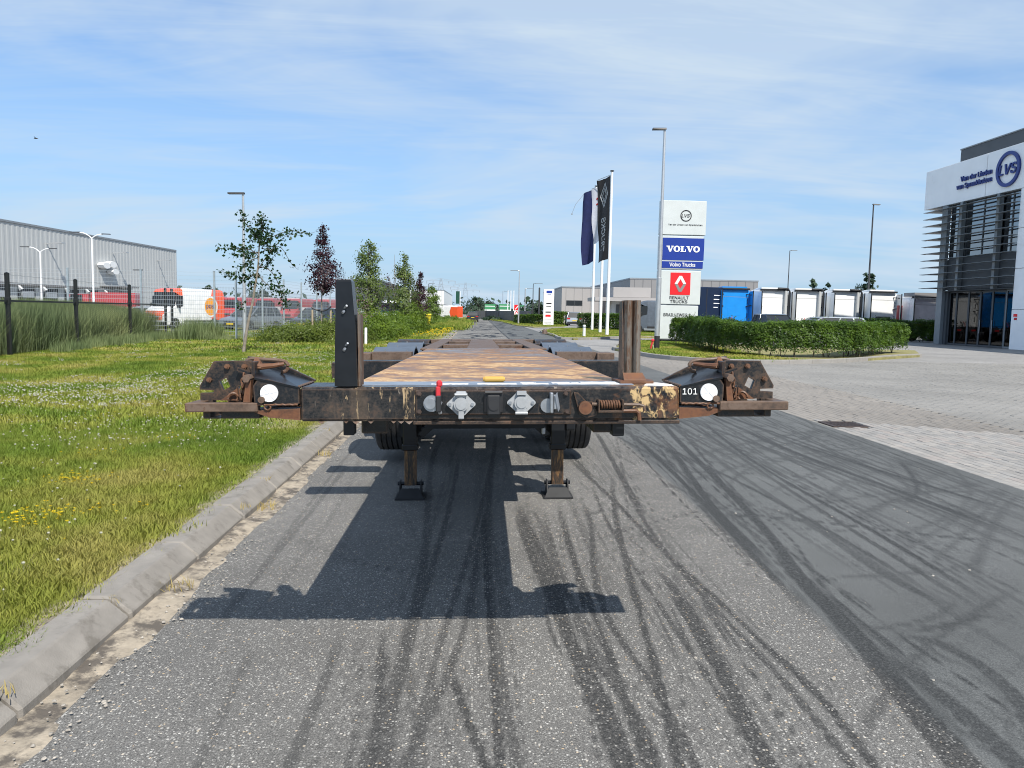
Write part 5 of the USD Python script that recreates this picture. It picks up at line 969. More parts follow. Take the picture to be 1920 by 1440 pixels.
F2 = flagmap(P2[0], P2[1], P2[1]-.3, P2[1]-4.4, 1.12, math.radians(122), .16, .8, 1.5); f2 = flag('white_flag', 'white flag with red marks hanging between the black and the navy flag', F2, MAT['flag_white'])
for b0 in (.80, .70):
    t_ = trimesh.creation.extrude_polygon(Polygon([(.20*math.cos(q_), .022*math.sin(q_)) for q_ in np.linspace(0, 6.28, 24)[:-1]]), .003, engine='earcut'); v = np.array(t_.vertices)
    for off in (-.014, .022): onflag(f2, F2, np.stack([.5+v[:, 0], b0+v[:, 1], v[:, 2]], 1), t_.faces, MAT['sign_red'], off)
F3 = flagmap(P3[0], P3[1], P3[1]-.2, P3[1]-6.4, 1.3, math.radians(128), .3, .9, 2.6); f3 = flag('navy_flag', 'navy blue flag blown against the farthest flagpole', F3, MAT['flag_navy'])
put(f3, 'rope', MB().tube([F3(1., 1.), F3(1., 1.)+[-.7, 0, -.9], F3(1., 1.)+[-1.0, 0, -1.7]], .015, 5).box(*sum([[c-.05, c+.05] for c in F3(1., 1.)+[-1.0, 0, -1.75]], [])), MAT['clad_mid'])

# ================================================================ LAMP POSTS
def lamp(name, label, base, h, r0, r1, head, m, headm, footband=False, arms=None, group=None):
    t = thing(name, label, 'lamp post', base, group=group)
    put(t, 'mast', MB().tube([(0, 0, 0), (0, 0, h*.33), (0, 0, h*.332), (0, 0, h)], [r0, r0*.93, r0*.78, r1], 14), MAT[m], smooth=40)
    if footband: put(t, 'foot_sleeve', MB().tube([(0, 0, 0), (0, 0, .55)], [r0*1.12, r0*1.12], 14), MAT['black_plastic'])
    for (dx, dz, L_) in head:
        s = 1 if L_ > 0 else -1
        if dx: put(t, 'arm', MB().tube(spline([(0, 0, h-.02), (dx*.45, 0, h+dz*.75), (dx, 0, h+dz)], 8), r1*.7, 8), MAT[m])
        put(t, 'lantern', MB().hull([(dx+s*a, b, h+dz+c) for a, b, c in ((-.06, -.10, .0), (-.06, .10, .0), (abs(L_), -.14, -.01), (abs(L_), .14, -.01), (-.06, -.08, .07), (-.06, .08, .07), (abs(L_), -.10, .05), (abs(L_), .10, .05))]), MAT[headm])
    return t
b = G(1231, 658); lamp('street_lamp', 'tall silver street lamp with black foot in front of the sign pylon', (b[0], b[1], GR+.08), at(1231, 243, b[1])[2]-GR-.08, .105, .05, [(-.0, .0, -.50)], 'mast_grey', 'black_plastic', True)
b = G(459, 646); lamp('street_lamp', 'silver street lamp standing in the young birch left of the road', (b[0], b[1], GL+.05), at(459, 364, b[1])[2]-GL-.05, .085, .045, [(0, 0, -.62)], 'mast_grey', 'black_plastic')
for x_, yt, yy, lab in ((172, 448, 66, 'white double-armed yard lamp in front of the warehouse, taller of two'), (75, 474, 74, 'white double-armed yard lamp in front of the warehouse, by the loading docks')):
    p = at(x_, yt, yy); lamp('yard_lamp', lab, (p[0], p[1], GL+.05), p[2]-GL, .11, .06, [(-1.0, .45, -.75), (.9, .35, .6)], 'mast_white', 'black_plastic', group=None)
for x_, yt, yy, L_, m, lab in ((770, 509, 72, -.7, 'mast_white', 'white street lamp among the young trees left of the road'), (804, 532, 118, .7, 'mast_dark', 'small dark street lamp behind the white hall'),
    (974, 508, 100, -.9, 'mast_grey', 'tall thin street lamp right of the road, highest of the far ones'), (985, 541, 135, 1.0, 'mast_grey', 'short far street lamp beside the tall thin one'), (1000, 532, 118, 1.1, 'mast_dark', 'twin-headed dark far lamp left of the narrow white sign'),
    (943, 546, 190, 1.2, 'steel_far', 'pale far lamp left of the three white poles'), (1638, 384, 60, .5, 'mast_dark', 'dark yard lamp rising behind the white trucks'), (1481, 470, 108, .8, 'mast_dark', 'thin yard lamp behind the row of trucks'), (1384, 526, 150, .8, 'mast_dark', 'short lamp on the roof line behind the blue truck'), (265, 507, 52, -.5, 'mast_grey', 'short camera mast beside the orange and white van')):
    p = at(x_, yt, yy); g0 = GR if p[0] > 0 else GL+.05
    lamp('far_lamp', lab, (p[0], p[1], g0), p[2]-g0, .10 if yy < 120 else .13, .05 if yy < 120 else .08, [(0 if yy < 90 else L_*.3, 0, L_)], m, 'mast_dark')
for x_ in (952.5, 958, 963.5):
    p = at(x_, 545, 150); t = thing('white_pole', f'plain white flagpole at the end of the road, {["left", "middle", "right"][int((x_-952)/5)]} of three', 'flagpole', (p[0], p[1], GR)); put(t, 'mast', MB().tube([(0, 0, 0), (0, 0, p[2]-GR)], [.11, .08], 8), MAT['mast_white']); put(t, 'cap', MB().tube([(0, 0, p[2]-GR), (0, 0, p[2]-GR+.1)], [.1, .06], 8), MAT['mast_grey'])
p = at(1011.5, 540, 130); t = thing('dark_pole', 'plain dark pole left of the narrow white sign', 'pole', (p[0], p[1], GR)); put(t, 'mast', MB().tube([(0, 0, 0), (0, 0, p[2]-GR)], [.16, .13], 8), MAT['mast_dark']); put(t, 'cap', MB().tube([(0, 0, p[2]-GR), (0, 0, p[2]-GR+.1)], [.1, .06], 8), MAT['mast_dark'])
p = at(861, 546, 160); t = thing('green_banner', 'dark green upright banner on a white pole by the far van', 'flag', (p[0], p[1], GL)); put(t, 'mast', MB().tube([(.2, 0, 0), (.2, 0, p[2]-GL)], .08, 8), MAT['mast_white']); put(t, 'cloth', MB().hull([(a, b, c) for a in (-.65, .1) for b in (-.02, .02) for c in (p[2]-GL-2.6, p[2]-GL)]), MAT['car_green'])

# ---- electricity pylons
def lattice(label, x, yt, yy):
    p = at(x, yt, yy); t = thing('electricity_pylon', label, 'pylon', (p[0], p[1], 0)); H_ = p[2]
    m = MB(); w = lambda z: max(.5, 3.2*(1-z/H_)**.8+.35)
    zs = np.linspace(0, H_, 9)
    for a, b_ in ((-1, -1), (1, -1), (1, 1), (-1, 1)): m.tube([(a*w(z), b_*w(z), z) for z in zs], .17, 4)
    for z0, z1 in zip(zs[:-1], zs[1:]):
        for sg in (-1, 1): m.bar((-w(z0)*sg, -w(z0), z0), (w(z1)*sg, -w(z1), z1), .18).bar((-w(z0)*sg, w(z0), z0), (w(z1)*sg, w(z1), z1), .18)
    put(t, 'lattice_mast', m, MAT['steel_far'])
    for z, L_ in ((H_*.93, 9.5), (H_*.76, 11.5)):
        put(t, 'cross_arm', MB().bar((-L_, 0, z), (L_, 0, z), .28).bar((-L_, 0, z), (0, 0, z+1.6), .2).bar((L_, 0, z), (0, 0, z+1.6), .2), MAT['steel_far'])
        for q_ in (-1, -.55, .55, 1): put(t, 'insulator', MB().tube([(q_*L_, 0, z), (q_*L_, 0, z-1.6)], .28, 5), MAT['steel_far'])
lattice('left one of two lattice electricity pylons on the horizon', 827, 522, 520); lattice('right one of two lattice electricity pylons on the horizon', 873, 530, 640)

# ================================================================ VEHICLES
def wheel(t, x, y, r, w, m='tyre'):
    s = 1 if x > 0 else -1
    q = put(t, 'wheel', MB().lathe([(-w/2, r*.6), (-w/2, r*.94), (-w*.4, r), (w*.4, r), (w/2, r*.94), (w/2, r*.6)], 'x', (x, y, r), 20), MAT[m], smooth=40)
    put(q, 'rim', MB().lathe([(s*(w/2-.03), r*.62), (s*(w/2-.005), r*.55), (s*(w/2-.03), r*.2), (s*(w/2-.01), 0)], 'x', (x, y, r), 16), MAT['alloy'])
def car(name, label, cat, colour, loc, rot, L=4.4, W=1.82, H=1.46, suv=False, group=None, plate=True):
    t = thing(name, label, cat, loc, rot, group); hl, hw = L/2, W/2; sh = H*.62; g = .18 if not suv else .24
    lo = [(-hl+.03, g+.12), (-hl, g+.35), (-hl+.05, sh-.06), (-hl+.18, sh), (hl-1.2, sh-.02), (hl-.35, sh-.16), (hl-.02, sh-.30), (hl, g+.2), (hl-.1, g), (-hl+.2, g)]
    b = MB(); 
    for y0, pts in ((0, lo),): b.hull([(sx_*(hw-(.05 if (z > sh-.08 or z < g+.05) else 0)), y, z) for y, z in pts for sx_ in (-1, 1)])
    put(t, 'body', b, MAT[colour], smooth=30)
    rb, rf = (-hl+.35, -hl+.75) if not suv else (-hl+.10, -hl+.40)
    fb, ff = hl-1.05, hl-1.95
    gl = [(sx_*(hw-.07), y, sh-.01) for sx_ in (-1, 1) for y in (rb, fb)]+[(sx_*(hw-.25), y, H-.06) for sx_ in (-1, 1) for y in (rf, ff)]
    put(t, 'glasshouse', MB().hull(gl), MAT['glass_back'])
    put(t, 'roof', MB().hull([(sx_*(hw-.24), y, H-.058) for sx_ in (-1, 1) for y in (rf-.03, ff+.05)]+[(sx_*(hw-.32), y, H) for sx_ in (-1, 1) for y in (rf+.15, ff-.2)]), MAT[colour], smooth=30)
    for sx_ in (-1, 1):
        for (y0, y1) in ((rb, rf), (fb, ff), ((rb+fb)/2+.1, (rf+ff)/2+.1), (rb+.75, rf+.5)): put(t, 'pillar', MB().bar((sx_*(hw-.068), y0, sh-.005), (sx_*(hw-.247), y1, H-.055), .07, .05, (1, 0, 0)), MAT[colour])
        put(t, 'mirror', MB().cbox(sx_*(hw+.02)-.08, sx_*(hw+.02)+.08, fb-.45, fb-.33, sh-.02, sh+.12, .03), MAT[colour])
        put(t, 'headlight', MB().hull([(sx_*x, y, z) for x, y, z in ((hw-.1, hl-.32, sh-.22), (hw-.45, hl-.06, sh-.28), (hw-.1, hl-.25, sh-.34), (hw-.45, hl+.005, sh-.38), (hw-.03, hl-.5, sh-.2))]), MAT['lamp_clear'])
        put(t, 'tail_light', MB().cbox(min(sx_*(hw-.42), sx_*(hw-.04)), max(sx_*(hw-.42), sx_*(hw-.04)), -hl-.006, -hl+.10, sh-.24, sh-.08, .01), MAT['lamp_red'])
        for y in (-hl+.82, hl-.88): put(t, 'wheel_arch', MB().lathe([(sx_*(hw-.2), .37), (sx_*(hw+.004), .37), (sx_*(hw+.004), 0)], 'x', (0, y, .34), 20), MAT['black_plastic']); wheel(t, sx_*(hw-.10), y, .335, .225)
    if plate: put(t, 'number_plate', MB().box(-.26, .26, -hl-.03, -hl-.012, .62, .73), MAT['plate_yellow']); put(t, 'number_plate', MB().box(-.26, .26, hl+.008, hl+.025, .42, .53), MAT['plate_yellow'])
    put(t, 'rear_bumper', MB().cbox(-hw+.06, hw-.06, -hl-.012, -hl+.2, g+.0, g+.30, .03), MAT['black_plastic']); put(t, 'grille', MB().cbox(-.5, .5, hl-.05, hl+.007, g+.15, g+.40, .02), MAT['black_plastic'])
    return t
def van(name, label, colour, loc, rot, L=5.9, W=2.0, H=2.65, front=None, group=None, extra=None, cat='van'):
    t = thing(name, label, cat, loc, rot, group); hl, hw = L/2, W/2; fr = front or colour
    split = hl-1.75
    put(t, 'body', MB().hull([(s*(hw-d), y, z) for s in (-1, 1) for y, z, d in ((-hl, .45, 0), (-hl, 2.2, 0), (-hl+.05, H-.1, .08), (-hl+.15, H, .25), (split, H, .25), (split, H-.1, .08), (split, 2.0, 0), (split, .4, 0))]), MAT[colour], smooth=30)
    put(t, 'cab', MB().hull([(s*(hw-d), y, z) for s in (-1, 1) for y, z, d in ((split+.004, .4, 0), (split+.004, 1.55, 0), (hl-1.05, 1.35, .04), (hl-.35, 1.15, .06), (hl-.06, .95, .12), (hl, .55, .15), (hl-.08, .3, .15), (split+.004, 1.9, .03))]), MAT[colour], smooth=30)
    put(t, 'cab_roof', MB().hull([(s*(hw-d), y, z) for s in (-1, 1) for y, z, d in ((split+.004, H, .25), (split+.004, H-.1, .08), (split+.55, H-.12, .28), (split+.6, H-.28, .16), (split+.004, 2.15, .03))]), MAT[fr], smooth=30)
    put(t, 'bonnet', MB().hull([(s*x, y, z) for s in (-1, 1) for x, y, z in ((hw-.22, hl-.98, 1.358), (hw-.2, hl-.3, 1.165), (hw-.25, hl-.02, .955), (hw-.3, hl+.012, .62), (hw-.22, hl-.98, 1.345), (hw-.22, hl-.05, .62))]), MAT[fr])
    put(t, 'windscreen', MB().hull([(s*x, y, z) for s in (-1, 1) for x, y, z in ((hw-.12, hl-1.0, 1.36), (hw-.2, split+.58, H-.27), (hw-.12, hl-1.05, 1.30), (hw-.2, split+.45, H-.27))]), MAT['glass_back'])
    for s in (-1, 1):
        put(t, 'side_window', MB().hull([(s*(hw+d), y, z) for y, z in ((split+.02, 1.55), (hl-1.15, 1.45), (split+.55, 2.2), (split+.02, 2.25)) for d in (-.12, .004)]), MAT['glass_back'])
        put(t, 'mirror', MB().cbox(s*(hw+.13)-.09, s*(hw+.13)+.09, hl-1.3, hl-1.2, 1.4, 1.75, .03), MAT['black_plastic'])
        put(t, 'headlight', MB().hull([(s*x, y, z) for x, y, z in ((hw-.10, hl-.45, 1.10), (hw-.35, hl-.05, 1.0), (hw-.12, hl-.2, .80), (hw-.38, hl+.02, .80))]), MAT['lamp_clear'])
        put(t, 'side_strip', MB().cbox(s*(hw+.004)-.012, s*(hw+.004)+.012, -hl+.05, split, .46, .60, .005), MAT['black_plastic'])
        put(t, 'sill', MB().cbox(s*(hw-.03)-.03, s*(hw-.03)+.03, -hl+1.7, hl-1.5, .26, .44, .01), MAT['alloy'])
        for y in (-hl+1.1, hl-1.0): put(t, 'wheel_arch', MB().lathe([(s*(hw-.25), .40), (s*(hw+.006), .40), (s*(hw+.006), 0)], 'x', (0, y, .36), 20), MAT['black_plastic']); wheel(t, s*(hw-.09), y, .36, .22)
    put(t, 'front_bumper', MB().cbox(-hw+.05, hw-.05, hl-.3, hl+.03, .26, .52, .05), MAT['black_plastic']); put(t, 'grille', MB().cbox(-.55, .55, hl-.1, hl+.02, .64, .90, .03), MAT['black_plastic'])
    return t
# the parcel van behind the mesh fence
vq_ = G(346, 616); vt = van('parcel_van', 'white parcel van with orange nose, roof and tail behind the mesh fence', 'car_white', (-20.35, 54.2, GL+.05), 160, 5.9, 2.05, 2.75, 'van_orange')
put(vt, 'tail_panel', MB().hull([(s*(1.025+.006-d), y, z) for s in (-1, 1) for y, z, d in ((-2.962, .62, 0), (-2.962, 2.2, 0), (-2.91, 2.66, .08), (-2.80, 2.756, .25), (-2.0, 2.756, .25), (-1.75, 2.66, .08), (-1.55, 2.2, 0), (-1.45, 1.5, 0), (-1.6, .62, 0))]), MAT['van_orange'])
for nm, r_, m_, off in (('emblem_rim', .74, 'car_white', .010), ('emblem_disc', .62, 'van_disc', .014)): put(vt, nm, MB().lathe([(-1.025-off+.004, r_), (-1.025-off, r_-.01), (-1.025-off, 0)], 'x', (0, -1.5, 1.55), 32), MAT[m_])
v, f = text('post', .34, .004); put(vt, 'lettering', (np.stack([-1.042-v[:, 2], -1.5-v[:, 0], 1.44+v[:, 1]], 1), f), MAT['logo_blue'])
# red vans and a red lorry in the yard
rv0 = van('red_van', 'red delivery van facing us behind the mesh fence, nearest the parcel van', 'truck_red', (-30.5, 93, GL), 172, 5.6, 2.1, 2.75)
put(rv0, 'roof_stripe', MB().box(-.8, .8, .9, .98, 2.755, 2.80), MAT['car_white']); put(rv0, 'side_stripe', MB().box(-1.056, -1.051, -2.4, .9, 1.3, 1.75), MAT['car_white'])
for k, (x_, lab) in enumerate(((-27.0, 'red delivery van in the yard row behind the street lamp in the birch'), (-23.4, 'red delivery van in the yard row, seen through the birch twigs'), (-20.0, 'red delivery van in the yard row behind the grey parked car'), (-16.6, 'red delivery van in the yard row left of the red-leaved tree'), (-13.2, 'red delivery van in the yard row behind the red-leaved tree'))):
    dup(rv0.GetPrim() if hasattr(rv0, 'GetPrim') else rv0, (x_-1.5, 93+RNG.normal(0, .6), GL), 168+RNG.normal(0, 4), lab)
rl = thing('red_lorry', 'red lorry with a red box body in front of the warehouse', 'lorry', (-34.5, 76, GL), 100)
put(rl, 'box_body', MB().cbox(-1.15, 1.15, -1.6, 2.3, .98, 2.75, .03), MAT['truck_red']); put(rl, 'cab', MB().hull([(s*x, y, z) for s in (-1, 1) for x, y, z in ((1.2, 2.4, .7), (1.2, 4.3, .7), (1.15, 4.4, 1.5), (1.05, 4.1, 2.5), (1.05, 2.5, 2.62))]), MAT['truck_red'], smooth=30)
put(rl, 'windscreen', MB().hull([(s*x, y, z) for s in (-1, 1) for x, y, z in ((1.05, 4.41, 1.6), (.98, 4.2, 2.35), (1.05, 4.35, 1.6), (.98, 4.1, 2.35))]), MAT['glass_back']); put(rl, 'side_window', MB().hull([(s*1.19, y, z) for s in (-1, 1) for y, z in ((3.0, 1.6), (4.2, 1.6), (4.0, 2.5), (3.0, 2.5))]), MAT['glass_back'])
put(rl, 'chassis', MB().box(-.5, .5, -1.5, 4.2, .62, .975), MAT['black_matte'])
for s in (-1, 1):
    for y in (-.8, 3.3): wheel(rl, s*1.05, y, .5, .3)
# parked cars on the left
for nm, lab, c, x_, yy, r_, suv in (('parked_car', 'dark parked car at the left edge behind the black fence', 'car_dark', -31.0, 50, 95, False), ('parked_car', 'grey parked car behind the tall weeds and black fence', 'car_grey', -27.6, 52, 172, True), ('parked_car', 'white parked car half hidden by weeds near the double-armed lamp', 'car_white', -24.6, 58, 168, False),
    ('parked_car', 'grey parked car with yellow plate behind the mesh fence', 'car_grey', -15.2, 52.5, 158, True), ('parked_car', 'white parked car right beside the parcel van', 'car_white', -17.6, 60, 165, False), ('parked_car', 'dark parked car behind the shrub and mesh fence', 'car_dark', -11.9, 57, 165, True), ('parked_car', 'silver parked car behind the stake of the red-leaved tree', 'car_silver', -14.0, 66, 165, False)):
    car(nm, lab, 'car', c, (x_, yy, GL+.05), r_, suv=suv, H=1.62 if suv else 1.46)
car('suv', 'silver suv leaving between the far hedges, seen from behind', 'car', 'car_silver', (*G(1075, 611)[:2], GR), -4, 4.7, 1.9, 1.72, True)
car('road_car', 'dark car far down the road, seen from behind', 'car', 'car_dark', (-.95, 126, .0), 0, 4.5, 1.85, 1.6, True)
car('parked_car', 'silver car parked lengthwise behind the main hedge', 'car', 'car_silver', (18.4, 40.2, GR), 90, 4.85, 1.85, 1.60)
car('parked_car', 'dark car parked nose-on behind the main hedge, left of the silver one', 'car', 'car_dark', (19.3, 49.5, GR), 178, 4.6, 1.88, 1.74, True)
van('dark_van', 'dark blue-grey van behind the hedge left of the sign pylon', 'fender_grey', (15.0, 63, GR), 84, 5.9, 2.0, 2.7)
van('far_white_van', 'dark green van with white roof among the young trees', 'car_green', (-10.7, 96, GL), 178, 5.6, 2.1, 2.8, 'car_white')
fv = van('far_parcel_van', 'white parcel van with orange tail far down the left verge', 'car_white', (-5.9, 140, GL), 62, 5.8, 2.0, 2.65); put(fv, 'tail_panel', MB().hull([(s*1.01, y, z) for s in (-1, 1) for y, z in ((-2.92, .6), (-2.92, 2.4), (-1.6, 2.4), (-1.3, 1.5), (-1.6, .6))]).hull([(x, -2.93, z) for x in (-.95, .95) for z in (.6, 2.55)]+[(x, -2.91, z) for x in (-.95, .95) for z in (.6, 2.55)]), MAT['van_orange'])
# ---- row of tractor units seen from behind
def tractor(label, colour, loc, rot, group=None, stack=True, low=False):
    t = thing('tractor_unit', label, 'truck', loc, rot, group); H_ = 3.62 if not low else 3.3
    put(t, 'cab', MB().hull([(s*x, y, z) for s in (-1, 1) for x, y, z in ((1.24, .02, 1.05), (1.24, .02, H_-.5), (1.16, .04, H_-.12), (1.02, .10, H_), (1.24, 2.2, .8), (1.22, 2.3, 1.6), (1.12, 2.0, H_-.2), (1.0, 1.7, H_), (1.2, .02, 1.0))]), MAT[colour], smooth=25)
    put(t, 'rear_wall', MB().prism(sbox(-1.08, 1.18, 1.08, H_-.62).buffer(-.07).buffer(.07), -.02, .018, 'xz').prism(sbox(-1.05, H_-1.0, 1.05, H_-.12).buffer(-.22).buffer(.22).intersection(sbox(-2, H_-.59, 2, 9)), -.016, .018, 'xz'), MAT[colour])
    put(t, 'rear_recess', MB().cbox(-.55, .55, -.028, -.0205, 1.6, 2.2, .004), MAT[colour]); put(t, 'rear_seam', MB().box(-1.09, 1.09, -.012, .016, H_-.618, H_-.592), MAT['clad_mid'])
    put(t, 'roof_spoiler', MB().hull([(s*x, y, z) for s in (-1, 1) for x, y, z in ((.98, .05, H_+.01), (.98, .05, H_+.18), (.9, 1.0, H_+.16), (.95, 1.6, H_+.01))]), MAT[colour])
    for s in (-1, 1):
        put(t, 'side_fairing', MB().cbox(s*1.21-.025, s*1.21+.025, -.55, .015, 1.1, H_-.15, .015), MAT[colour])
        put(t, 'fairing_edge', MB().cbox(s*1.21-.03, s*1.21+.03, -.63, -.555, 1.1, H_-.12, .01), MAT['black_plastic'])
        put(t, 'fairing_strut', MB().bar((s*1.18, -.4, 2.4), (s*.9, -.02, 2.3), .06).bar((s*1.18, -.4, H_-.45), (s*.9, -.02, H_-.4), .06), MAT['black_plastic'])
        put(t, 'side_window', MB().hull([(s*1.243, y, z) for y, z in ((1.2, 1.75), (2.1, 1.7), (2.0, 2.45), (1.2, 2.5))]+[(s*1.2, 1.6, 2.1)]), MAT['glass_back'])
        put(t, 'mirror', MB().cbox(s*1.45-.09, s*1.45+.09, 2.05, 2.2, 1.75, 2.45, .03).box(min(s*1.2, s*1.4), max(s*1.2, s*1.4), 2.1, 2.16, 2.38, 2.43), MAT['black_plastic'])
        put(t, 'rear_mudguard', MB().hull([(s*x, y, z) for x in (.55, 1.2) for y, z in ((-1.9, 1.10), (-2.9, 1.10), (-1.5, .75), (-3.3, .75), (-1.9, 1.06), (-2.9, 1.06))]), MAT['black_plastic'])
        wheel(t, s*1.0, -2.4, .5, .5); wheel(t, s*1.05, 1.3, .5, .32)
        put(t, 'chassis_rail', MB().box(s*.42-.05, s*.42+.05, -3.4, 1.8, .80, 1.04), MAT['black_matte'])
        put(t, 'fuel_tank', MB().cbox(min(s*.6, s*1.2), max(s*.6, s*1.2), -1.4, .2, .5, 1.0, .08), MAT['alloy'])
        put(t, 'work_lamp', MB().cbox(s*.55-.07, s*.55+.07, -.10, -.03, 1.02, 1.17, .02), MAT['black_plastic'])
    for q_, m_ in ((-.35, 'black_plastic'), (-.15, 'truck_red'), (.05, 'black_plastic')): put(t, 'air_hose', MB().tube(spline([(q_, -.03, 1.5), (q_-.05, -.30, 1.25), (q_+.1, -.55, 1.15), (q_+.15, -.9, 1.06)], 10), .03, 6), MAT[m_])
    for z_ in (1.5, 2.55): put(t, 'grab_bar', MB().tube([(-1.0, -.03, z_), (-1.0, -.10, z_+.02), (-1.0, -.10, z_+.28), (-1.0, -.03, z_+.3)], .025, 6).tube([(1.0, -.03, z_), (1.0, -.10, z_+.02), (1.0, -.10, z_+.28), (1.0, -.03, z_+.3)], .025, 6), MAT['black_plastic'])
    put(t, 'roof_bar', MB().cbox(-1.12, 1.12, -.22, .0, H_-.06, H_+.07, .03), MAT['black_plastic'])
    put(t, 'coupling_plate', MB().hull([(x, y, z) for x, y, z in ((-.45, -2.0, 1.12), (.45, -2.0, 1.12), (.4, -2.8, 1.06), (-.4, -2.8, 1.06), (-.45, -2.0, 1.05), (.45, -2.0, 1.05))]), MAT['black_matte'])
    put(t, 'tail_light', MB().box(-1.0, -.7, -3.45, -3.41, .8, .92).box(.7, 1.0, -3.45, -3.41, .8, .92), MAT['lamp_red'])
    if stack: put(t, 'air_intake', MB().cbox(.80, 1.02, -.28, -.03, 1.15, H_-.05, .03), MAT['clad_grey']); put(t, 'intake_pipe', MB().tube([(1.12, -.34, 1.05), (1.12, -.34, H_-.1), (1.0, -.3, H_+.1), (.2, -.28, H_+.12)], .075, 8), MAT['black_plastic'])
    return t
tx = lambda x: at(x, 570, 58.)[0]
t1 = tractor('bright blue tractor unit in the row behind the hedge', 'truck_blue', (tx(1377), 58, GR), 4, stack=False)
t2 = tractor('white tractor unit next to the bright blue one', 'truck_white', (tx(1451)+.1, 58.4, GR), 5)
for x_, lab in ((1517, 'white tractor unit between two others, second white from the blue one'), (1587, 'white tractor unit behind the silver car roof, third white from the blue one')):
    dup(t2, (tx(x_)+.1, 58.4+RNG.normal(0, .2), GR), 5+RNG.normal(0, 1.), lab)
t3 = tractor('white tractor unit with red bottle on its right side, beyond the silver car', 'truck_white', (tx(1656), 58.2, GR), 3, stack=False); put(t3, 'red_cylinder', MB().tube([(1.28, -.3, 1.3), (1.28, -.3, 1.35), (1.28, -.3, 2.6), (1.28, -.3, 2.65)], [.1, .2, .2, .1], 12), MAT['truck_red']); put(t3, 'engine_hump', MB().cbox(-.5, .5, -.5, -.03, 1.05, 1.75, .05), MAT['black_plastic'])
t4 = tractor('white tractor unit with red chassis in front of the showroom corner', 'car_white', (tx(1727), 57.5, GR), 3, stack=False, low=True); put(t4, 'red_deck', MB().cbox(-1.2, 1.2, -3.4, -.6, 1.08, 1.25, .02), MAT['truck_red']); put(t4, 'rack', MB().box(-1.1, 1.1, -.35, -.29, 3.3, 3.6).box(-1.1, -1.05, -.3, 1, 3.32, 3.6).box(1.05, 1.1, -.3, 1, 3.32, 3.6), MAT['clad_mid'])
nb = thing('box_lorry', 'navy box lorry with white lettering behind the sign pylon', 'lorry', (tx(1330)-.4, 58, GR), 4)
put(nb, 'box_body', MB().cbox(-1.25, 1.25, -.5, 5.5, 1.05, 3.7, .04), MAT['navy']); put(nb, 'chassis', MB().box(-.5, .5, -.4, 7, .6, 1.04), MAT['black_matte'])
put(nb, 'cab', MB().hull([(s*1.22, y, z) for s in (-1, 1) for y, z in ((5.7, .6), (7.6, .6), (7.7, 1.7), (7.3, 3.3), (5.7, 3.4))]), MAT['navy'])
for s in (-1, 1):
    for y in (.6, 6.6): wheel(nb, s*1.05, y, .5, .3)
for k, (z, w_) in enumerate(((3.05, .5), (2.75, .42), (2.45, .46), (2.15, .34))): put(nb, 'print_bar', MB().box(.55, .55+w_, -.512, -.503, z, z+.07), MAT['sign_white'])
put(nb, 'door_post', MB().box(-.02, .02, -.52, -.503, 1.1, 3.6), MAT['black_plastic'])
# ---- green and white container bodies past the end of the road
for x0, x1, y0, lab in ((909, 929, 570, 'green and white container body past the road end, left one'), (936, 956, 570, 'green and white container body past the road end, middle one'), (976, 984, 572, 'green and white container body past the road end, right one behind the red sign')):
    a, b = at(x0, y0, 175), at(x1, y0, 175); t = thing('green_container', lab, 'container', (0, 0, 0)); put(t, 'upper_panel', MB().cbox(a[0], b[0], 175, 181, 2.2, a[2], .03), MAT['green_paint']); put(t, 'lower_panel', MB().cbox(a[0], b[0], 175, 181, .3, 2.19, .03), MAT['sign_white']); put(t, 'stripe', MB().box(a[0]+.1, b[0]-.1, 174.98, 174.997, a[2]-.55, a[2]-.40), MAT['sign_white'])

# ================================================================ FENCES
bf = thing('black_fence', 'black chain-link fence with square posts along the lawn', 'fence')
fp = [(-12.85, 17.8), (-13.4, 22.6), (-13.95, 27.4), (-14.6, 33.0), (-15.2, 38.2)]
for k, (x_, y_) in enumerate(fp):
    q_ = put(bf, 'post', MB().cbox(x_-.05, x_+.05, y_-.05, y_+.05, GL-.05, 2.40, .008).cbox(x_-.065, x_+.065, y_-.065, y_+.065, 1.52, 1.72, .01), MAT['fence_black']); put(q_, 'cap', MB().hull([(x_+a, y_+b_, z) for a, b_, z in ((-.055, -.055, 2.401), (.055, -.055, 2.401), (-.055, .055, 2.401), (.055, .055, 2.401), (0, 0, 2.44))]), MAT['fence_black'])
    if k == 4: put(bf, 'post', MB().cbox(x_+.25, x_+.35, y_-.05, y_+.05, GL-.05, 2.4, .008), MAT['fence_black'])
def along(p, q, t): return np.array(p)*(1-t)+np.array(q)*t
def wires(m, p, q, z0, z1, sp, r, diag):
    L_ = math.dist(p, q); d = (np.array(q)-p)/L_; n = np.array([-d[1], d[0]])
    def wire(a, za, b, zb):
        A, B_ = np.r_[p+d*a, za], np.r_[p+d*b, zb]; t = (B_-A)/np.linalg.norm(B_-A); u_ = np.r_[n, 0]; w = np.cross(t, u_)
        o = [u_*r, -u_*r*.5+w*r*.87, -u_*r*.5-w*r*.87]; m.add([A+i for i in o]+[B_+i for i in o], [(0, 1, 4, 3), (1, 2, 5, 4), (2, 0, 3, 5)])
    if diag:
        h = z1-z0
        for s in np.arange(-h, L_, sp):
            a0, a1 = max(s, 0), min(s+h, L_)
            if a1 > a0: wire(a0, z0+a0-s, a1, z0+a1-s); wire(L_-a0, z0+a0-s, L_-a1, z0+a1-s)
    else:
        for s in np.arange(sp/2, L_, sp): wire(s, z0, s, z1)
        for z in np.arange(z0, z1+.01, .2): wire(0, z, L_, z); wire(0, z+.012, L_, z+.012)
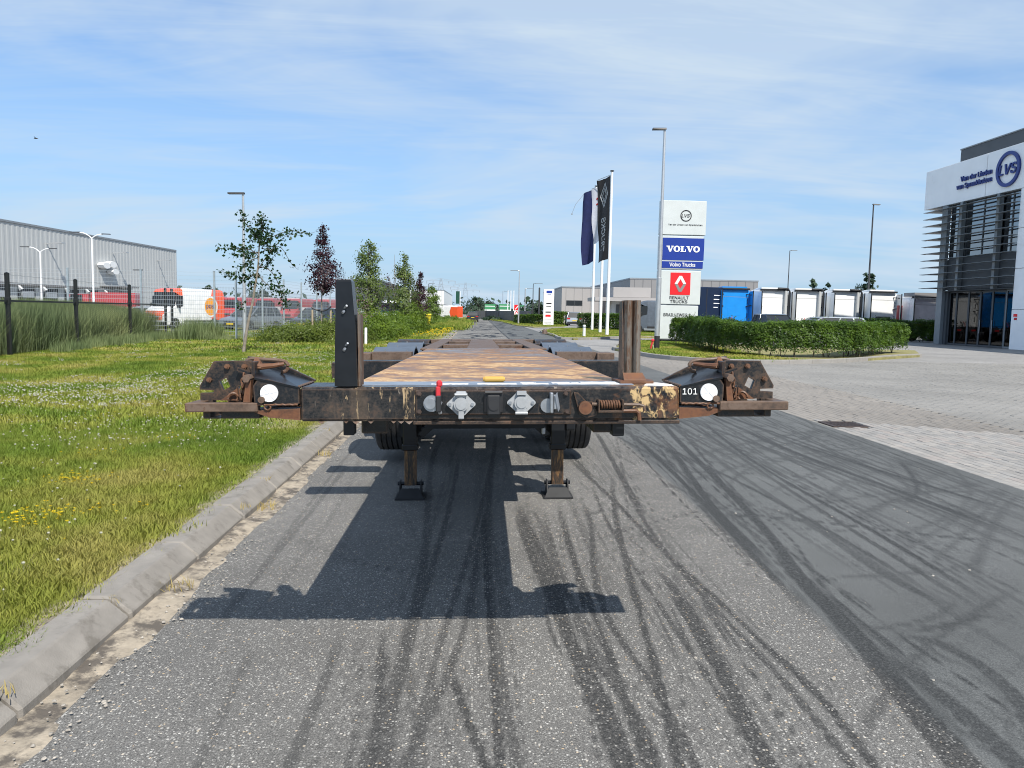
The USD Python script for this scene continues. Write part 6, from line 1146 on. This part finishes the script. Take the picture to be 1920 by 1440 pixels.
for p, q_ in zip(fp[:-1], fp[1:]):
    put(bf, 'rail', MB().bar((*p, 1.62), (*q_, 1.62), .055, .055), MAT['fence_black'])
    m = MB(); wires(m, np.array(p), np.array(q_), GL, 1.60, .075, .0016, True); put(bf, 'chain_link', m, MAT['fence_black'])
    m = MB(); [m.bar((*p, z), (*q_, z), .006) for z in (1.9, 2.15, 2.36)]; put(bf, 'top_wire', m, MAT['fence_black'])
mf = thing('mesh_fence', 'tall galvanised mesh fence with square posts round the yard', 'fence')
cr = at(443, 600, 36.2)[:2]
line1 = [at(x_, 560, 36.6)[:2] for x_ in (-60, 128, 265, 402)]+[np.array(cr)]
line2 = [np.array(cr)]+[np.array(at(x_, 560, yy)[:2]) for x_, yy in ((492, 41.0), (532, 45.5), (565, 50), (594, 54.5), (619, 59), (640, 63.5), (660, 70), (677, 78), (700, 90))]
for ln in (line1, line2):
    for k, p in enumerate(ln):
        if ln is line2 and k == 0: continue
        put(mf, 'post', MB().cbox(p[0]-.04, p[0]+.04, p[1]-.04, p[1]+.04, GL-.05, 3.2, .005).cbox(p[0]-.045, p[0]+.045, p[1]-.045, p[1]+.045, 3.2, 3.23, .004), MAT['galvanised'])
    for p, q_ in zip(ln[:-1], ln[1:]):
        d = (np.array(q_)-p); d = d/np.linalg.norm(d)*.05
        m = MB(); wires(m, np.array(p)+d, np.array(q_)-d, GL+.08, 2.5, .085 if ln is line1 else .13, .0045, False); put(mf, 'mesh_panel', m, MAT['mesh_grey'])
        m = MB(); [m.bar((*(np.array(p)+d), z), (*(np.array(q_)-d), z), .008) for z in (2.62, 2.8, 2.98, 3.15)]; put(mf, 'top_wire', m, MAT['mesh_grey'])
ef = thing('road_end_fence', 'dark slatted fence across the far end of the road', 'fence')
el = [(-.6, 158), (1.5, 157), (4, 150), (6.1, 128), (7.2, 104)]
for p in el: put(ef, 'post', MB().cbox(p[0]-.08, p[0]+.08, p[1]-.08, p[1]+.08, 0, 2.1, .01), MAT['fence_black'])
for p, q_ in zip(el[:-1], el[1:]):
    n = int(math.dist(p, q_)/1.6)+1
    for k in range(n):
        a, b = along(p, q_, (k+.03)/n), along(p, q_, (k+.97)/n); put(ef, 'slat_panel', MB().bar((*a, .98), (*b, .98), .05, 1.75), MAT['clad_dark'])

# yard behind the fences
tag(put(None, 'yard', MB().add(*sheet([-140, -90, -60, -40, -25.8, -18.2], np.linspace(15, 200, 30), GL+.035)).add(*sheet([-18.2, -14, -10.4], np.linspace(36.6, 200, 30), GL+.035)), plain('yard_asphalt', (.20, .195, .185), .9, var=.12, scale=.8)), kind='structure')

# ================================================================ HEDGES, BUSHES, TREES
rl_ = np.random.default_rng(77)
def hedge(name, label, pts, width, h, n, size, z0, m='hedge_leaf', stems=True, gap=.35, wob=.16):
    t = thing(name, label, 'hedge'); c = spline(np.array(pts, float), 200); d = np.r_[0, np.cumsum(np.linalg.norm(np.diff(c, axis=0), axis=1))]; L_ = d[-1]
    s = rl_.uniform(0, L_, n); P_ = np.stack([np.interp(s, d, c[:, i]) for i in (0, 1)], 1); tt = np.stack([np.interp(s, d, np.gradient(c[:, i])) for i in (0, 1)], 1); tt /= np.linalg.norm(tt, axis=1, keepdims=True); nn = np.stack([-tt[:, 1], tt[:, 0]], 1)
    # around the cross-section, mostly near its skin
    a = rl_.uniform(-1, 1, n); zz = rl_.uniform(0, 1, n); face = rl_.uniform(0, 1, n)
    top = face < width/(width+2*h)*1.3; depth = np.abs(rl_.normal(0, .16, n))
    u = np.where(top, a, np.sign(a)*(1-depth)); z = np.where(top, 1-depth*.7, gap/h*rl_.uniform(.3, 1.1, n)+(1-gap/h)*zz**.9)
    q = np.column_stack([P_, np.zeros(n)]); nz = meshkit.fbm(np.column_stack([P_*2.2, z*h*2.2]), 3, 17)-.5; nz2 = meshkit.fbm(np.column_stack([P_*.7, z*h*.5]), 2, 18)-.5
    rnd = (1-.22*np.clip((z-.75)/.25, 0, 1)**2)*(1-.15*np.clip((.35-z)/.35, 0, 1))
    off = u*width/2*rnd+np.sign(u)*nz*wob*2.2; off = off[:, None]*nn
    pos = np.column_stack([P_+off, z0+z*h*(1+.0*nz)+nz2*.30*z+(rl_.normal(0, .03, n)+nz*.26)*np.where(z > .8, 1, .25)])
    thin = rl_.uniform(0, 1, n) < np.clip((pos[:, 2]-z0)/(gap*1.5)+.08, 0, 1)
    stray = rl_.uniform(0, 1, n) < .025; pos[:, 2] += stray*(z > .7)*rl_.uniform(0, .2, n); sel = thin & (pos[:, 2] > z0+.04); pos = pos[sel]
    out = (np.sign(u)[:, None]*nn); tp = (z > .82)[:, None]; fc = np.column_stack([out*np.where(tp, .25, .75), np.where(tp[:, 0], 1., .55)])[sel]
    v, f = leafmesh(pos, size, rl_, .2, face=fc); put(t, 'foliage', (v, f), MAT[m])
    if stems:
        tw = MB(); k = int(L_/.45)
        for i in range(k):
            s_ = (i+.5+rl_.uniform(-.3, .3))*L_/k; p = np.array([np.interp(s_, d, c[:, j]) for j in (0, 1)])+rl_.normal(0, width*.16, 2)
            b = MB().tube([(*p, z0-.03), (*(p+rl_.normal(0, .05, 2)), z0+h*.35), (*(p+rl_.normal(0, .12, 2)), z0+h*.75)], [.016, .012, .006], 5)
            for _ in range(2): q_ = p+rl_.normal(0, .06, 2); b.tube([(*q_, z0-.02), (*(q_+rl_.normal(0, .16, 2)), z0+h*.5)], [.010, .005], 4)
            put(t, 'stem', b, MAT['twig'])
    return t
def gp2(x, y): return np.array(G(x, y)[:2])
hedge('main_hedge', 'long clipped green hedge on the kerbed island in front of the trucks', [gp2(1252, 650)+[.35, .4], gp2(1330, 661)+[.1, .6], gp2(1430, 673)+[0, .6], gp2(1540, 676)+[0, .6], gp2(1630, 672)+[0, .6], gp2(1708, 666)+[-.3, .55]], 1.25, 1.27, 115000, .08, GR+.08)
hedge('far_hedge', 'green hedge behind the flagpoles, left of the sign pylon', [(10.1, 75.), (12.0, 71), (15.0, 66.5), (17.2, 64)], 1.2, 1.55, 26000, .14, GR, stems=False, gap=.15)
hedge('corner_hedge', 'small green hedge in front of the white truck beside the showroom', [(26.5, 53.2), (29., 53.0), (33.2, 52.6)], 1.1, 1.5, 16000, .12, GR)
hedge('back_hedge', 'dark green hedge beside the narrow white sign', [(9.0, 97), (11.0, 96.6), (10.9, 97.5)], 1.2, 1.7, 4500, .22, GR, stems=False, gap=.1)
hedge('back_hedge', 'dark green shrubs between white sign and the road end fence', [(5.2, 104), (6.4, 101), (7.7, 97)], 1.1, 1.25, 5000, .2, GR, stems=False, gap=.1)
def bush(label, x, y, rx, ry, h, n, size, m, z0=GL+.05, name='bush'):
    t = thing(name, label, 'bush', (x, y, z0)); nc = max(10, int(n/90)); cc = rl_.normal(size=(nc, 3)); cc /= np.linalg.norm(cc, axis=1, keepdims=True); cc *= rl_.uniform(.35, 1, (nc, 1))**.4
    cc[:, 2] = np.abs(cc[:, 2]); cc *= [rx, ry, h*.93]; k = rl_.integers(0, nc, n); p = cc[k]+rl_.normal(0, 1, (n, 3))*np.array([rx, ry, h])*.13; p[:, 2] = np.abs(p[:, 2])*.98+.02
    sp = rl_.uniform(0, 1, n) < .05; p[sp, 2] *= 1.12
    put(t, 'foliage', leafmesh(p, size, rl_, .15, face=p/np.array([rx, ry, h])*[.9, .9, .5]+[0, 0, .35]), MAT[m]); b = MB()
    for _ in range(7): e = cc[rl_.integers(0, nc)]; b.tube([(rl_.normal(0, rx*.15), rl_.normal(0, ry*.15), 0), tuple(e*.5), tuple(e*.95)], [.03, .018, .006], 5)
    put(t, 'stem', b, MAT['twig']); return t
for lab, x, y, rx, ry, h, n, s, m in (('low yellow-green shrub by the birch, left half of the mass', -8.2, 34.0, 1.5, 1.3, 1.0, 9000, .085, 'shrub_leaf'), ('low yellow-green shrub below the red-leaved tree', -6.1, 34.2, 1.6, 1.3, 1.1, 9000, .085, 'shrub_leaf'), ('low yellow-green shrub between red-leaved tree and black stake', -7.0, 36.4, 2.0, 1.2, 1.15, 7000, .085, 'shrub_leaf'),
    ('bright green bush right of the black stake, nearest of the row', -5.3, 38.0, 1.35, 1.7, 1.55, 9000, .10, 'bush_leaf'), ('bright green bush second in the row along the verge', -5.0, 42.5, 1.3, 2.2, 1.35, 8000, .11, 'bush_leaf'), ('bright green bush third in the row along the verge', -5.0, 48.5, 1.5, 2.4, 1.45, 8000, .12, 'bush_leaf'), ('tall bright green bush with upright shoots in the row along the verge', -4.6, 54.0, 1.1, 1.6, 2.1, 7000, .12, 'bush_leaf'),
    ('bright green bush beyond the tall one with upright shoots', -5.0, 60, 1.3, 2.5, 1.4, 5000, .15, 'bush_leaf'), ('upright green bush before the far white van', -4.9, 70, 1.0, 1.8, 2.1, 5000, .15, 'bush_leaf'), ('low far bush on the verge under the orange tailed far van', -4.6, 84, 1.4, 4, 1.1, 4000, .2, 'bush_leaf'), ('low farthest bush on the left verge near the road car', -3.9, 108, 1.3, 6, .9, 3500, .25, 'bush_leaf'),
    ('grey-green weeds at the foot of the road end fence, left', 2.6, 146, 1.8, 1.5, .9, 1500, .3, 'far_leaf'), ('grey-green weeds at the foot of the road end fence, right', 6.0, 118, .8, 3., 1.0, 1500, .25, 'far_leaf')):
    bush(lab, x, y, rx, ry, h, n, s, m)
def tree(name, label, base, h, crown, n, size, m, trunk=.06, cz=None, stakes=0, bark='bark', clumps=60, lean=(0, 0)):
    """crown: list of (relative height, radius) for the outline"""
    t = thing(name, label, 'tree', base); cr_ = np.array(crown); zs = np.linspace(0, h*.97, 9)
    wob = np.cumsum(rl_.normal(0, .012*h/4, (9, 2)), 0); ax = np.column_stack([wob[:, 0]+lean[0]*(zs/h)**2, wob[:, 1]+lean[1]*(zs/h)**2, zs]); ax[0, :2] = 0
    tr = put(t, 'trunk', MB().tube(ax, np.linspace(trunk, .012, 9), 8), MAT[bark], smooth=60); br = MB()
    nc = clumps; zc = h*(cr_[0, 0]+(cr_[-1, 0]-cr_[0, 0])*rl_.beta(1.15, 1.5, nc)); R_ = np.interp(zc/h, cr_[:, 0], cr_[:, 1]); a = rl_.uniform(0, 6.28, nc); rr = R_*rl_.uniform(.15, 1, nc)**.6
    axz = np.column_stack([np.interp(zc, zs, ax[:, 0]), np.interp(zc, zs, ax[:, 1])]); cc = np.column_stack([axz[:, 0]+rr*np.cos(a), axz[:, 1]+rr*np.sin(a), zc])
    for c_, A, r_ in zip(cc, axz, rr):
        z_ = max(c_[2]-.75*r_-.1, h*cr_[0, 0]*.85); q_ = np.array([np.interp(z_, zs, ax[:, 0]), np.interp(z_, zs, ax[:, 1]), z_]); br.tube([q_, (q_+c_)/2+[0, 0, .06*r_], c_], [trunk*.28, trunk*.18, .004], 4, cap=False)
    put(t, 'limb', br, MAT[bark]); k = rl_.integers(0, nc, n); sp = .08+.125*np.interp(cc[k, 2]/h, cr_[:, 0], cr_[:, 1]); p = cc[k]+rl_.normal(0, 1, (n, 3))*sp[:, None]*[1, 1, .9]
    put(t, 'crown', leafmesh(p, size, rl_, .1, .7, face=(p-np.column_stack([np.interp(p[:, 2], zs, ax[:, 0]), np.interp(p[:, 2], zs, ax[:, 1]), p[:, 2]]))/(np.max(cr_[:, 1])*.6)+[0, 0, .55]), MAT[m]); return t
p = at(603, 640, 36.0)
mt = tree('red_leaf_tree', 'young tree with dark red leaves tied between two wooden stakes', (p[0], p[1], GL+.05), 5.35-GL, [(.44, .25), (.52, .80), (.60, .85), (.70, .55), (.80, .27), (.90, .16), (1., .05)], 3300, .10, 'maple_leaf', .035, clumps=85)
for s in (-.42, .42): put(mt, 'stake', MB().tube([(s, 0, 0), (s, 0, 1.5)], .045, 8), MAT['wood_stake'])
put(mt, 'tie', MB().tube(spline([(-.45, -.03, 1.62), (-.2, -.05, 1.50), (.05, -.06, 1.46), (.25, -.05, 1.52), (.45, -.03, 1.68)], 12), .038, 6), MAT['black_plastic'])
for lab, px_, yy, yt, cr_, n, sz, m, cl in (('tall young tree with mottled green and brown leaves right of the black stake', 693, 40, 458, [(.30, .35), (.42, 1.0), (.5, 1.15), (.58, .95), (.70, .55), (.85, .50), (1., .22)], 5200, .105, 'oak_leaf', 110),
    ('slim young green tree left of the white street lamp', 756, 50, 480, [(.28, .5), (.40, .95), (.50, 1.0), (.60, .75), (.72, .50), (.85, .45), (.92, .12), (1., .25)], 4200, .115, 'oak_leaf', 85), ('cone-shaped young tree with dark red leaves right of the white street lamp', 788, 62, 511, [(.15, .7), (.35, .95), (.5, .75), (.7, .42), (.9, .16), (1., .08)], 3200, .13, 'maple_leaf', 80),
    ('small upright green tree in front of the white hall', 812, 76, 538, [(.25, .6), (.4, .9), (.65, .75), (.85, .5), (1., .2)], 3200, .14, 'bush_leaf', 60), ('thin young tree with few red leaves between the two green ones', 733, 52, 520, [(.35, .4), (.5, .9), (.7, .5), (1., .15)], 260, .16, 'maple_leaf', 26)):
    p = at(px_, yt, yy); tree('young_tree', lab, (p[0], p[1], GL+.05), p[2]-GL, cr_, n, sz, m, .05, clumps=cl)
p = at(740, 476, 50); t = thing('bare_sapling', 'bare thin sapling without leaves left of the slim green tree', 'tree', (p[0], p[1], GL)); put(t, 'trunk', MB().tube([(0, 0, 0), (.03, 0, p[2]*.5), (0, 0, p[2])], [.045, .03, .01], 6), MAT['bark']); put(t, 'limb', MB().tube([(.02, 0, p[2]*.45), (.35, .1, p[2]*.75)], [.02, .006], 5).tube([(.02, 0, p[2]*.5), (-.3, .1, p[2]*.7)], [.02, .006], 5).tube([(.0, 0, p[2]*.6), (.25, .1, p[2]*.9)], [.015, .005], 5), MAT['bark'])
# the sparse birch in front of the street lamp, branch by branch
bb = G(456, 668); bt = thing('sparse_birch', 'sparse leaning young birch in front of the silver street lamp on the lawn', 'tree', (bb[0], bb[1], GL+.05))
def bp(x, y, d=0.): q_ = at(380+x/4.116, 330+y/4.116, bb[1]+d); return q_-np.array([bb[0], bb[1], GL+.05])
trunk = np.array([bp(302, 1385), bp(330, 1250), bp(362, 1080), bp(388, 960), bp(402, 860), bp(424, 730), bp(433, 610), bp(442, 500), bp(468, 420)]); trunk[0] = [0, 0, -.05]
put(bt, 'trunk', MB().tube(spline(trunk, 30), np.linspace(.058, .018, 30), 8), MAT['bark'], smooth=60)
lv = []
for pts, n, spread, d in [([(424, 740), (300, 785), (220, 762), (120, 728)], 85, .10, -.5), ([(433, 640), (370, 570), (290, 560), (180, 555), (90, 575)], 80, .10, -.9), ([(433, 600), (380, 590), (310, 600), (250, 600)], 120, .16, .4), ([(442, 520), (385, 430), (310, 330), (288, 255)], 70, .09, .3), ([(468, 430), (452, 350), (415, 315)], 40, .09, -.2), ([(468, 430), (455, 345), (488, 300)], 45, .09, -.5), ([(455, 560), (540, 470), (620, 435), (700, 425), (790, 440), (870, 430)], 75, .07, .6), ([(430, 720), (480, 640), (560, 540), (640, 465), (750, 462)], 80, .08, -.4),
    ([(470, 580), (545, 540), (605, 555), (650, 620), (690, 680), (740, 725)], 22, .04, .9), ([(440, 700), (520, 730), (570, 800), (600, 880), (630, 970), (665, 1055)], 120, .10, .3), ([(425, 760), (500, 840), (560, 880), (640, 905), (695, 905)], 80, .09, -.7), ([(442, 500), (440, 450), (450, 420)], 150, .20, 0), ([(442, 540), (480, 480), (540, 455)], 90, .13, -.3), ([(430, 640), (400, 640), (360, 660), (330, 690), (320, 720)], 85, .12, -.6), ([(402, 860), (380, 850), (340, 830)], 60, .13, .3), ([(330, 960), (300, 1000), (290, 1040)], 22, .08, 0), ([(424, 700), (470, 700), (520, 650), (550, 650)], 55, .09, .2), ([(410, 780), (400, 770), (370, 770)], 45, .12, .1), ([(455, 560), (560, 580), (590, 590)], 60, .10, .1), ([(445, 480), (400, 470), (390, 440)], 60, .13, .2)]:
    k = len(pts); c = spline(np.array([bp(x, y, d*i/(k-1)) for i, (x, y) in enumerate(pts)]), 24); put(bt, 'limb', MB().tube(c, np.linspace(.016, .004, 24), 5), MAT['bark_dark'])
    tt = rl_.integers(0, 8, n)/8*.72+.28; j = (tt*23).astype(int); lv.append(c[j]+rl_.normal(0, spread, (n, 3))*[1, 1, .8])
put(bt, 'crown', leafmesh(np.vstack(lv), .11, rl_, .1, .75), MAT['birch_leaf'])
# far trees and the wood on the horizon
for lab, px_, yy, yt, w, m in (('dark green tree right of the far pylons at the end of the road', 896, 215, 556, 5.2, 'far_leaf'), ('low dark tree beside the far end tree', 915, 225, 566, 4.5, 'far_leaf'), ('dark green tree left of the narrow white sign', 1004, 160, 563, 3.3, 'far_leaf'), ('tree top above the second white truck', 1524, 130, 524, 2.0, 'far_leaf'), ('tree top above the third white truck', 1556, 135, 529, 1.7, 'far_leaf'), ('tree top beside the dark yard lamp behind the trucks', 1630, 120, 511, 2.3, 'far_leaf'), ('small tree left of the birch beyond the red vans', 396, 130, 536, 2.6, 'far_leaf'), ('small tree behind the birch beyond the red vans', 486, 135, 541, 3.4, 'far_leaf'), ('far tree behind the red-leaved tree', 560, 170, 560, 4, 'far_leaf')):
    p = at(px_, yt, yy); z0 = GR if p[0] > 0 else GL; hh = p[2]-z0; tree('far_tree', lab, (p[0], p[1], z0), hh, [(.12, w*.6), (.35, w), (.6, w*.85), (.85, w*.45), (1., w*.15)], 1500, .55, m, .2, clumps=45, bark='bark_dark')
fw = MB()
for k in range(150):
    a = rl_.uniform(-.95, 1.0); yy = rl_.uniform(330, 700); x = yy*a; c = np.column_stack([rl_.normal(x, 9, 60), rl_.normal(yy, 5, 60), np.abs(rl_.normal(0, rl_.uniform(1.5, 4.), 60))]); fw.add(*leafmesh(c, 3.2, rl_))
put(None, 'distant_wood', fw, MAT['far_leaf'], kind='stuff', label='low band of distant trees on the horizon')

# ================================================================ SMALL THINGS
b = G(1095, 634); t = thing('bollard', 'short white bollard on the grass island before the flagpoles', 'bollard', (b[0], b[1], GR+.06)); put(t, 'shaft', MB().tube([(0, 0, 0), (0, 0, .74), (0, 0, .76)], [.09, .085, .06], 12), MAT['mast_white']); put(t, 'band', MB().tube([(0, 0, .58), (0, 0, .66)], [.092, .092], 12), MAT['galvanised'])
b = G(686, 652); t = thing('marker_post', 'short pale marker post on the verge right of the black stake', 'post', (b[0], b[1], GL+.05)); put(t, 'shaft', MB().cbox(-.05, .05, -.04, .04, 0, .78, .01), MAT['mast_white']); put(t, 'cap', MB().hull([(-.05, -.04, .781), (.05, -.04, .781), (-.05, .04, .781), (.05, .04, .781), (0, .02, .83)]), MAT['mast_grey'])
b = G(1219, 660); t = thing('marker_peg', 'small red topped peg with ribbon beside the street lamp foot', 'peg', (b[0], b[1], GR+.08)); put(t, 'peg', MB().tube([(0, 0, 0), (.05, 0, .22), (.09, 0, .34)], [.03, .035, .04], 8), MAT['red_plastic']); put(t, 'knob', MB().cbox(.02, .15, -.06, .06, .33, .46, .04), MAT['red_plastic']); put(t, 'ribbon', MB().bar((.1, -.02, .22), (.14, -.03, .02), .05, .01).bar((-.02, -.03, .05), (-.2, -.05, .0), .03, .01), MAT['tape_white'])
for x_, yy, lab in ((797, 66, 'yellow grit bin among the bushes on the left verge, right one'), (765, 60, 'yellow grit bin among the bushes on the left verge, left one')):
    p = at(x_, 588, yy); t = thing('grit_bin', lab, 'bin', (p[0], p[1], GL+.05)); put(t, 'tub', MB().hull([(a*.42, b_*.35, z) for a in (-1, 1) for b_ in (-1, 1) for z in (.0,)]+[(a*.5, b_*.42, 1.15) for a in (-1, 1) for b_ in (-1, 1)]), MAT['yellow_paint']); put(t, 'lid', MB().cbox(-.54, .54, -.46, .46, 1.155, 1.32, .08), MAT['yellow_paint'])
b = G(1005, 628); t = thing('rusty_box', 'small rusty brown stump on the near tip of the far grass island', 'stump', (b[0]+.6, b[1], GR+.08)); put(t, 'stump', MB().tube([(0, 0, 0), (0, 0, .22), (.03, 0, .3)], [.22, .17, .10], 9), MAT['rust_brown'])
p = at(67, 260, 40); t = thing('bird', 'tiny dark bird in the sky on the left', 'bird', p); put(t, 'body', MB().tube([(-.09, 0, 0), (-.03, 0, .02), (.05, 0, .01), (.13, 0, 0)], [.006, .03, .025, .004], 8), MAT['black_plastic']); put(t, 'wing', MB().add([(-.02, 0, .02), (.04, 0, .02), (.02, -.16, .07), (-.02, -.13, .06)], [(0, 1, 2, 3)]), MAT['black_plastic']); put(t, 'wing', MB().add([(-.02, 0, .02), (.04, 0, .02), (.02, .16, .07), (-.02, .13, .06)], [(3, 2, 1, 0)]), MAT['black_plastic'])
# a few wisps of grass in the kerb's joints
m = MB()
for yy in np.arange(1.96, 12, .94):
    if rl_.uniform() < .75: v, f = blades(14, .09, .035, .004, rl_, .9); m.add(v+[XK-.07+rl_.normal(0, .03), yy, GL+.118], f)
for q_ in (4.3, 6.1, 8.4): v, f = blades(40, .16, .06, .005, rl_, .9); m.add(v+[XK+.06, q_, GL+.015], f)
put(None, 'kerb_weeds', m, plain('dry_blade', (.36, .28, .10), .8, var=.3), kind='stuff', label='dry weeds in the joints of the kerb')
